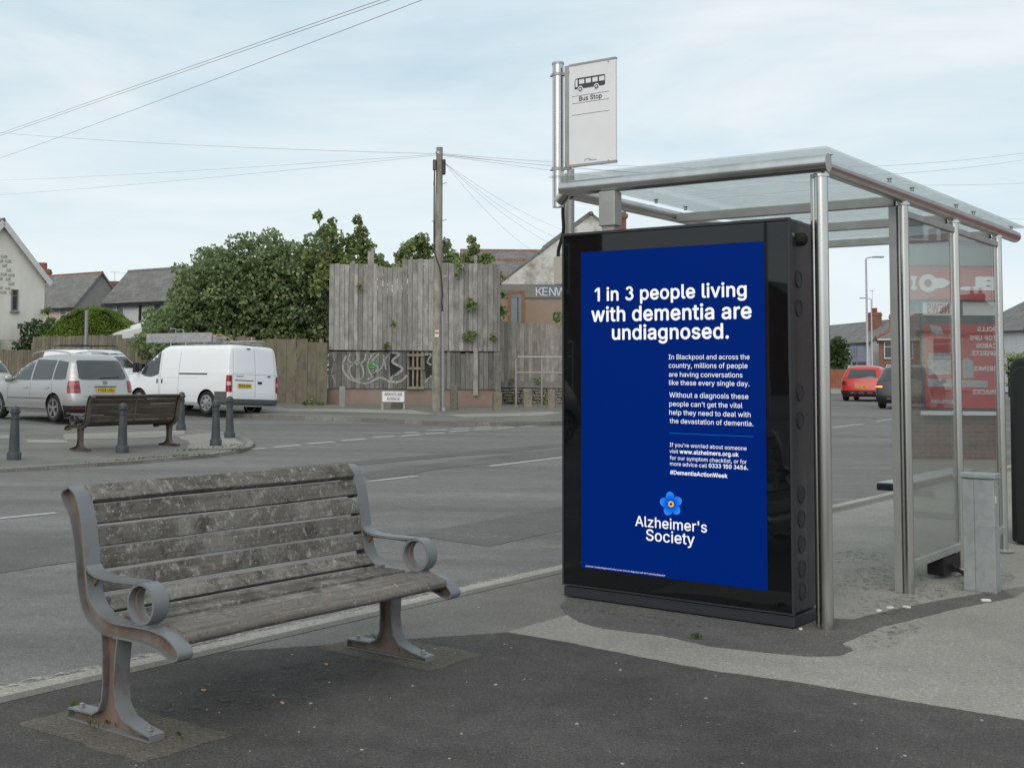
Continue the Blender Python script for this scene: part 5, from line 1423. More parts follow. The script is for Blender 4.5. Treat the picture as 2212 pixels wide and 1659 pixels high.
# --- white vans
vb = Body([(.26, .10, 4.78, .90), (.34, .02, 4.86, .96), (.6, 0., 4.86, .98), (.9, .01, 4.80, .985), (1.05, .015, 4.60, .98), (1.17, .02, 4.25, .975), (1.24, .03, 3.98, .965), (1.5, .055, 3.62, .94), (1.75, .08, 3.28, .905), (1.88, .10, 3.08, .87), (1.945, .14, 2.95, .81), (1.975, .24, 2.8, .70), (1.985, .4, 2.6, .5)], .10, .55, 2.4, 2.6)
wht = carpaint('white_van_paint', (.78, .79, .81, 1), 0, .35)
def make_van(label, loc, rz, rot=None, name='white_van'):
    t = vehicle(name, label, 'van', vb, loc, rz, wht, (.95, 3.88), .335, .97, 'cover', rot=rot)
    for sg in (1, -1):
        P_(t, vb.panel('side', [(3.02, 1.12), (3.02, 1.80), (3.12, 1.80), (3.30, 1.66), (3.72, 1.27), (3.80, 1.12), (3.6, 1.06), (3.35, 1.04)], sg=sg, off=.014), 'cab_window', M['carglass'])
        P_(t, vb.panel('side', [(3.58, 1.14), (3.60, 1.48), (3.615, 1.47), (3.61, 1.14)], sg=sg, off=.018), 'window_bar', M['trim'])
        P_(t, vb.panel('side', [(.95, 1.13), (.95, 1.165), (2.12, 1.165), (2.12, 1.13)], sg=sg, off=.014), 'slider_rail', M['trim'])
        P_(t, vb.panel('side', [(.12, .37), (.12, .66), (.62, .66), (.60, .37)], sg=sg, off=.010), 'side_bumper', M['greytrim'])
        for x0_, z0_, z1_ in ((2.14, .40, 1.9), (3.0, .42, 1.84), (2.93, .42, 1.84)):
            P_(t, vb.panel('side', [(x0_, z0_), (x0_ + .008, z0_), (x0_ + .008, z1_), (x0_, z1_)], sg=sg, off=.0015, depth=.004), 'door_seam', M['seam'])
        for z0_ in (1.02, .52):
            P_(t, vb.panel('side', [(1.35, z0_), (1.35, z0_ + .006), (2.9, z0_ + .006), (2.9, z0_)], sg=sg, off=.0015, depth=.004), 'body_crease', M['crease'])
        for a, b, c_, d_ in ((1.25, 2.05, 1.26, 1.80), (2.22, 2.86, 1.26, 1.80)):
            P_(t, vb.panel('side', [(a, c_), (a, d_), (b, d_), (b, c_)], sg=sg, off=.004), 'pressed_panel', wht)
        for x0_ in (2.83, 3.04):
            P_(t, vb.panel('side', [(x0_, .86), (x0_, .98), (x0_ + .05, .98), (x0_ + .05, .86)], sg=sg, off=.012), 'door_handle', M['trim'])
        P_(t, vb.wrap(.66, 1.12, .86, .16, off=.008, sg=sg), 'tail_light', M['red'])
        P_(t, vb.wrap(.84, .94, .90, .12, off=.011, sg=sg), 'light_lens', M['clear'])
        P_(t, vb.wrap(.30, .47, .0, .62, off=.03, sg=sg), 'rear_bumper', M['greytrim'])
        P_(t, vb.wrap(.30, .55, .0, 4.3, off=.02, sg=sg, end='front'), 'front_bumper', M['greytrim'])
        P_(t, vb.panel('front', [(sg * .55, .78), (sg * .9, .80), (sg * .92, 1.05), (sg * .62, .98)]), 'headlight', M['head'])
        P_(t, vb.panel('rear', [(sg * .06, 1.22), (sg * .78, 1.22), (sg * .72, 1.82), (sg * .06, 1.82)], off=.004), 'pressed_panel', wht)
        mr = MB().box(3.82, 3.94, sg * 1.12 - .09, sg * 1.12 + .09, 1.16, 1.44); mr.bar((3.8, sg * .95, 1.2), (3.86, sg * 1.06, 1.25), .05, .05)
        mr.build('wing_mirror', M['trim'], t, bevel=.02)
    P_(t, vb.panel('rear', [(-.004, .50), (.004, .50), (.004, 1.9), (-.004, 1.9)], off=.0015, depth=.004), 'door_seam', M['seam'])
    for y0_ in (-.855, .85):
        P_(t, vb.panel('rear', [(y0_, .50), (y0_ + .006, .50), (y0_ * .93 + .006, 1.86), (y0_ * .93, 1.86)], off=.0015, depth=.004), 'door_seam', M['seam'])
    P_(t, vb.panel('rear', [(-.85, 1.16), (.85, 1.16), (.85, 1.167), (-.85, 1.167)], off=.0015, depth=.004), 'door_seam', M['seam'])
    P_(t, vb.panel('rear', [(.08, .98), (.76, .98), (.76, 1.0), (.08, 1.0)], off=.012), 'plate_lamp', M['seam'])
    P_(t, vb.panel('rear', [(-.10, .90), (-.26, .90), (-.26, .97), (-.10, .97)], off=.012), 'door_handle', M['trim'])
    P_(t, vb.panel('rear', [(.30, 1.86), (.16, 1.86), (.16, 1.89), (.30, 1.89)], off=.012), 'brake_light', M['trim'])
    P_(t, vb.panel('rear', [(-.5, 1.10), (-.62, 1.10), (-.62, 1.14), (-.5, 1.14)], off=.006), 'badge', M['seam'])
    text_on('lettering', 'TRANSIT', M['seam'], t, (vb.rear(.6, 1.1) - .008, .76, 1.085), (0, -1, 0), (0, 0, 1), width=.34, height=.035, bold=.01)
    P_(t, vb.panel('front', [(-.82, 1.27), (.82, 1.27), (.74, 1.84), (-.74, 1.84)], off=.004), 'windscreen', M['carglass'])
    P_(t, vb.panel('front', [(-.48, .66), (.48, .66), (.52, .90), (-.52, .90)], off=.008), 'grille', M['trim'])
    P_(t, vb.panel('front', [(-.42, .77), (.42, .77), (.42, .79), (-.42, .79)], off=.014), 'grille_bar', chrome)
    plate(t, vb, .42, .84, 'BC58 OHG') if name == 'white_van' else None
    for x_ in (.55, 1.4, 2.2, 2.85):
        rb = MB(); rb.bar((x_, -.72, 2.05), (x_, .72, 2.05), .04, .03)
        for sg in (1, -1): rb.bar((x_, sg * .71, 1.93), (x_, sg * .72, 2.06), .03, .03, up=(1, 0, 0))
        rb.build('roof_bar', M['alu'], t)
    return t
van = make_van('white panel van with ladders on its roof, parked half on the kerb by the fence', xy(24.62, 24.86) + Vector((0, 0, -.02)), 0, rot=(R(2.0), 0, UV + R(90)))
# ladders, boards and a pole tied on the van's roof, leaning with it
vm = van.matrix_basis
def onroof(name, label, cat):
    t = thing(name, label, cat)
    t.location = vm @ Vector((0, 0, 2.068)); t.rotation_euler = van.rotation_euler
    return t
ld = onroof('ladder_stack', 'stack of grey ladders tied on the roof of the nearer white van', 'ladders')
for lv in range(2):
    z0_ = .0 + lv * .10
    for yy in (.12, .52):
        MB().box(1.15, 4.05, yy - .022, yy + .022, z0_, z0_ + .085).build('ladder_rail', M['alu'], ld)
    rg = MB()
    for k in range(11):
        rg.tube([(1.3 + k * .26, .142, z0_ + .045), (1.3 + k * .26, .498, z0_ + .045)], .015, 6)
    rg.build('rungs', M['alu'], ld)
hp = MB()
for yy in (.2, .5):
    hp.tube([tuple(p) for p in catmull([(2.9, yy, .19), (2.9, yy, .33), (2.95, yy, .40), (3.15, yy, .40)], 4)], .014, 8)
hp.tube([(2.9, .2, .27), (2.9, .5, .27)], .012, 8)
hp.build('ladder_hook', M['alu'], ld)
MB().tube([(1.0, -.1, .03), (1.1, .3, .21), (1.3, .55, .2), (2.6, .58, .03)], .014, 6).build('strap', paint('tan_strap', (.5, .33, .16, 1), .8), ld)
bd = onroof('roof_boards', 'grey perforated boards lying beside the ladders on the van roof', 'boards')
MB().box(1.25, 4.1, .56, .60, .0, .27).build('board', M['alu'], bd)
dots = MB()
for k in range(22):
    dots.lathe([(.012, .601), (.012, .603)], 6, (1.4 + k * .12, 0, .06 + (k % 2) * .08), 'y')
o = dots.build('board_holes', M['trim'], bd); o['kind'] = 'stuff'
pl = onroof('long_pole', 'long grey pole with a crossbar sticking out over the back of the van roof', 'pole')
MB().tube([(-.15, .1, .03), (1.6, .12, .03)], .02, 8).build('pole_shaft', M['alu'], pl)
MB().bar((-.15, -.02, .03), (-.15, .22, .03), .03, .06).build('pole_end', M['alu'], pl)
MB().bar((.12, .1, .0), (.12, .1, .16), .03, .03, up=(1, 0, 0)).build('peg', M['alu'], pl)

vp = (-7.663, 39.830)
pv2 = xy(26.0, 33.9)
van2 = make_van('white van facing the camera, half hidden behind the silver car', pv2, UV - R(90), name='white_delivery_van')
van2.location = xy(29.0, 40.0); van2.scale = (.95, .95, .95)
rk = thing('roof_rack', 'black tubular roof rack on the farther white van', 'roof rack', xy(29.0, 40.0) + Vector((0, 0, 1.9)), UV - R(90))
rr_ = MB()
for yy in (-.6, .6):
    rr_.tube([tuple(p) for p in catmull([(.5, yy, .02), (.6, yy, .13), (1.5, yy, .15), (2.6, yy, .13), (2.75, yy, .02)], 3)], .018, 6)
for x_ in (.6, 1.1, 1.6, 2.1, 2.6):
    rr_.tube([(x_, -.6, .12), (x_, .6, .12)], .014, 6); rr_.tube([(x_, .6, .0), (x_, .6, .12)], .014, 6)
rr_.build('rack_frame', M['trim'], rk)
# --- hatchbacks
def hatch(label, loc, rz, pm, name='parked_car', plate_text=None, suv=False, lit=False, scale=1., glassrear=True, cladding=False):
    hb = Body([(.2, .10, 4.10, .80), (.32, .0, 4.16, .86), (.5, -.02, 4.18, .885), (.7, .02, 4.12, .89), (.85, .07, 3.95, .885), (.95, .12, 3.4, .87), (1.03, .15, 3.05, .84), (1.2, .26, 2.75, .78), (1.35, .38, 2.45, .72), (1.46, .47, 2.1, .66), (1.52, .62, 1.8, .56), (1.55, .85, 1.6, .4)], .36, .7, 2.6, 2.4)
    t = vehicle(name, label, 'car', hb, loc, rz, pm, (.78, 3.32), .33, .87)
    t.scale = (scale, scale, scale)
    for sg in (1, -1):
        P_(t, hb.panel('side', [(.62, 1.0), (.8, 1.33), (1.75, 1.44), (1.75, .97)], sg=sg), 'side_window', M['carglass'])
        P_(t, hb.panel('side', [(1.82, .97), (1.82, 1.44), (2.02, 1.40), (2.68, 1.0), (2.62, .97)], sg=sg), 'side_window', M['carglass'])
        P_(t, hb.wrap(.72, .88, .60, .35, off=.008, sg=sg), 'tail_light', M['smoked'])
        if lit and sg > 0: P_(t, hb.wrap(.76, .82, .62, .2, off=.012, sg=sg), 'light_lens', M['lit'])
        if cladding: P_(t, hb.wrap(.22, .46, .0, .42, off=.014, sg=sg), 'lower_bumper', M['trim'])
        P_(t, hb.panel('front', [(sg * .5, .66), (sg * .8, .70), (sg * .82, .82), (sg * .55, .78)]), 'headlight', M['head'])
        MB().lathe([(.02, sg * .86), (.08, sg * .90), (.09, sg * 1.0), (.04, sg * 1.05)], 10, (2.75, 0, 1.0), axis='y').build('wing_mirror', pm, t, smooth=50)
    P_(t, hb.panel('rear', [(-.62, .99), (.62, .99), (.52, 1.38), (-.52, 1.38)]), 'rear_window', M['carglass'])
    P_(t, hb.panel('front', [(-.66, 1.06), (.66, 1.06), (.54, 1.45), (-.54, 1.45)]), 'windscreen', M['carglass'])
    if cladding:
        P_(t, hb.panel('rear', [(-.42, .56), (.42, .56), (.36, .73), (-.36, .73)], off=-.003, depth=.004), 'plate_recess', pm)
        for yy in (-.35, .0, .35):
            P_(t, hb.panel('rear', [(yy - .12, .33), (yy + .12, .33), (yy + .10, .42), (yy - .10, .42)], off=.02), 'diffuser', M['greytrim'])
    if plate_text: plate(t, hb, 0, .64, plate_text)
    return t
redp = carpaint('red_car_paint', (.50, .022, .012, 1), 0, .4)
gryp = carpaint('dark_grey_car_paint', (.06, .065, .07, 1), .2, .35)
whp = carpaint('white_car_paint', (.6, .6, .6, 1), 0, .35)
q = (21.342, 55.914)
rc = hatch('red hatchback seen from behind beyond the shelter, dark lower bumper', (q[0] + .55, q[1] - .3, T(q[1]) - .06), R(90 - 31), redp, 'red_car', 'FY16 UGU', cladding=True, scale=1.04)
q = (18.691, 45.664)
gc = hatch('dark grey car with one lit orange tail light, beside the red car', (q[0] + .6, q[1] - .3, T(q[1]) - .06), R(90 - 34), gryp, 'grey_car', 'BC58 OHG', lit=True, cladding=True, scale=1.04)
q = (28.220, 71.873)
hatch('white car mostly hidden in front of the red car', (29.6, 76, T(76) - .06), R(57), whp, 'white_car')
hatch('white car just showing at the far left edge behind the silver car', (-14.6, 48, T(48)), R(150), whp, 'white_car')
hatch('dark parked car up the street to the left behind the camera', xy(-9, 14.4), UV, gryp, 'dark_car')

# ============================================================ buildings
M['slate'] = None
sl = NT('slate_roof')
vv = sl.coord(scale=(1, 1, 1))
br = sl.n('TexBrick'); br.inputs['Scale'].default_value = 1.; br.inputs['Color1'].default_value = (.135, .132, .128, 1); br.inputs['Color2'].default_value = (.18, .178, .17, 1); br.inputs['Mortar'].default_value = (.09, .09, .088, 1)
br.inputs['Mortar Size'].default_value = .012; br.inputs['Brick Width'].default_value = .3; br.inputs['Row Height'].default_value = .22
sl.l(vv, br.inputs[0])
c = sl.mix(sl.ramp(sl.noise(sl.coord(scale=(1, 2.5, 1)), 1.1, 6, .7), [(.45, G_(0)), (.75, G_(.6))]), br.outputs[0], (.27, .275, .26, 1))
c = sl.mix(sl.ramp(sl.noise(vv, .6, 4), [(.3, G_(.6)), (.5, G_(0))]), c, (.12, .10, .08, 1))
sl.set(color=c, rough=.85); M['slate'] = sl.m
def render(name, c, c2, amt=.5, sc=1.2, brick=None):
    n = NT(name); v_ = n.coord()
    c_ = n.mix(n.ramp(n.noise(v_, sc, 6, .7), [(.42, G_(0)), (.62, G_(amt))]), c, c2)
    c_ = n.mix(1, c_, n.ramp(n.noise(n.coord(scale=(1.5, 1.5, .8)), 1.5, 4), [(.3, G_(.93)), (.7, G_(1.03))]), 'MULTIPLY')
    n.set(color=c_, rough=.9); return n.m
M['white_wall'] = render('painted_wall', (.76, .74, .70, 1), (.72, .675, .56, 1), .9, .35)
M['peeled'] = render('peeled_brick', (.34, .30, .26, 1), (.62, .60, .55, 1), .9, 3.2)
M['grey_wall'] = render('grey_render', (.21, .205, .195, 1), (.26, .25, .24, 1), .6, .5)
M['cream_wall'] = render('cream_wall', (.48, .42, .34, 1), (.42, .36, .28, 1), .5, .8)
M['pale_wall'] = render('pale_wall', (.55, .56, .58, 1), (.5, .5, .5, 1), .4, .8)
M['tan_wall'] = render('tan_wall', (.30, .22, .17, 1), (.34, .27, .20, 1), .7, .9)
def brickmat(name, a, b, mo, scale=1.):
    n = NT(name); v_ = n.coord()
    sp__ = n.n('SeparateXYZ'); n.l(v_, sp__.inputs[0])
    cm_ = n.n('CombineXYZ'); n.l(n.math('ADD', sp__.outputs[0], sp__.outputs[1]), cm_.inputs[0]); n.l(sp__.outputs[2], cm_.inputs[1])
    br_ = n.n('TexBrick'); br_.inputs['Scale'].default_value = scale
    br_.inputs['Color1'].default_value = a; br_.inputs['Color2'].default_value = b; br_.inputs['Mortar'].default_value = mo
    br_.inputs['Brick Width'].default_value = .225; br_.inputs['Row Height'].default_value = .075; br_.inputs['Mortar Size'].default_value = .008
    n.l(cm_.outputs[0], br_.inputs[0])
    c_ = n.mix(1, br_.outputs[0], n.ramp(n.noise(v_, 1.6, 5, .7), [(.3, G_(.72)), (.7, G_(1.15))]), 'MULTIPLY')
    n.set(color=c_, rough=.9); return n.m
M['brick'] = brickmat('red_brick', (.19, .07, .05, 1), (.24, .095, .065, 1), (.22, .17, .14, 1))
M['brick_brown'] = brickmat('brown_brick', (.17, .075, .055, 1), (.22, .1, .075, 1), (.2, .17, .15, 1))
M['ridge'] = paint('terracotta_ridge', (.30, .12, .085, 1), .8, dirt=.3)
M['upvc'] = paint('white_window_frame', (.66, .66, .66, 1), .45)
M['wood_frame'] = paint('brown_door_frame', (.26, .12, .06, 1), .6)
M['pot'] = paint('chimney_pot', (.25, .09, .06, 1), .8)
hg = NT('house_glass'); hg.set(color=(.05, .055, .06, 1), rough=.08, spec=.6); M['hglass'] = hg.m
M['gutter_m'] = paint('black_gutter', (.015, .015, .016, 1), .5)

def window(parent, face, a, z, w, h, L, Wd, frame=None, bars=1, pane=None, sill=True):
    fm = frame or M['upvc']
    def P(p, d, zz):   # p along wall, d out of wall
        return {'f': (p, -d, zz), 'b': (p, Wd + d, zz), 'l': (-d, p, zz), 'r': (L + d, p, zz)}[face]
    def bx(mb, p0, p1, d0, d1, z0, z1):
        A = P(p0, d0, z0); B = P(p1, d1, z1)
        mb.box(min(A[0], B[0]), max(A[0], B[0]), min(A[1], B[1]), max(A[1], B[1]), z0, z1)
    f_ = MB(); t_ = .06
    bx(f_, a, a + t_, .002, .05, z, z + h); bx(f_, a + w - t_, a + w, .002, .05, z, z + h)
    bx(f_, a + t_, a + w - t_, .002, .05, z, z + t_); bx(f_, a + t_, a + w - t_, .002, .05, z + h - t_, z + h)
    for k in range(bars):
        zz = z + h * (.68 if bars == 1 else (k + 1) / (bars + 1))
        bx(f_, a + t_, a + w - t_, .002, .045, zz, zz + .04)
    fo = f_.build('window', fm, parent)
    g_ = MB(); bx(g_, a + t_, a + w - t_, .003, .02, z + t_, z + h - t_); g_.build('pane', pane or M['hglass'], fo)
    if sill:
        s_ = MB(); bx(s_, a - .06, a + w + .06, .002, .11, z - .08, z - .002); s_.build('sill', M['kerb'], fo)
    return fo
def house(name, label, loc, rz, L, Wd, he, hr, wall, windows=(), chimneys=(), cat='house', ridge=None, ov=.28, hip=0., gutter=True, bargeboard=None, roofmat=None, aerials=()):
    t = thing(name, label, cat, loc, rz)
    w_ = MB(); w_.prism([(0, 0), (Wd, 0), (Wd, he), (Wd / 2, hr if not hip else he), (0, he)], 0, L, 'x')
    w_.build('wall', wall, t)
    th = .12; rise = hr - he; sl_ = rise / (Wd / 2)
    rm = roofmat or M['slate']
    yo = -ov; zo = he - ov * sl_
    for k in (0, 1):
        # local slope mesh laid out flat so the slates run along it
        ln = math.hypot(Wd / 2 + ov, rise + ov * sl_)
        mb = MB()
        x0, x1 = -ov, L + ov
        hx = hip
        top0, top1 = (x0, x1) if not hip else (hx, L - hx)
        poly = [(x0, 0), (x1, 0), (top1, ln), (top0, ln)]
        mb.prism(poly, 0.02, th, 'z')
        o_ = mb.build('roof', rm, t)
        ang = math.atan2(rise + ov * sl_, Wd / 2 + ov)
        if k == 0:
            o_.location = (0, yo, zo); o_.rotation_euler = (ang, 0, 0)
        else:
            o_.location = (L, Wd - yo, zo); o_.rotation_euler = (ang, 0, math.pi)
    if hip:
        for k in (0, 1):
            ln = math.hypot(hip + ov, rise + ov * sl_)
            ang = math.atan2(rise + ov * sl_, hip + ov)
            mb = MB(); mb.prism([(-ov, 0), (Wd + ov, 0), (Wd / 2, ln)], 0.02, th, 'z')
            o_ = mb.build('roof', rm, t)
            if k == 0:
                o_.location = (-ov, Wd, zo); o_.rotation_euler = (ang, 0, -math.pi / 2)
            else:
                o_.location = (L + ov, 0, zo); o_.rotation_euler = (ang, 0, math.pi / 2)
    a_, b_ = (-ov, L + ov) if not hip else (hip, L - hip)
    rd = MB()
    n_ = max(2, int((b_ - a_) / .45))
    for i in range(n_):
        xa = a_ + (b_ - a_) * i / n_; xb = a_ + (b_ - a_) * (i + 1) / n_ - .02
        rd.tube([(xa, Wd / 2, hr + .09), (xb, Wd / 2, hr + .09)], .11, 6)
    o_ = rd.build('ridge_tiles', ridge or M['slate'], t); o_['kind'] = 'stuff'
    if gutter:
        g_ = MB(); g_.box(-ov + .02, L + ov - .02, -ov - .08, -ov + .02, zo - .10, zo - .01); g_.build('gutter', M['gutter_m'], t)
        g_ = MB(); g_.box(-ov + .02, L + ov - .02, Wd + ov - .02, Wd + ov + .08, zo - .10, zo - .01); g_.build('gutter', M['gutter_m'], t)
    if bargeboard:
        for x_ in (-ov - .02, L + ov):
            bb = MB()
            for s0 in (0, 1):
                y0_ = -ov if s0 == 0 else Wd + ov
                bb.bar((x_, y0_, zo - .06), (x_, Wd / 2, hr - .03), .26, .05, up=(1, 0, 0))
            bb.build('bargeboard', bargeboard, t)
    for w in windows:
        window(t, w[0], w[1], w[2], w[3], w[4], L, Wd, *(w[5:] if len(w) > 5 else ()))
    for (cx_, cy_, cw, cd, z0, z1, pots, cm_) in chimneys:
        c_ = MB().box(cx_, cx_ + cw, cy_, cy_ + cd, z0, z1).build('chimney', cm_, t)
        MB().box(cx_ - .06, cx_ + cw + .06, cy_ - .06, cy_ + cd + .06, z1 - .35, z1 - .18).build('chimney_band', cm_, c_)
        for k in range(pots):
            MB().lathe([(.13, z1), (.12, z1 + .35), (.15, z1 + .37), (.15, z1 + .45)], 10, (cx_ + cw * (k + .5) / pots, cy_ + cd / 2, 0)).build('chimney_pot', M['pot'], c_, smooth=40)
    for (ax, ay, az, h_) in aerials:
        m_ = MB(); m_.tube([(ax, ay, az), (ax, ay, az + h_)], .02, 5)
        m_.bar((ax - .4, ay, az + h_), (ax + .5, ay, az + h_ - .02), .02, .02)
        for k in range(5): m_.bar((ax - .35 + k * .18, ay - .2, az + h_), (ax - .35 + k * .18, ay + .2, az + h_), .015, .015)
        m_.build('aerial', M['alu'], t)
    return t
VR = UV + R(90)      # ridge running along v; local y points along -u
#HOUSES

# gable house at the left edge
house('gable_house', 'white painted gable house with flaking brickwork at the left edge', xy(34.64, 49.08, .33), VR, 9, 4.86, 5.35, 7.78, M['white_wall'],
      windows=(('l', 1.46, 3.75, .36, 1.0, M['grey_wall']),), bargeboard=M['upvc'], gutter=False, ov=.2)
gh = bpy.data.objects['gable_house']
bme = MB().box(-.012, -.003, 0, .36, 0, .15).mesh('block'); setmat(bme, M['peeled'])
for r_ in range(17):
    z = 3.9 + r_ * .205
    for k in range(9):
        y = 4.75 - k * .42 - (r_ % 2) * .21
        lim = 1.6 + (.5 if r_ < 3 else 0) + max(0, (r_ - 8) * .12)
        if y - .36 < lim or z + .2 > 7.5 - abs(y - .18 - 2.43) * 1.02 or rnd.random() < (.12 if r_ > 2 else .5): continue
        o = bpy.data.objects.new('block', bme); COL.objects.link(o); o.parent = gh; o.location = (0, y - .36, z); o.scale = (1, rnd.uniform(.6, 1), rnd.uniform(.7, 1))
house('slate_house', 'slate roofed cream house with a red ridge, second from the left', xy(51.5 + 4.3, 69.5, .45), VR, 18, 4.3, 5.27, 7.57, M['cream_wall'],
      windows=(('b', .85, 3.55, .75, 1.6), ('b', 6, 3.55, .9, 1.5)), ridge=M['ridge'], ov=.2)
o = bpy.data.objects['slate_house']
gw = MB(); gw.prism([(0.0, 0), (4.3, 0), (4.3, 5.25), (2.15, 7.5), (0, 5.25)], -.02, -.004, 'x'); gw.build('gable_render', M['grey_wall'], o)
th_ = house('terrace_house', 'grey slate roofed white house overlapping the slate house, third from the left', xy(41.5 + 3.24, 53.3 - 12, .36), VR, 12, 3.24, 4.63, 6.3, M['pale_wall'],
      windows=(('b', 10.4, 2.95, .62, 1.5), ('b', 7.4, 2.95, .62, 1.5)), ov=.15)
MB().box(9.0, 9.1, 3.26, 3.36, 0, 4.5).build('downpipe', M['gutter_m'], th_)
c1 = (-27.284, 7.076)
bh = house('back_house', 'house behind the white gable with a stepped red brick chimney', (c1[0] - 3.5, 100, .4), R(0), 7, 6, 4.6, 6.3, M['brick'], chimneys=((3.0, .8, .95, .8, 4, 9.15, 0, M['brick']),))
MB().box(2.9, 3.6, .85, 1.5, 9.152, 9.68).build('chimney_pot', M['pot'], bh)
c2 = (-23.550, 7.481)
house('back_house', 'house between two slate roofs, showing only its red chimney and aerials', (c2[0] - 4, 110, .45), R(0), 8, 6, 4.5, 6.0, M['brick'], chimneys=((3.5, .8, 1.0, .9, 4, 8.85, 0, M['brick']),), aerials=((3.9, 1.2, 8.8, .9), (4.9, 1.2, 6.0, 3.6)))

# lettered building right of the hoarding
kb = house('workshop', 'white gabled workshop with a blue grey lettered band over tan walls', (12.4, 50, .3), R(90), 14, 7.3, 4.75, 7.55, M['tan_wall'], gutter=False, ov=.03, bargeboard=None)
up = MB(); up.prism([(.0, 4.73), (7.3, 4.73), (7.3, 4.76), (3.65, 7.56), (0, 4.76)], -.03, -.004, 'x'); up.build('gable_render', render('gable_paint', (.60, .60, .59, 1), (.30, .26, .22, 1), 1., 1.1), kb)
MB().box(-.05, -.006, .0, 7.3, 4.18, 4.72).build('sign_band', render('band_paint', (.155, .18, .215, 1), (.26, .24, .17, 1), .8, .7), kb)
ta, tb_ = (6.495, 4.797), (7.512, 4.806)
for i, ch in enumerate('KENW'):
    text_on('band_letter', ch, M['upvc'], kb, (-.056, 12.4 - ta[0] - i * .27, 4.27), (0, -1, 0), (0, 0, 1), height=.34, bold=.004)
da = (5.367, 3.488); db = (6.043, 4.774)
dfm = MB(); yl, yr = 12.4 - da[0], 12.4 - db[0]; zt = db[1] - .3
for a, b, c_, d_ in ((yl - .12, yl, 1.2, zt), (yr, yr + .12, 1.2, zt), (yr + .12, yl - .12, zt - .12, zt)):
    dfm.box(-.07, -.004, min(a, b), max(a, b), c_, d_)
d_o = dfm.build('door_frame', M['wood_frame'], kb)
MB().box(-.04, -.004, yr + .12, yl - .12, 1.2, zt - .12).build('door_panel', paint('grey_blue_door', (.22, .25, .29, 1), .5), d_o)
MB().box(-.06, -.042, yr + .30, yl - .42, 1.9, zt - .3).build('door_glass', M['hglass'], d_o)
for (x_, y_, L_, Wd_, he, hr, lab) in ((5.6, 57, 9, 5, 4.9, 6.35, 'low slate roof with a red ridge directly behind the workshop gable'), (5.0, 66, 14, 6, 5.6, 7.75, 'higher slate roof with a red ridge farther behind the workshop gable')):
    house('ridge_house', lab, (x_, y_, .4), 0, L_, Wd_, he, hr, M['brick_brown'], ridge=M['ridge'])
house('chimney_house', 'house behind the shelter with a tall red brick chimney', (9.5, 60, .35), 0, 10, 5, 5.2, 7.2, M['white_wall'], chimneys=((2.2, 1.9, .92, .9, 5, 9.25, 0, M['brick']),))
MB().box(2.12, 3.2, 1.82, 2.88, 8.95, 9.12).build('chimney_band', M['brick'], [c for c in bpy.data.objects['chimney_house'].children if c.name.startswith('chimney')][0])

# right hand street beyond the shelter
a1 = (45.737, 4.762)
SK = -R(23)
bb = house('brick_house', 'red brick house with white windows beyond the parked cars', (a1[0], 112, .45), SK, 11, 7, a1[1] - .45, a1[1] + 1.75, M['brick_brown'], hip=3.2, ridge=M['ridge'],
      windows=(('f', .45, 2.5, .75, 1.5), ('f', 1.9, 2.5, .95, 1.5), ('f', 3.9, 2.5, 1.2, 1.5), ('f', .6, .6, 1.2, 1.3), ('f', 2.3, .6, 1.3, 1.3)),
      chimneys=((.9, 2.4, .9, .9, 4.5, 6.6, 2, M['brick']),))
ee = a1[1] - .45
MB().tube([(-.25, -.25, ee + .02), (3.2, 3.5, ee + 2.25)], .16, 6).build('hip_tiles', M['ridge'], bb)
MB().box(-.1, 11.1, -.33, -.25, ee - .25, ee - .02).build('fascia', M['upvc'], bb)
b1 = (48.187, 4.673)
tr = house('terrace_row', 'row of pale bay windowed houses running away past the lamp posts', (b1[0] + 7.5, 120, .48), R(90), 40, 7.5, b1[1] - .48, b1[1] + 1.7, M['pale_wall'], gutter=True,
      chimneys=((4.0, 4.7, 1.1, 1.0, 5, 7.25, 3, M['brick']), (24, 4.2, 1.2, 1.0, 5, 7.4, 2, M['brick'])), aerials=((6.5, 4.6, 7, 2.6),))
gw = MB(); gw.prism([(0.0, 0), (7.5, 0), (7.5, b1[1] - .5), (3.75, b1[1] + 1.1), (0, b1[1] - .5)], -.03, -.004, 'x'); gw.build('gable_render', paint('gable_grey', (.40, .41, .425, 1), .9), tr)
colr = [paint('bay_blue', (.2, .21, .3, 1), .5), M['cream_wall'], M['upvc'], M['upvc'], M['cream_wall']]
for i in range(9):
    x0 = .6 + i * 3.9
    for z0_, z1_ in ((.2, 1.9), (2.2, 3.75)):
        bay = MB(); bay.prism([(x0, 7.504), (x0 + .5, 8.3), (x0 + 2.5, 8.3), (x0 + 3.0, 7.504)], z0_, z1_, 'z'); bo = bay.build('bay', colr[(i * 2) % 5 if i else 0], tr)
        for a in (.75, 1.4, 2.05):
            MB().box(x0 + a, x0 + a + .42, 8.302, 8.33, z0_ + .55, z1_ - .25).build('pane', M['hglass'], bo)
    MB().box(x0 + 3.05, x0 + 3.85, 7.504, 7.55, .1, 2.2).build('door', M['gutter_m'], tr)
wl = (34.041, 1.562)
wa = (35.525, 1.575)
gwall = thing('garden_wall', 'low red brick wall left of the red car', 'wall', (wl[0] - 8, 92, T(92) - .2))
MB().box(0, wa[0] - wl[0] + 11, 0, .22, 0, 1.55).build('wall_face', brickmat('orange_brick', (.30, .085, .04, 1), (.34, .1, .05, 1), (.26, .14, .1, 1)), gwall)
MB().box(-.03, wa[0] - wl[0] + 11.03, -.03, .25, 1.552, 1.62).build('coping', M['kerb_grey'], gwall)
rl = thing('railing', 'thin dark vertical bar railing in front of the low red wall', 'railing', (wl[0] - 8, 86, T(86) - .05))
m_ = MB()
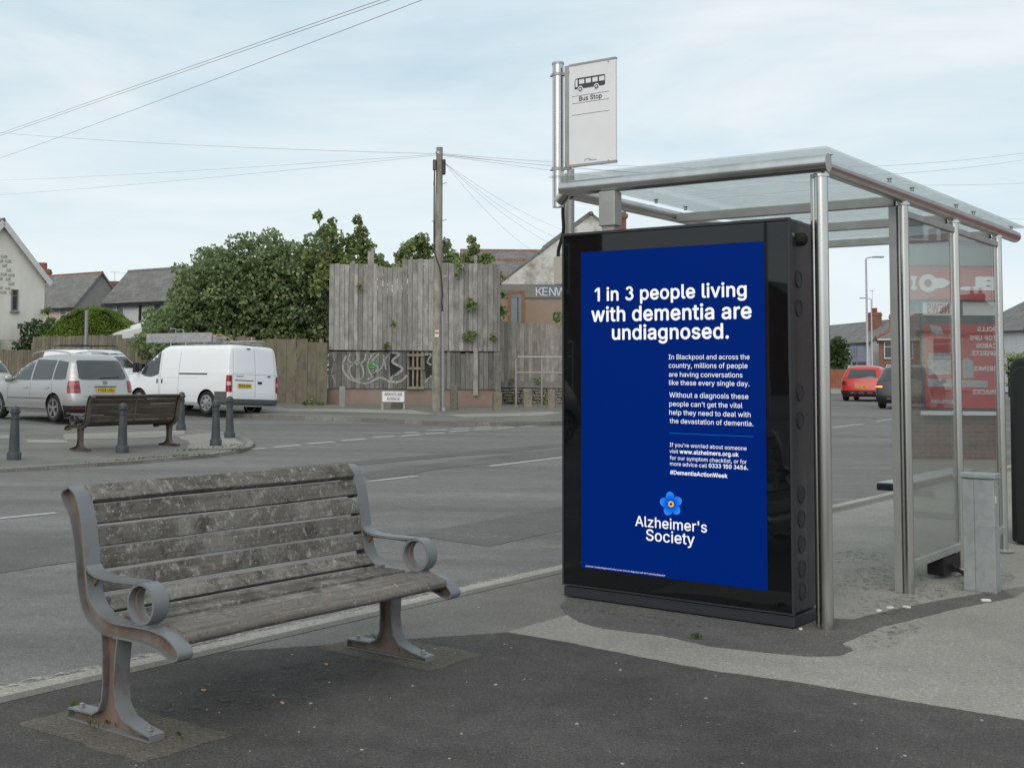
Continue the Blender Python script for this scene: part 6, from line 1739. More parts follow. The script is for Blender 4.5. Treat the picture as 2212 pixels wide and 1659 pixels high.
m_.box(0, 13, -.02, .02, .88, .92); m_.box(0, 13, -.02, .02, .1, .14)
m_.build('rail', M['brick_brown'], rl)
m_ = MB()
for k in range(66): m_.box(k * .2, k * .2 + .03, -.012, .012, .14, .88)
o = m_.build('bars', M['brick_brown'], rl); o['kind'] = 'stuff'
e1 = (40.133, 4.399)
house('corner_house', 'white house with a grey roof at the right edge above the hedge', (e1[0] + 1.0, 78, .4), 0, 14, 8, e1[1] - .35, e1[1] + 2.2, M['pale_wall'], hip=3.5,
      windows=(('f', .7, 2.3, .9, 1.5), ('f', 2.8, 2.3, 1.3, 1.5)), chimneys=())
house('corner_house', 'grey roofed white house seen through the end panes of the shelter', (39.0, 88, .42), SK, 6.4, 8, e1[1] - .1, e1[1] + 2.4, M['white_wall'], hip=2.6, windows=(('f', .7, 2.3, 1.3, 1.4), ('f', 4.2, 2.3, 1.3, 1.4)), chimneys=((3.2, 3, 1.1, .9, 5, 7.0, 2, M['brick']),))
MB().box(1.9, 2.5, -.03, -.004, 2.2, 3.9).build('brick_strip', M['brick'], bpy.data.objects['corner_house'])

# shop across the pavement on the right, which the panes mirror
M['shopred'] = paint('shop_red', (.46, .018, .022, 1), .4, dirt=.1)
shp = thing('corner_shop', 'red fronted off licence on the near pavement, mirrored in the shelter panes', 'shop', tuple((lambda p: (p.x, p.y, 0))(xy(23.5, -.87))), math.atan2(-.983, .183))
MB().box(-6, 6, 0, 8, 0, 3.9).build('lower_wall', M['brick_brown'], shp)
MB().box(-6, 6, 0, 8, 3.902, 7.2).build('upper_wall', M['pale_wall'], shp)
MB().box(-6.3, 6.3, -.3, 8.3, 7.2, 7.45).build('flat_roof', M['slate'], shp)
f0, f1 = (-0.826, 2.836), (0.862, 3.436)
MB().box(-5.5, 5.5, -.16, -.004, f0[1], f1[1]).build('fascia', M['shopred'], shp)
MB().box(-5.6, 5.6, -.2, -.003, f1[1] + .004, f1[1] + .35).build('cornice', M['grey_wall'], shp)
wht_l = paint('sign_white', (.72, .72, .72, 1), .5, dirt=0)
lz = (-0.490, 3.022)[1]; lh = (-0.495, 3.231)[1] - lz
for ch, a, w_l in (('B', (-0.717, 3.024), .26), ('L', (-0.547, 3.022), .46), ('I', (0.677, 3.012), .11), ('F', (0.870, 3.010), .3)):
    text_on('fascia_letter', ch, wht_l, shp, (a[0], -.166, lz), (1, 0, 0), (0, 0, 1), width=w_l, height=lh, bold=.05)
oc_ = (0.482, 3.121); orad = abs((0.641, 3.119)[0] - oc_[0]); 
MB().strip([(oc_[0] + orad * .72 * math.cos(t), oc_[1] + orad * .72 * math.sin(t)) for t in np.linspace(0, 6.283, 33)[:-1]], orad * .55, -.175, -.163, axis='y', closed=True).build('fascia_letter', wht_l, shp)
nk = [(0.345, 3.213), (0.220, 3.214), (0.101, 3.153), (0.097, 3.112), (0.223, 3.039), (0.348, 3.031)]
MB().prism(nk, -.172, -.163, 'y').build('fascia_letter', wht_l, shp)
w0, w1 = (-0.894, 0.840), (0.567, 2.825)
MB().box(-5.5, w1[0], -.05, -.004, w0[1], w1[1] - .01).build('shop_window', M['hglass'], shp)
MB().box(-5.5, w1[0] + .04, -.14, -.052, w0[1] - .05, w0[1] + .02).build('window_sill', wht_l, shp)
MB().box(w1[0] + .25, w1[0] + 1.25, -.06, -.004, .1, w1[1] - .1).build('door', paint('shop_door', (.3, .33, .34, 1), .4), shp)
a, b = (-0.775, 2.564), (-0.180, 2.797)
MB().box(a[0], b[0], -.058, -.052, a[1], b[1]).build('window_poster', wht_l, shp)
a, b = (-0.016, 2.557), (0.534, 2.791)
pw_ = MB().box(a[0], b[0], -.058, -.052, a[1], b[1]).build('window_poster', wht_l, shp)
text_on('poster_lettering', 'NEWS', M['shopred'], shp, ((0.062, 2.602)[0], -.06, (0.062, 2.602)[1]), (1, 0, 0), (0, 0, 1), width=(0.470, 2.599)[0] - (0.062, 2.602)[0], height=.16, bold=.03)
a, b = (-0.806, 0.918), (0.518, 2.406)
MB().box(a[0] - .6, b[0], -.058, -.052, a[1], b[1]).build('red_vinyl', M['shopred'], shp)
for s, y, x_ in (('ROLLS', 960, 1420), ('TOP UPS', 1030, 1440), ('CARDS', 1090, 1430), ('SPIRITS', 1150, 1430), ('DRINKS', 1270, 1440), ('SNACKS', 1455, 1440)):
    if not all(c_ in GLYPHS for c_ in s): continue
    p0 = (-0.767, 2.190); p1 = (-0.190, 2.185)
    hh = abs((-0.765, 2.123)[1] - (-0.767, 2.202)[1])
    zz = {960: (-0.701, 2.280), 1030: (-0.697, 2.122), 1090: (-0.694, 1.986), 1150: (-0.691, 1.851), 1270: (-0.685, 1.580), 1455: (-0.676, 1.164)}[y][1]
    text_on('poster_lettering', s, wht_l, shp, (p0[0], -.062, zz), (1, 0, 0), (0, 0, 1), height=hh, bold=.02)
for pl_ in ([(-0.344, 1.442), (-0.350, 1.735), (-0.239, 1.813), (-0.159, 1.779), (-0.152, 1.441)], [(0.061, 1.506), (0.054, 1.890), (0.438, 1.887), (0.475, 1.706), (0.445, 1.503)], [(-0.588, 1.287), (-0.591, 1.399), (0.469, 1.435), (0.472, 1.289)], [(0.171, 2.216), (0.225, 2.363), (0.428, 2.395), (0.363, 2.226)], [(0.004, 0.990), (0.003, 1.057), (0.408, 1.065), (0.410, 0.997)]):
    MB().prism(pl_, -.062, -.059, 'y').build('product_picture', paint('picture_grey', (.42, .43, .46, 1), .5, dirt=.4, scale=14), shp)
for a, b, m_ in (((0.489, 3.952), (0.733, 4.316), M['hglass']), ((0.253, 3.863), (0.384, 4.113), M['brick_brown']), ((-0.032, 3.911), (0.167, 4.160), M['brick']), ((-0.964, 3.919), (-0.471, 4.234), M['hglass'])):
    MB().box(a[0], b[0], -.03, -.004, a[1], b[1]).build('upper_window', m_, shp)

# houses behind and to the left of the camera, mirrored faintly in the kiosk glass
house('opposite_house', 'brown brick house across the road behind the camera, the nearer of two', xy(-10, 18.5), UV + math.pi, 8.6, 8, 6.2, 9.2, M['brick_brown'], windows=(('b', 1, .9, 1.6, 1.5), ('b', 1, 3.8, 1.6, 1.4), ('b', 5, 3.8, 1.6, 1.4), ('b', 5, .9, 1.8, 1.5)))
bpy.data.objects['opposite_house'].location = xy(-10, 26.5)
bpy.data.objects['opposite_house'].rotation_euler = (0, 0, UV + math.pi)
house('opposite_house', 'brown brick house across the road behind the camera, the farther of two', xy(-75, 40), UV + math.pi, 18, 8, 5.4, 8.2, M['brick'], windows=(('b', 2, 3.6, .8, 1.2), ('b', 9, 3.6, .8, 1.2)))

# ============================================================ fences
M['board'] = wood('hoarding_board', (.22, .21, .196, 1), (.42, .405, .38, 1), 'z', 14, rand=.3)
M['board2'] = wood('lower_board', (.135, .13, .122, 1), (.29, .28, .268, 1), 'z', 14, rand=.4, moss=(.14, .2, .10, 1))
M['board3'] = wood('fence_panel', (.145, .13, .10, 1), (.235, .21, .165, 1), 'z', 5, rand=.25, moss=(.15, .145, .075, 1))
M['board4'] = wood('pale_fence_board', (.21, .20, .18, 1), (.37, .35, .32, 1), 'z', 14, rand=.25)
def boards(parent, x0, x1, w, z0f, z1f, mat, y=0., th=.022, gap=.011, name='board', wj=.12, yj=.008, skip=()):
    x = x0; i = 0
    while x < x1 - .03:
        ww = min(w * rnd.uniform(1 - wj, 1 + wj), x1 - x)
        if not any(a <= x + ww / 2 <= b for a, b in skip):
            yy = y + rnd.uniform(-yj, yj)
            mb = MB(); mb.box(0, ww - gap, yy, yy + th, z0f(x), z1f(x) + rnd.uniform(-.025, .025))
            o = mb.build(name, mat, parent, loc=(x, 0, 0)); o.rotation_euler = (0, rnd.uniform(-.0008, .0008), 0)
        x += ww; i += 1
HY = 42.6
hL, hR = (-1.611, 0.285), (4.307, 0.445)
hx = hL[0]; hw = hR[0] - hL[0]; gz = T(HY)
hd = thing('hoarding', 'tall grey timber hoarding with graffiti on its lower boards behind the telegraph pole', 'hoarding', (hx, HY, gz))
zmid = (-1.599, 2.181)[1] - gz; zpl = (-1.633, 0.857)[1] - gz; ztop = (-1.664, 5.166)[1] - gz; ztop2 = (1.403, 5.353)[1] - gz; ztop3 = (3.011, 5.238)[1] - gz
xs_ = [(-0.300, 6.177)[0] - hx, (-0.062, 6.179)[0] - hx, (0.907, 6.187)[0] - hx, (1.996, 6.197)[0] - hx]
def topz(x):
    if x < xs_[1]: return ztop
    if x < xs_[2]: return ztop - .10
    if x < xs_[3]: return ztop2
    return ztop3 - (.03 if x > 4.6 else 0)
boards(hd, 0, hw, .168, lambda x: zmid, topz, M['board'], y=-.03)
MB().box(.01, hw - .02, .058, .064, zpl, ztop - 1.0).build('gap_shade_sheet', M['gap'], hd)  # black sheets added behind the boards as painted shade for the gaps
MB().box(.01, 1.2, .058, .064, ztop - .998, ztop - .15).build('gap_shade_sheet', M['gap'], hd)
MB().box(3.0, hw - .02, .058, .064, ztop - .998, ztop - .15).build('gap_shade_sheet', M['gap'], hd)
pal = ((1.093, 6.189)[0] - hx, (1.679, 6.194)[0] - hx)
boards(hd, -.01, hw, .155, lambda x: zpl + .01, lambda x: zmid - .035 - (.05 if rnd.random() < .1 else 0), M['board2'], y=.03, skip=(pal,), name='board')
pb = MB().box(-.04, hw + .02, .08, .45, -.3, zpl)
plm = render('rendered_plinth', (.235, .165, .135, 1), (.27, .225, .19, 1), .8, 1.0)
pb.build('plinth', plm, hd, bevel=.03)
MB().box(-.06, hw, .07, .10, zmid - .12, zmid + .02).build('cross_rail', M['board2'], hd)
MB().box(.02, hw, .0, .02, ztop * .9, ztop * .9 + .1).build('cross_rail', M['board2'], hd)
for a, h0 in (((-0.795, 6.173)[0], .12), ((-0.241, 6.178)[0], .45), ((-0.130, 6.179)[0], .55), ((1.224, 6.190)[0], .28), ((3.453, 6.209)[0], .35)):
    MB().box(a - hx - .05, a - hx + .05, .0, .08, ztop - 1, ztop + h0).build('post_top', M['board'], hd)
MB().box(hw - .17, hw + .02, -.06, .02, .35, zmid - .02).build('end_post', M['board2'], hd)
MB().box((3.382, 6.208)[0] - hx, (3.540, 6.210)[0] - hx, -.05, .0, zpl - .2, zmid + .0).build('loose_board', M['board4'], hd)
# pallet blocking the gap: dark behind, slats in front
MB().box(pal[0] - .1, pal[1] + .1, .5, .52, zpl, zmid).build('dark_interior', M['gap'], hd)
pw = paint('pallet_wood', (.27, .23, .18, 1), .9, dirt=.35)
pa = thing('pallet', 'wooden pallet blocking the gap in the graffitied boards', 'pallet', (hx + pal[0], HY, gz + zpl))
pwid = pal[1] - pal[0]; ph_ = zmid - zpl - .04
for k in range(3):
    x_ = .10 + k * .13 + .06
    MB().box(x_ * pwid / .52, x_ * pwid / .52 + .065, -.02, .02, 0, ph_).build('pallet_slat', pw, pa)
for z_ in (.12, ph_ * .52, ph_ - .16):
    MB().box(0, pwid, -.05, -.022, z_ if z_ > .2 else .0, (z_ if z_ > .2 else .0) + .09).build('pallet_rail', pw, pa)
for x_ in (0, pwid - .08):
    MB().box(x_, x_ + .08, .022, .06, 0, ph_).build('pallet_stringer', M['board2'], pa)
# graffiti: sprayed strokes on the lower boards
spray_w = flakes('white_spray', (.40, .40, .41, 1), .56, 7); spray_b = paint('black_spray', (.022, .022, .024, 1), .8); spray_g = flakes('green_spray', (.12, .36, .10, 1), .6, 9)
def strokes(pts, w, mat, name='graffiti', y=.012, closed=False):
    mb = MB(); q = catmull([(p[0] - hx, p[1] - gz) for p in pts], 5)
    P2 = q; vs = []; fs = []
    for i, p in enumerate(P2):
        d = (P2[min(i + 1, len(P2) - 1)] - P2[max(i - 1, 0)]).normalized(); nn = Vector((-d.y, d.x)) * w / 2
        vs += [(p.x + nn.x, y, p.y + nn.y), (p.x - nn.x, y, p.y - nn.y)]
    for i in range(len(P2) - 1): fs.append((2 * i, 2 * i + 1, 2 * i + 3, 2 * i + 2))
    mb.add(vs, fs); mb.build(name, mat, hd)
W_ = .075
strokes([(-1.465, 2.094), (-1.421, 1.740), (-1.496, 1.386), (-1.375, 1.034)], W_ * .5, spray_w)
strokes([(-1.011, 1.980), (-1.125, 1.586), (-0.925, 1.234), (-0.570, 1.080), (-0.255, 1.044), (0.176, 1.243), (0.531, 1.090), (0.884, 1.132), (1.099, 1.330)], W_, spray_w)
strokes([(-0.658, 2.100), (-0.616, 1.865), (-0.869, 1.588), (-0.847, 1.313), (-0.649, 1.158), (-0.414, 1.278), (-0.457, 1.631), (-0.615, 1.786)], W_ * .8, spray_w)
strokes([(-0.854, 2.079), (-0.931, 1.823), (-0.654, 1.707), (-0.380, 1.828), (-0.343, 2.083)], W_ * .7, spray_w)
strokes([(-0.028, 2.086), (-0.184, 1.908), (-0.260, 1.632), (-0.100, 1.320), (0.251, 1.637), (0.287, 2.030)], W_ * .7, spray_w)
strokes([(0.130, 2.068), (-0.104, 1.791), (0.094, 1.596), (-0.022, 1.359), (-0.256, 1.161)], W_ * .8, spray_w)
strokes([(0.484, 2.071), (0.328, 1.834), (0.370, 1.520)], W_ * .6, spray_w)
blk_ = [(0.523, 2.071), (0.759, 2.132), (0.839, 1.995), (0.604, 1.797), (0.920, 1.564), (0.687, 1.287), (0.529, 1.286), (0.486, 1.756)]
mb = MB(); mb.prism([(p[0] - hx, p[1] - gz) for p in blk_], .0155, .0165, 'y'); mb.build('graffiti', spray_b, hd)
blk_ = [(1.704, 2.002), (1.948, 2.083), (1.952, 1.298), (1.748, 1.217), (1.707, 1.649)]
mb = MB(); mb.prism([(p[0] - hx, p[1] - gz) for p in blk_], .0155, .0165, 'y'); mb.build('graffiti', spray_b, hd)
strokes([(0.582, 2.111), (0.819, 2.054), (0.584, 1.796), (0.940, 1.544), (0.530, 1.207), (0.767, 1.052)], W_ * 1.1, spray_w, y=.010)
strokes([(1.704, 2.042), (1.921, 2.043), (1.804, 1.807), (1.934, 1.690)], W_ * .8, spray_w, y=.010)
strokes([(1.729, 1.100), (1.944, 1.337)], W_ * .8, spray_w, y=.010)
strokes([(-0.655, 1.786), (-0.457, 1.709)], W_ * .7, spray_g, y=.009)
for k in range(3): strokes([(-0.261, 1.711), ((-0.143, 1.790)[0] + rnd.uniform(-.1, .2), (-0.143, 1.790)[1] + rnd.uniform(-.25, .15)), (-0.024, 1.595)], W_ * .6, spray_g, y=.008 - k * .0005)

# right hand fence on its low stone wall
rf = thing('plank_fence', 'pale grey plank fence on a stone wall right of the hoarding', 'fence', (hR[0] + .02, 44.2, T(44.2)))
rtop = (4.628, 3.273)[1] - T(44.2); rbot = (4.633, 1.134)[1] - T(44.2)
rw = 8.5
boards(rf, 0, rw, .15, lambda x: rbot, lambda x: rtop - .045 * x, M['board4'], y=0)
MB().box(0, rw, .03, .08, rbot + .3, rbot + .4).build('cross_rail', M['board4'], rf)
MB().box(-.1, rw, -.14, .4, rbot - .22, rbot - .02).build('wall_coping', M['kerb_grey'], rf)
stm = asphalt('rubble_stone', (.17, .155, .135, 1), (.30, .28, .25, 1), .4, 20)
stmo = asphalt('rubble_core', (.05, .045, .04, 1), (.1, .1, .09, 1), .4, 20)
MB().box(-.1, rw, -.06, .35, -.3, rbot - .225).build('wall_core', stmo, rf)
smesh = []
for k in range(5):
    me_ = MB().box(0, .3 + .06 * k, 0, .07, 0, .085).mesh('stone'); setmat(me_, stm); smesh.append((me_, .3 + .06 * k))
z = 0.0
while z < rbot - .32:
    x = -.1 + rnd.uniform(0, .2)
    while x < rw - .5:
        me_, ww = rnd.choice(smesh)
        if rnd.random() > .08:
            o = bpy.data.objects.new('stone', me_); COL.objects.link(o); o.parent = rf
            o.location = (x, -.12 + rnd.uniform(-.02, .02), z); o.rotation_euler = (0, rnd.uniform(-.04, .04), rnd.uniform(-.05, .05))
            bv = o.modifiers.new('b', 'BEVEL'); bv.width = .015; bv.segments = 1
        x += ww + .02
    z += .105
# tubular handrail in front of that wall
hn = thing('handrail', 'grey tubular handrail in front of the stone wall', 'handrail', ((4.739, 0.570)[0], 41.5, T(41.5)))
hz1 = (4.815, 1.984)[1] - T(41.5); hz2 = (4.816, 1.455)[1] - T(41.5)
rail_m = paint('handrail_grey', (.33, .33, .33, 1), .5, .2)
MB().tube([(0, 0, -.05), (0, 0, hz1 - .1), (.06, 0, hz1), (5.2, 0, hz1)], .03, 8).build('top_rail', rail_m, hn, smooth=50)
MB().tube([(0, 0, hz2), (5.2, 0, hz2)], .028, 8).build('lower_rail', rail_m, hn, smooth=50)
for k in range(1, 6): MB().tube([(k * .86, 0, -.05), (k * .86, 0, hz1)], .026, 8).build('upright', rail_m, hn, smooth=50)
# green-brown panel fence running back along the side street behind the vans
P0 = Vector((hL[0] - .02, HY - .4, T(42)))
pf = thing('panel_fence', 'brown green timber panel fence running behind the parked vans', 'fence', P0, UV + R(90))
ftop = 2.30
x = .0
while x < 24:
    ww = rnd.uniform(.42, .6) if x < 5 else rnd.uniform(.14, .3)
    hh = ftop - (.42 if x > 17 else 0) + (.12 if x > 3 else 0) - (.10 if x < .5 else 0) + rnd.uniform(-.03, .02) + (.15 if 11 < x < 17 else 0)
    mb = MB(); mb.box(0, ww - .02, .0 + rnd.uniform(-.012, .012), .03, -.15, hh)
    o = mb.build('board', M['board3'], pf, loc=(x, 0, 0)); o.rotation_euler = (0, rnd.uniform(-.006, .006), 0)
    x += ww
for k in range(9):
    MB().box(k * 2.8 + .3, k * 2.8 + .42, -.12, -.03, 0, ftop).build('fence_post', M['board3'], pf)
MB().box(0, 24, -.03, -.006, 1.7, 1.8).build('cross_rail', M['board3'], pf)
MB().box(13.2, 13.32, .04, .12, 0, 3.6).build('tall_post', paint('grey_post', (.3, .3, .3, 1), .7), pf)
gtf = thing('timber_gate', 'grey timber rail gate at the far left behind the cars', 'gate', ((-17.456, 1.763)[0], 56, T(56)))
for z_ in (1.1, 1.75, 2.32): MB().box(0, 1.5, 0, .06, z_, z_ + .09).build('gate_rail', M['board'], gtf)
for x_ in (.2, 1.2): MB().box(x_, x_ + .16, -.05, .1, -.1, 2.42).build('gate_post', M['board'], gtf)

# ============================================================ street furniture on the far corner
M['polewood'] = wood('telegraph_pole', (.18, .168, .14, 1), (.36, .34, .295, 1), 'z', 5, rand=.0)
py_ = 38.0
pb_, pt_ = (1.894, 0.118), (1.907, 8.429)
tp_ = thing('telegraph_pole', 'weathered wooden telegraph pole in front of the hoarding', 'telegraph pole', (pb_[0], py_, T(38)))
PHt = pt_[1] - T(38)
MB().tube([(0, 0, -.2), (.02, 0, PHt * .5), (.05, 0, PHt)], [.155, .135, .10], 14).build('pole_shaft', M['polewood'], tp_, smooth=50)
MB().tube([(.0, 0, PHt - .22), (.05, 0, PHt - .16)], .112, 14).build('pole_band', M['alu'], tp_)
dk = paint('dark_box', (.03, .03, .035, 1), .5); gyb = paint('grey_box', (.08, .085, .09, 1), .5)
MB().box(-.16, -.06, -.12, .02, PHt - .72, PHt - .40).build('terminal_box', gyb, tp_, bevel=.01)
MB().box(.13, .24, -.10, .05, PHt - .86, PHt - .38).build('terminal_box', dk, tp_, bevel=.03)
MB().tube([(-.09, -.1, PHt - .75), (-.14, -.06, PHt - 1.2)], .012, 5).build('lead', M['alu'], tp_)
MB().tube([tuple(p) for p in catmull([(-.11, -.09, PHt - .7), (-.11, -.08, PHt - 3.0), (-.06, -.13, PHt - 3.4), (.10, -.14, PHt - 3.9), (.16, -.10, PHt - 4.6), (.14, -.12, 3.4), (.17, -.12, 3.1)], 4)], .022, 6).build('cable', dk, tp_)
MB().tube([(.19, -.12, .12), (.17, -.12, 3.1)], .045, 8).build('cable_guard', paint('guard_grey', (.27, .28, .29, 1), .5), tp_)
MB().tube([(.23, -.12, -.02), (.19, -.12, .14)], .065, 8).build('guard_foot', paint('foot_grey', (.33, .34, .36, 1), .6), tp_)
for s_, z_ in ((1, -1.15), (1, -2.3), (-1, -2.35), (1, -2.9), (-1, -4.0), (1, -4.05)):
    MB().bar((.05 + s_ * .08, -.03, PHt + z_), (.05 + s_ * .23, -.05, PHt + z_ + .04), .025, .025).build('step', M['alu'], tp_)
MB().box(-.075, .05, -.165, -.15, 2.30, 2.52).build('notice', whitep, tp_)
MB().box(-.07, .045, -.17, -.166, 2.40, 2.47).build('notice_print', paint('orange_print', (.5, .2, .08, 1), .6), tp_)
# street name plate
sp0, sp1 = (0.230, 0.514), (0.908, 0.851)
sg_ = thing('street_name_sign', 'white street name sign on two grey legs by the kerb', 'street sign', (sp0[0], 38.6, T(38.6)))
sw = sp1[0] - sp0[0]; z0_, z1_ = sp0[1] - T(38.6), sp1[1] - T(38.6)
pl_ = MB().box(0, sw, -.012, .012, z0_, z1_).build('sign_plate', flagm, sg_)
fr_m = MB(); fr_m.box(-.015, sw + .015, -.02, .02, z1_, z1_ + .018); fr_m.box(-.015, sw + .015, -.02, .02, z0_ - .018, z0_); fr_m.build('sign_border', ink, sg_)
for x_ in (.0, sw): MB().box(x_ - .03, x_ + .03, .022, .07, -.05, z1_ + .01).build('leg', M['alu'], sg_)
text_on('lettering', 'ARKHOLME', ink, pl_, (sw / 2, -.014, z0_ + (z1_ - z0_) * .56), (1, 0, 0), (0, 0, 1), width=sw * .84, height=(z1_ - z0_) * .30, bold=.012, center=True)
text_on('lettering', 'AVENUE', ink, pl_, (sw / 2, -.014, z0_ + (z1_ - z0_) * .14), (1, 0, 0), (0, 0, 1), width=sw * .60, height=(z1_ - z0_) * .30, bold=.012, center=True)
# concrete posts
conc = asphalt('concrete_post', (.19, .175, .14, 1), (.29, .27, .23, 1), .35, 40)
conc_g = paint('grey_stub', (.28, .28, .28, 1), .7)
for (xa, xb, yt, yb, Y, lab, m_) in ((735, 748, 838, 885, 40.6, 'slim grey post stub leftmost in front of the hoarding', conc_g), (848, 875, 866, 892, 39.3, 'squat concrete post behind the street name sign', conc), (974, 990, 835, 892, 38.8, 'concrete post just right of the telegraph pole', conc),
                                (1066, 1084, 852, 894, 38.6, 'concrete post at the right end of the hoarding', conc), (1131, 1149, 842, 887, 40.6, 'concrete post in front of the handrail, left of two', conc), (1185, 1200, 842, 884, 41.0, 'concrete post beside the kiosk edge, rightmost of the row', conc)):
    a = ((xa - 812) / 2661 * Y, 0); b = ((xb - 812) / 2661 * Y, 0)
    hh = (yb - yt) / 2661 * Y
    mb = MB(); ww = b[0] - a[0]
    mb.box(-ww / 2, ww / 2, -ww / 2, ww / 2, -.15, hh * .93)
    mb.lathe([(ww * .68, hh * .93), (ww * .5, hh)], 4, (0, 0, 0)) if False else None
    o = mb.build('concrete_post', m_, None, loc=((a[0] + b[0]) / 2, Y, T(Y) + .04), rz=rnd.uniform(-.3, .3), bevel=.025)
    o.rotation_euler[0] = rnd.uniform(-.02, .02)
    tag(o, lab, 'post', 'posts along the far corner')
# lamp posts down the right hand street
lampm = paint('lamp_grey', (.42, .42, .42, 1), .45, .3)
def lamp(label, px, Y, H_, dirx, arm=.9, loc=None):
    p = loc or ((px - 812) / 2661 * Y + .0, Y, T(Y))
    t = thing('street_lamp', label, 'street lamp', p, 0, 'street lamps')
    MB().tube([(0, 0, -.1), (0, 0, 1.2), (0, 0, 1.25), (0, 0, H_)], [.10, .10, .07, .05], 10).build('column', lampm, t, smooth=40)
    MB().tube([(0, 0, H_), (dirx * .12, 0, H_ + .06), (dirx * arm * .5, 0, H_ + .10)], .035, 8).build('arm', lampm, t, smooth=40)
    MB().box(min(dirx * arm * .4, dirx * arm * 1.1), max(dirx * arm * .4, dirx * arm * 1.1), -.12, .12, H_ + .06, H_ + .15).build('lamp_head', M['alu'], t, bevel=.03)
lamp('nearer street lamp seen through the shelter, head pointing right', 1874, 69, 7.6, 1)
lamp('farther street lamp seen through the shelter, head pointing left', 1884, 108, 7.6, -1)
lamp('street lamp across the road behind the camera', 0, 0, 7.5, 1, loc=tuple(xy(-26, 16.4)))
copyp = copy_tree(tp_); copyp.location = xy(-14, 17.2); copyp['label'] = 'wooden telegraph pole across the road behind the camera'

# ============================================================ overhead wires
wire_m = paint('wire', (.40, .36, .35, 1), .6, dirt=0)
def wire(label, a, b, sag, r_=.008, name='overhead_wire', group='overhead wires'):
    a, b = Vector(a), Vector(b)
    pts = [tuple(a.lerp(b, t) + Vector((0, 0, -sag * 4 * t * (1 - t)))) for t in np.linspace(0, 1, 25)]
    o = MB().tube(pts, r_ * .62, 5).build(name, wire_m)
    tag(o, label, 'wire', group)
top = Vector((pb_[0] + .05, py_, T(38) + PHt - .2))
def A3(q, Y): return (q[0], Y, q[1])
wire('upper of the two close wires rising from the left edge to the top', A3((-13.271, 8.802), 40), A3((0.682, 5.095), 11), .0, .0065)
wire('lower of the two close wires rising from the left edge to the top', A3((-13.268, 8.725), 40), A3((0.809, 5.109), 11), .0, .0065)
wire('single lower wire rising from the left edge to the top', A3((-13.248, 8.006), 40), A3((1.187, 5.173), 11), .06, .0065)
wire('long faint wire from the left edge to the pole, the highest', A3((-20.588, 13.482), 62), top, .15, .010)
wire('faint wire from the left to the pole, middle one', A3((-23.161, 12.085), 70), top + Vector((-.1, 0, -.02)), .1, .008)
wire('faint wire from the left to the pole, the lowest', A3((-23.136, 11.205), 70), top + Vector((-.1, 0, -.05)), .1, .008)
wire('wire from the pole to the right, highest, passing behind the sign', top + Vector((.1, 0, 0)), A3((33.809, 12.725), 60), .75, .010)
wire('wire from the pole to the right, second, passing behind the sign', top + Vector((.1, 0, -.02)), A3((33.802, 12.449), 60), .95, .010)
wire('wire from the pole dipping behind the shelter roof', top + Vector((.1, 0, -.04)), A3((33.766, 11.027), 60), .5, .009)
wire('lowest wire from the pole toward the shelter', top + Vector((.1, 0, -.06)), A3((33.714, 9.016), 60), .25, .008)
for k, (px_, py2) in enumerate(((1215,548), (1180,545), (1150,552), (1235,535))):
    q = {0: (7.892, 7.044), 1: (7.598, 6.805), 2: (7.125, 6.992), 3: (8.383, 7.344)}[k]
    wire('thin drop wire from the pole box to the workshop roofs, %s' % ('second from the top', 'third from the top', 'leftmost and steepest', 'uppermost')[k], top + Vector((.12, 0, -.25)), A3(q, 52 if k != 2 else 56), .25, .006)

# ============================================================ trees and plants
def leaf_mesh(n, pos_fn, size, up=.35, seed=1):
    """n leaf shaped faces; pos_fn(rng) -> (point, outward)"""
    rg = np.random.RandomState(seed)
    Pn, On = pos_fn(rg, n)
    n = len(Pn)
    N_ = rg.normal(size=(n, 3)); N_ = N_ / np.linalg.norm(N_, axis=1, keepdims=True)
    N_ = N_ * .75 + On * .55 + np.array([0, 0, up]); N_ /= np.linalg.norm(N_, axis=1, keepdims=True)
    r2 = rg.normal(size=(n, 3)); A_ = np.cross(N_, r2); A_ /= np.linalg.norm(A_, axis=1, keepdims=True); B_ = np.cross(N_, A_)
    s_ = size * rg.uniform(.6, 1.25, (n, 1))
    # five pointed leaf: folded a little along its middle
    ang = [-90, -25, 40, 90, 140, 205]; rad_ = [.15, .9, .95, 1.25, .95, .9]
    vs = np.zeros((n, 6, 3))
    for i, (a, q) in enumerate(zip(ang, rad_)):
        a = R(a)
        vs[:, i] = Pn + A_ * s_ * q * math.cos(a) * .62 + B_ * s_ * q * math.sin(a) * .62 + N_ * s_ * (.12 * abs(math.cos(a)))
    me = bpy.data.meshes.new('leaves')
    me.vertices.add(n * 6); me.vertices.foreach_set('co', vs.reshape(-1))
    me.loops.add(n * 6); me.loops.foreach_set('vertex_index', np.arange(n * 6))
    me.polygons.add(n); me.polygons.foreach_set('loop_start', np.arange(n) * 6); me.polygons.foreach_set('loop_total', np.full(n, 6))
    me.update(); me.validate()
    return me
def clump_fn(clumps, shell=.5):
    C_ = np.array([c[:3] for c in clumps]); Rd = np.array([c[3:6] for c in clumps])
    wts = Rd.prod(axis=1) ** .6; wts /= wts.sum()
    def fn(rg, n):
        k = rg.choice(len(C_), n, p=wts)
        d = rg.normal(size=(n, 3)); d /= np.linalg.norm(d, axis=1, keepdims=True)
        r_ = rg.uniform(shell, 1.0, (n, 1)) ** .7
        return C_[k] + d * Rd[k] * r_, d
    return fn
M['leaf'] = leafmat('sycamore_leaf', (.125, .19, .085, 1), (.21, .285, .125, 1), (.37, .42, .21, 1))
M['leaf2'] = leafmat('bright_leaf', (.15, .21, .075, 1), (.23, .295, .105, 1), (.38, .43, .19, 1))
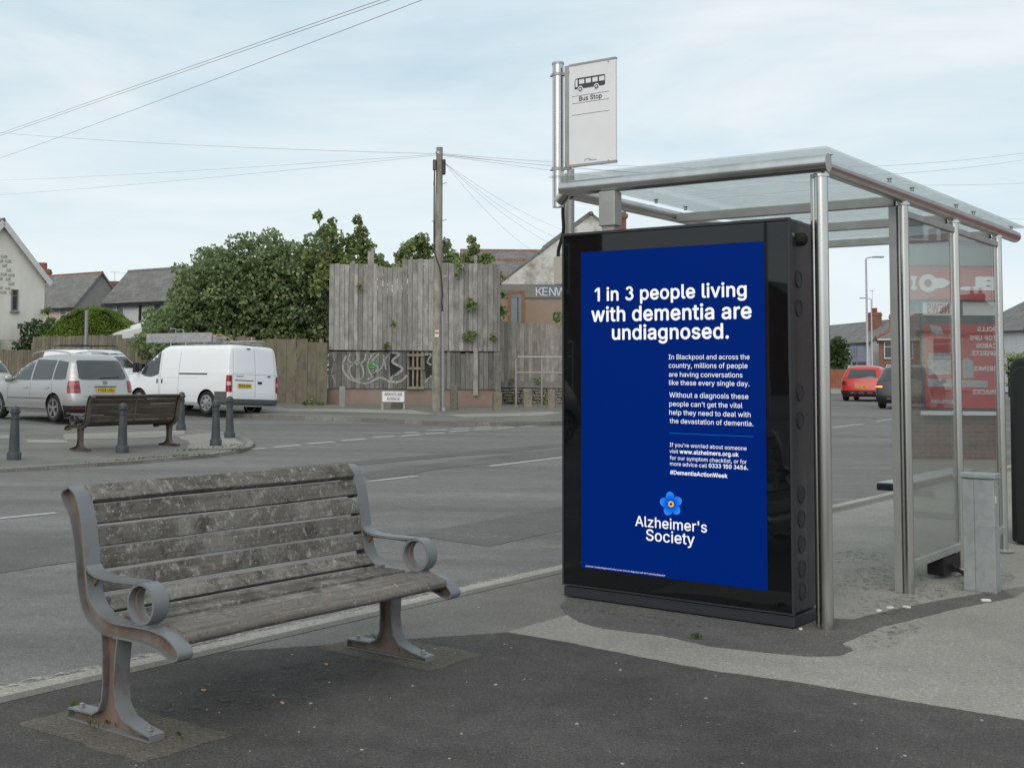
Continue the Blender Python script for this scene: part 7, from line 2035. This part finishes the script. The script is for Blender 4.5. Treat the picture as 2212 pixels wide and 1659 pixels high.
M['leaf3'] = leafmat('dark_shrub_leaf', (.05, .09, .035, 1), (.075, .12, .045, 1), (.12, .165, .07, 1))
M['ivy'] = leafmat('ivy_leaf', (.10, .17, .022, 1), (.15, .235, .03, 1), (.24, .33, .06, 1))
M['bark'] = paint('bark', (.09, .075, .06, 1), .9, dirt=.4)
def tree(name, label, base, clumps, n, size, mat, trunk_r=.16, cat='tree', seed=1, shell=.45, limbs=7, group=None):
    t = thing(name, label, cat, base, 0, group)
    zs_ = [c[2] for c in clumps]
    tr_ = MB(); zt_ = min(max(zs_) * .75, max(zs_)); cx_ = sum(c[0] for c in clumps) / len(clumps)
    tr_.tube([(0, 0, -.2), (.05, 0, zt_ * .3), (cx_ * .4, .05, zt_ * .65), (cx_ * .8, 0, zt_)], [trunk_r, trunk_r * .8, trunk_r * .55, trunk_r * .25], 8)
    tr_.build('trunk', M['bark'], t, smooth=50)
    rg = random.Random(seed)
    lb = MB()
    for c in rg.sample(clumps, min(limbs, len(clumps))):
        f = rg.uniform(.25, .6)
        p = Vector((cx_ * .4 * f, 0, zt_ * f))
        e = Vector((c[0], c[1], c[2] + c[5] * .6)); md = p.lerp(e, .5) + Vector((rg.uniform(-.2, .2), rg.uniform(-.2, .2), .1))
        lb.tube([tuple(p), tuple(md), tuple(e)], [trunk_r * .35, trunk_r * .2, .012], 6)
    lb.build('limbs', M['bark'], t, smooth=50)
    me = leaf_mesh(n, clump_fn(clumps, shell), size, seed=seed)
    o = link('crown', me, mat, t); o['kind'] = 'stuff'
    return t
def px2(x, y, Y):  # helper in metres: picture column/row at depth Y -> X, z on the place's own plane
    return ((x - 812) / 2661 * Y, 1.5 + (796 + (x - 812) * .0084 * 0 - y + (x * .0084)) / 2661 * Y * 1.0 - .0)
def mass(outline, Y, depth, step=.75, r_=.62, jit=.25, seed=3, low=None):
    """clumps filling a crown whose skyline follows outline [(X, ztop)...]"""
    rg = random.Random(seed); out = []
    X0_, X1_ = outline[0][0], outline[-1][0]; x = X0_
    while x <= X1_:
        zt_ = float(np.interp(x, [a for a, b in outline], [b for a, b in outline]))
        z = zt_ - r_ * .7
        lo = low if low is not None else 1.0
        while z > lo:
            for yy in np.arange(-depth / 2, depth / 2 + .01, step * 1.1):
                # rounded towards the viewer at the top
                if z > zt_ - .9 and abs(yy) > depth * .32: continue
                rr = r_ * rg.uniform(.65, 1.15)
                out.append((x + rg.uniform(-jit, jit), yy + rg.uniform(-jit, jit), z + rg.uniform(-jit, jit), rr, rr, rr * .8))
            z -= step
        x += step
    return out
def outl(lst): return [(a, b) for a, b in lst]
YT = 47.0
m1 = [(-8.510, 3.360), (-7.781, 4.075), (-7.390, 4.965), (-7.172, 5.678), (-6.786, 5.894), (-6.083, 6.256), (-5.547, 6.047)]
m2 = [(-5.723, 5.957), (-5.108, 6.318), (-4.758, 6.624), (-4.222, 6.379), (-3.783, 6.775), (-3.390, 6.511)]
m3 = [(-3.601, 6.420), (-3.066, 6.157), (-2.626, 6.428), (-2.183, 6.521), (-1.790, 6.257), (-1.380, 6.082)]
for i, (m_, n_, lab) in enumerate(((m1, 9000, 'broad bushy green tree leftmost behind the panel fence'), (m2, 9500, 'bushy green tree in the middle of the clump above the white van'), (m3, 8500, 'bushy green tree at the left end of the hoarding'))):
    cx_ = (m_[0][0] + m_[-1][0]) / 2; b_ = (cx_, YT, T(YT))
    cl = mass([(a - cx_, z - b_[2]) for a, z in m_], YT, 3.2, step=.62, r_=.50, seed=5 + i, low=1.9)
    tree('leafy_tree', lab, b_, cl, int(n_ * 1.9), .115, M['leaf'], .2, seed=20 + i, shell=.55, group='trees behind the fence')
cx_ = (1.555, 4.685)[0]
cl = mass([(a - cx_, z - T(47.5)) for a, z in ((-1.742, 5.050), (-0.218, 4.847), (1.570, 4.970), (3.360, 4.949), (4.702, 4.889))], 47.5, 1.6, step=.62, r_=.5, seed=9, low=1.0)
tree('leafy_tree', 'dense green thicket filling the plot directly behind the hoarding', (cx_, 47.5, T(47.5)), cl, 7000, .13, M['leaf'], .15, seed=29, group='trees behind the fence')
# taller shoots above the hoarding
def shoots(lab, pts, Y, n, base_x, seed, size=.135, mat=None, low=2.5):
    b_ = (base_x, Y, T(Y)); rg = random.Random(seed)
    cl = [(x - base_x + rg.uniform(-.1, .1), rg.uniform(-.4, .4), z - b_[2] - r_ * .6, r_, r_, r_) for (x, z), r_ in pts]
    return tree('leafy_tree', lab, b_, cl, n, size, mat or M['leaf2'], .10, seed=seed, shell=.25, limbs=len(cl), group='trees behind the fence')
YS_ = 45.0
shoots('light green sapling rising high above the left part of the hoarding', [((-2.049, 7.214), .22), ((-1.874, 6.736), .32), ((-1.549, 6.568), .38), ((-1.323, 6.058), .42), ((-1.660, 5.799), .42), ((-1.063, 5.549), .40), ((-1.909, 5.286), .45), ((-1.313, 5.121), .45), ((-2.038, 4.690), .4), ((-1.724, 6.994), .2), ((-2.391, 5.878), .3), ((-2.675, 5.535), .35)], 45, 1900, (-1.549, 6.568)[0], 31)
shoots('light green sapling with two tops above the hoarding gap', [((-0.602, 7.089), .2), ((-0.514, 6.748), .3), ((-0.732, 6.404), .35), ((-0.306, 6.237), .38), ((-0.897, 5.891), .4), ((-0.386, 5.725), .42), ((-0.012, 5.643), .35), ((-0.637, 5.297), .45), ((-0.127, 5.216), .4), ((-1.106, 6.401), .25), ((0.228, 5.389), .22)], 45, 1700, (-0.529, 6.577)[0], 32)
shoots('green sapling crown left of the telegraph pole', [((0.836, 5.820), .22), ((1.054, 6.112), .3), ((1.308, 6.285), .28), ((1.562, 6.390), .3), ((1.785, 6.084), .36), ((1.363, 5.740), .42), ((0.974, 5.481), .4), ((1.907, 5.574), .42), ((0.721, 5.308), .3), ((0.468, 5.051), .25)], 45, 1700, (1.308, 6.251)[0], 33)
shoots('green sapling crown right of the telegraph pole', [((2.497, 6.261), .25), ((2.635, 5.921), .36), ((2.806, 5.667), .36), ((2.416, 5.578), .4), ((2.926, 5.327), .3), ((2.299, 5.237), .36), ((3.013, 4.936), .25)], 45, 1000, (2.582, 6.262)[0], 34)
shoots('small green sapling at the right end of the hoarding top', [((3.482, 6.406), .18), ((3.551, 6.099), .25), ((3.383, 5.791), .25), ((3.689, 5.657), .3), ((4.062, 5.797), .28), ((4.198, 5.508), .25), ((3.860, 5.284), .35), ((3.520, 5.281), .3)], 45, 1000, (3.772, 6.101)[0], 35)
# shrubs on the left
shoots('loose dark shrub in front of the white gable house', [((-16.029, 3.456), .35), ((-15.610, 3.565), .4), ((-15.805, 2.932), .55), ((-15.176, 3.043), .5), ((-14.871, 3.466), .35), ((-16.113, 2.656), .4), ((-14.748, 2.731), .6), ((-15.373, 2.515), .6)], 56, 1500, (-15.503, 3.461)[0], 36, .14, M['leaf3'])
shoots('thin shrub by the wall of the slate roofed house', [((-15.443, 4.300), .25), ((-15.342, 3.755), .35), ((-15.243, 3.276), .4), ((-15.100, 2.776), .5)], 58, 500, (-15.337, 3.537)[0], 37, .14, M['leaf2'])
shoots('grey green shrub left of the big trees', [((-9.580, 3.988), .3), ((-9.317, 3.559), .5), ((-9.031, 3.914), .4), ((-8.603, 4.055), .5), ((-9.113, 3.072), .6), ((-8.473, 3.371), .7), ((-9.699, 3.067), .3), ((-8.358, 4.547), .6)], 52, 2200, (-9.020, 3.366)[0], 38, .13, M['leaf'])
# ivy mound: a shed roof buried in ivy
iv = thing('ivy_mound', 'bright green ivy covered mound behind the fence at the left', 'ivy', ((-12.538, 3.448)[0], 55, T(55)))
ivp = [((-14.794, 2.706)), ((-14.190, 3.331)), ((-13.684, 3.811)), ((-13.174, 4.126)), ((-12.557, 4.276)), ((-11.935, 4.240)), ((-11.370, 3.914)), ((-10.781, 3.463)), ((-10.530, 3.300))]
X0i = (-12.538, 3.448)[0]
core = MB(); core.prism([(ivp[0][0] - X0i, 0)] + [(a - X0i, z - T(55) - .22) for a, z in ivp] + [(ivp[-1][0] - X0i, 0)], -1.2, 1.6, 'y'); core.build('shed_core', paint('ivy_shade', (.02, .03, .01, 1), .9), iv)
def ivyfn(rg, n):
    xs2 = np.array([a - X0i for a, z in ivp]); zs2 = np.array([z - T(55) for a, z in ivp])
    x = rg.uniform(xs2[0], xs2[-1], n); zt_ = np.interp(x, xs2, zs2); t_ = rg.uniform(0, 1, n)
    front = rg.uniform(0, 1, n) < .75
    z = np.where(front, zt_ - .25 - t_ * (zt_ - .25 - 1.3), zt_ - .1 - rg.uniform(0, .15, n))
    yy = np.where(front, -1.25 - .5 * np.sin(t_ * 2.0) + rg.normal(0, .07, n) + .12 * np.sin(x * 4 + z * 3), rg.uniform(-1.5, 1.5, n))
    z = z + .05 * np.sin(x * 9)
    return np.stack([x, yy, z], 1), np.stack([x * 0, np.where(front, -1., 0.), np.where(front, .4, 1.)], 1)
o = link('ivy_leaves', leaf_mesh(17000, ivyfn, .075, up=.3, seed=41), M['ivy'], iv); o['kind'] = 'stuff'
sr = thing('shed_roof', 'low pale corrugated shed roof below the ivy mound', 'shed', ((-11.382, 2.711)[0], 53.2, T(54)))
q0, q1 = (-10.938, 2.949), (-9.590, 3.299)
MB().add([(0, 0, q0[1] - .35), (q1[0] - q0[0], 0, q1[1] - .35), (q1[0] - q0[0], .9, q1[1] - .05), (0, .9, q0[1] - .1), (0, 0, .0), (q1[0] - q0[0], 0, 0)], [(0, 1, 2, 3), (0, 4, 5, 1)]).build('roof_sheet', M['upvc'], sr)
# trees in the right hand distance, hedge
shoots('small green tree at the left side of the view through the shelter', [((a[0], a[1]), r_) for a, r_ in (((35.294, 4.095), 1.0), ((35.499, 3.490), 1.1), ((35.347, 2.848), 1.1))], 95, 900, (35.388, 3.204)[0], 42, .3, M['leaf3'])
shoots('distant round tree above the roofs beyond the shelter', [((a[0], a[1]), r_) for a, r_ in (((64.128, 6.982), 2.2), ((64.958, 6.989), 2.2))], 170, 700, (64.449, 7.113)[0], 43, .5, M['leaf3'])
def hedgefn(rg, n):
    return np.stack([rg.uniform(0, 9, n), rg.uniform(-.4, .4, n), rg.uniform(.1, 1, n) ** .6 * 1.9 + .1 * rg.normal(size=n)], 1), np.tile([0, -1., .3], (n, 1))
hq = (28.193, 2.551)
he_ = thing('hedge', 'green hedge behind the black cabinet at the right edge', 'hedge', (hq[0], 55, T(55) + .2))
o = link('hedge_leaves', leaf_mesh(5000, hedgefn, .13, seed=44), M['leaf2'], he_); o['kind'] = 'stuff'
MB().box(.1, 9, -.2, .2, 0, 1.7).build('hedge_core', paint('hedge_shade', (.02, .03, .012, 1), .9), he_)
# climbers on the hoarding
def climber(lab, pts, Y, n, size=.11, seed=50, mat=None):
    cx_, cz_ = pts[0][0][0], pts[0][0][1]
    cl = [(x - cx_, rnd.uniform(-.05, .02), z - cz_, r_, .10, r_) for (x, z), r_ in pts]
    me = leaf_mesh(n, clump_fn(cl, .0), size, seed=seed)
    o = link('climbing_plant', me, mat or M['leaf2'], None, loc=(cx_, Y, cz_))
    tag(o, lab, 'plant')
climber('large leafy sprig growing out of the right part of the hoarding', [((3.256, 3.857), .16), ((3.374, 3.779), .2), ((3.178, 3.778), .13), ((3.238, 3.621), .12)], 42.4, 110, .12, 51)
climber('ivy sprig low on the right part of the hoarding', [((3.260, 2.797), .2), ((3.104, 2.678), .14), ((3.378, 2.719), .16), ((3.261, 2.601), .12)], 42.4, 90, .10, 52)
climber('small ivy tuft near the lower right corner of the hoarding', [((4.045, 2.646), .15)], 42.4, 40, .10, 53)
climber('small sprig on the upper left part of the hoarding', [((-0.558, 4.356), .13)], 42.4, 30, .10, 54)
climber('small sprig in the middle of the hoarding', [((0.631, 3.088), .14)], 42.4, 30, .09, 55)
climber('sprig at the join above the graffiti', [((0.382, 2.341), .16)], 42.4, 45, .09, 56)
climber('climber hanging over the top of the hoarding right of the pole', [((2.818, 5.233), .2), ((2.898, 4.996), .16), ((2.781, 4.798), .08)], 42.4, 90, .10, 57)
climber('ivy growing out past the right end of the hoarding', [((4.405, 4.771), .15), ((4.427, 4.173), .14), ((4.448, 3.536), .2), ((4.368, 3.695), .12)], 42.9, 130, .11, 58)
climber('weeds growing at the foot of the panel fence', [((-2.089, 0.425), .2), ((-2.320, 0.362), .18), ((-1.856, 0.365), .15)], 41.3, 90, .1, 59)
climber('weeds at the foot of the telegraph pole', [((2.190, 0.209), .12), ((2.390, 0.197), .14)], 37.9, 70, .08, 60)
climber('leaves behind the plank fence at the kiosk edge', [((6.624, 3.569), .2), ((6.707, 3.403), .25), ((6.582, 3.402), .12)], 45., 60, .12, 61)
climber('weeds growing on the stone wall below the plank fence', [((4.840, 1.133), .15), ((5.772, 1.182), .15), ((4.900, 0.513), .2), ((5.383, 0.517), .2), ((5.987, 0.522), .2)], 43.9, 160, .08, 62)
# the air: a trace of haze is left out, the view is short
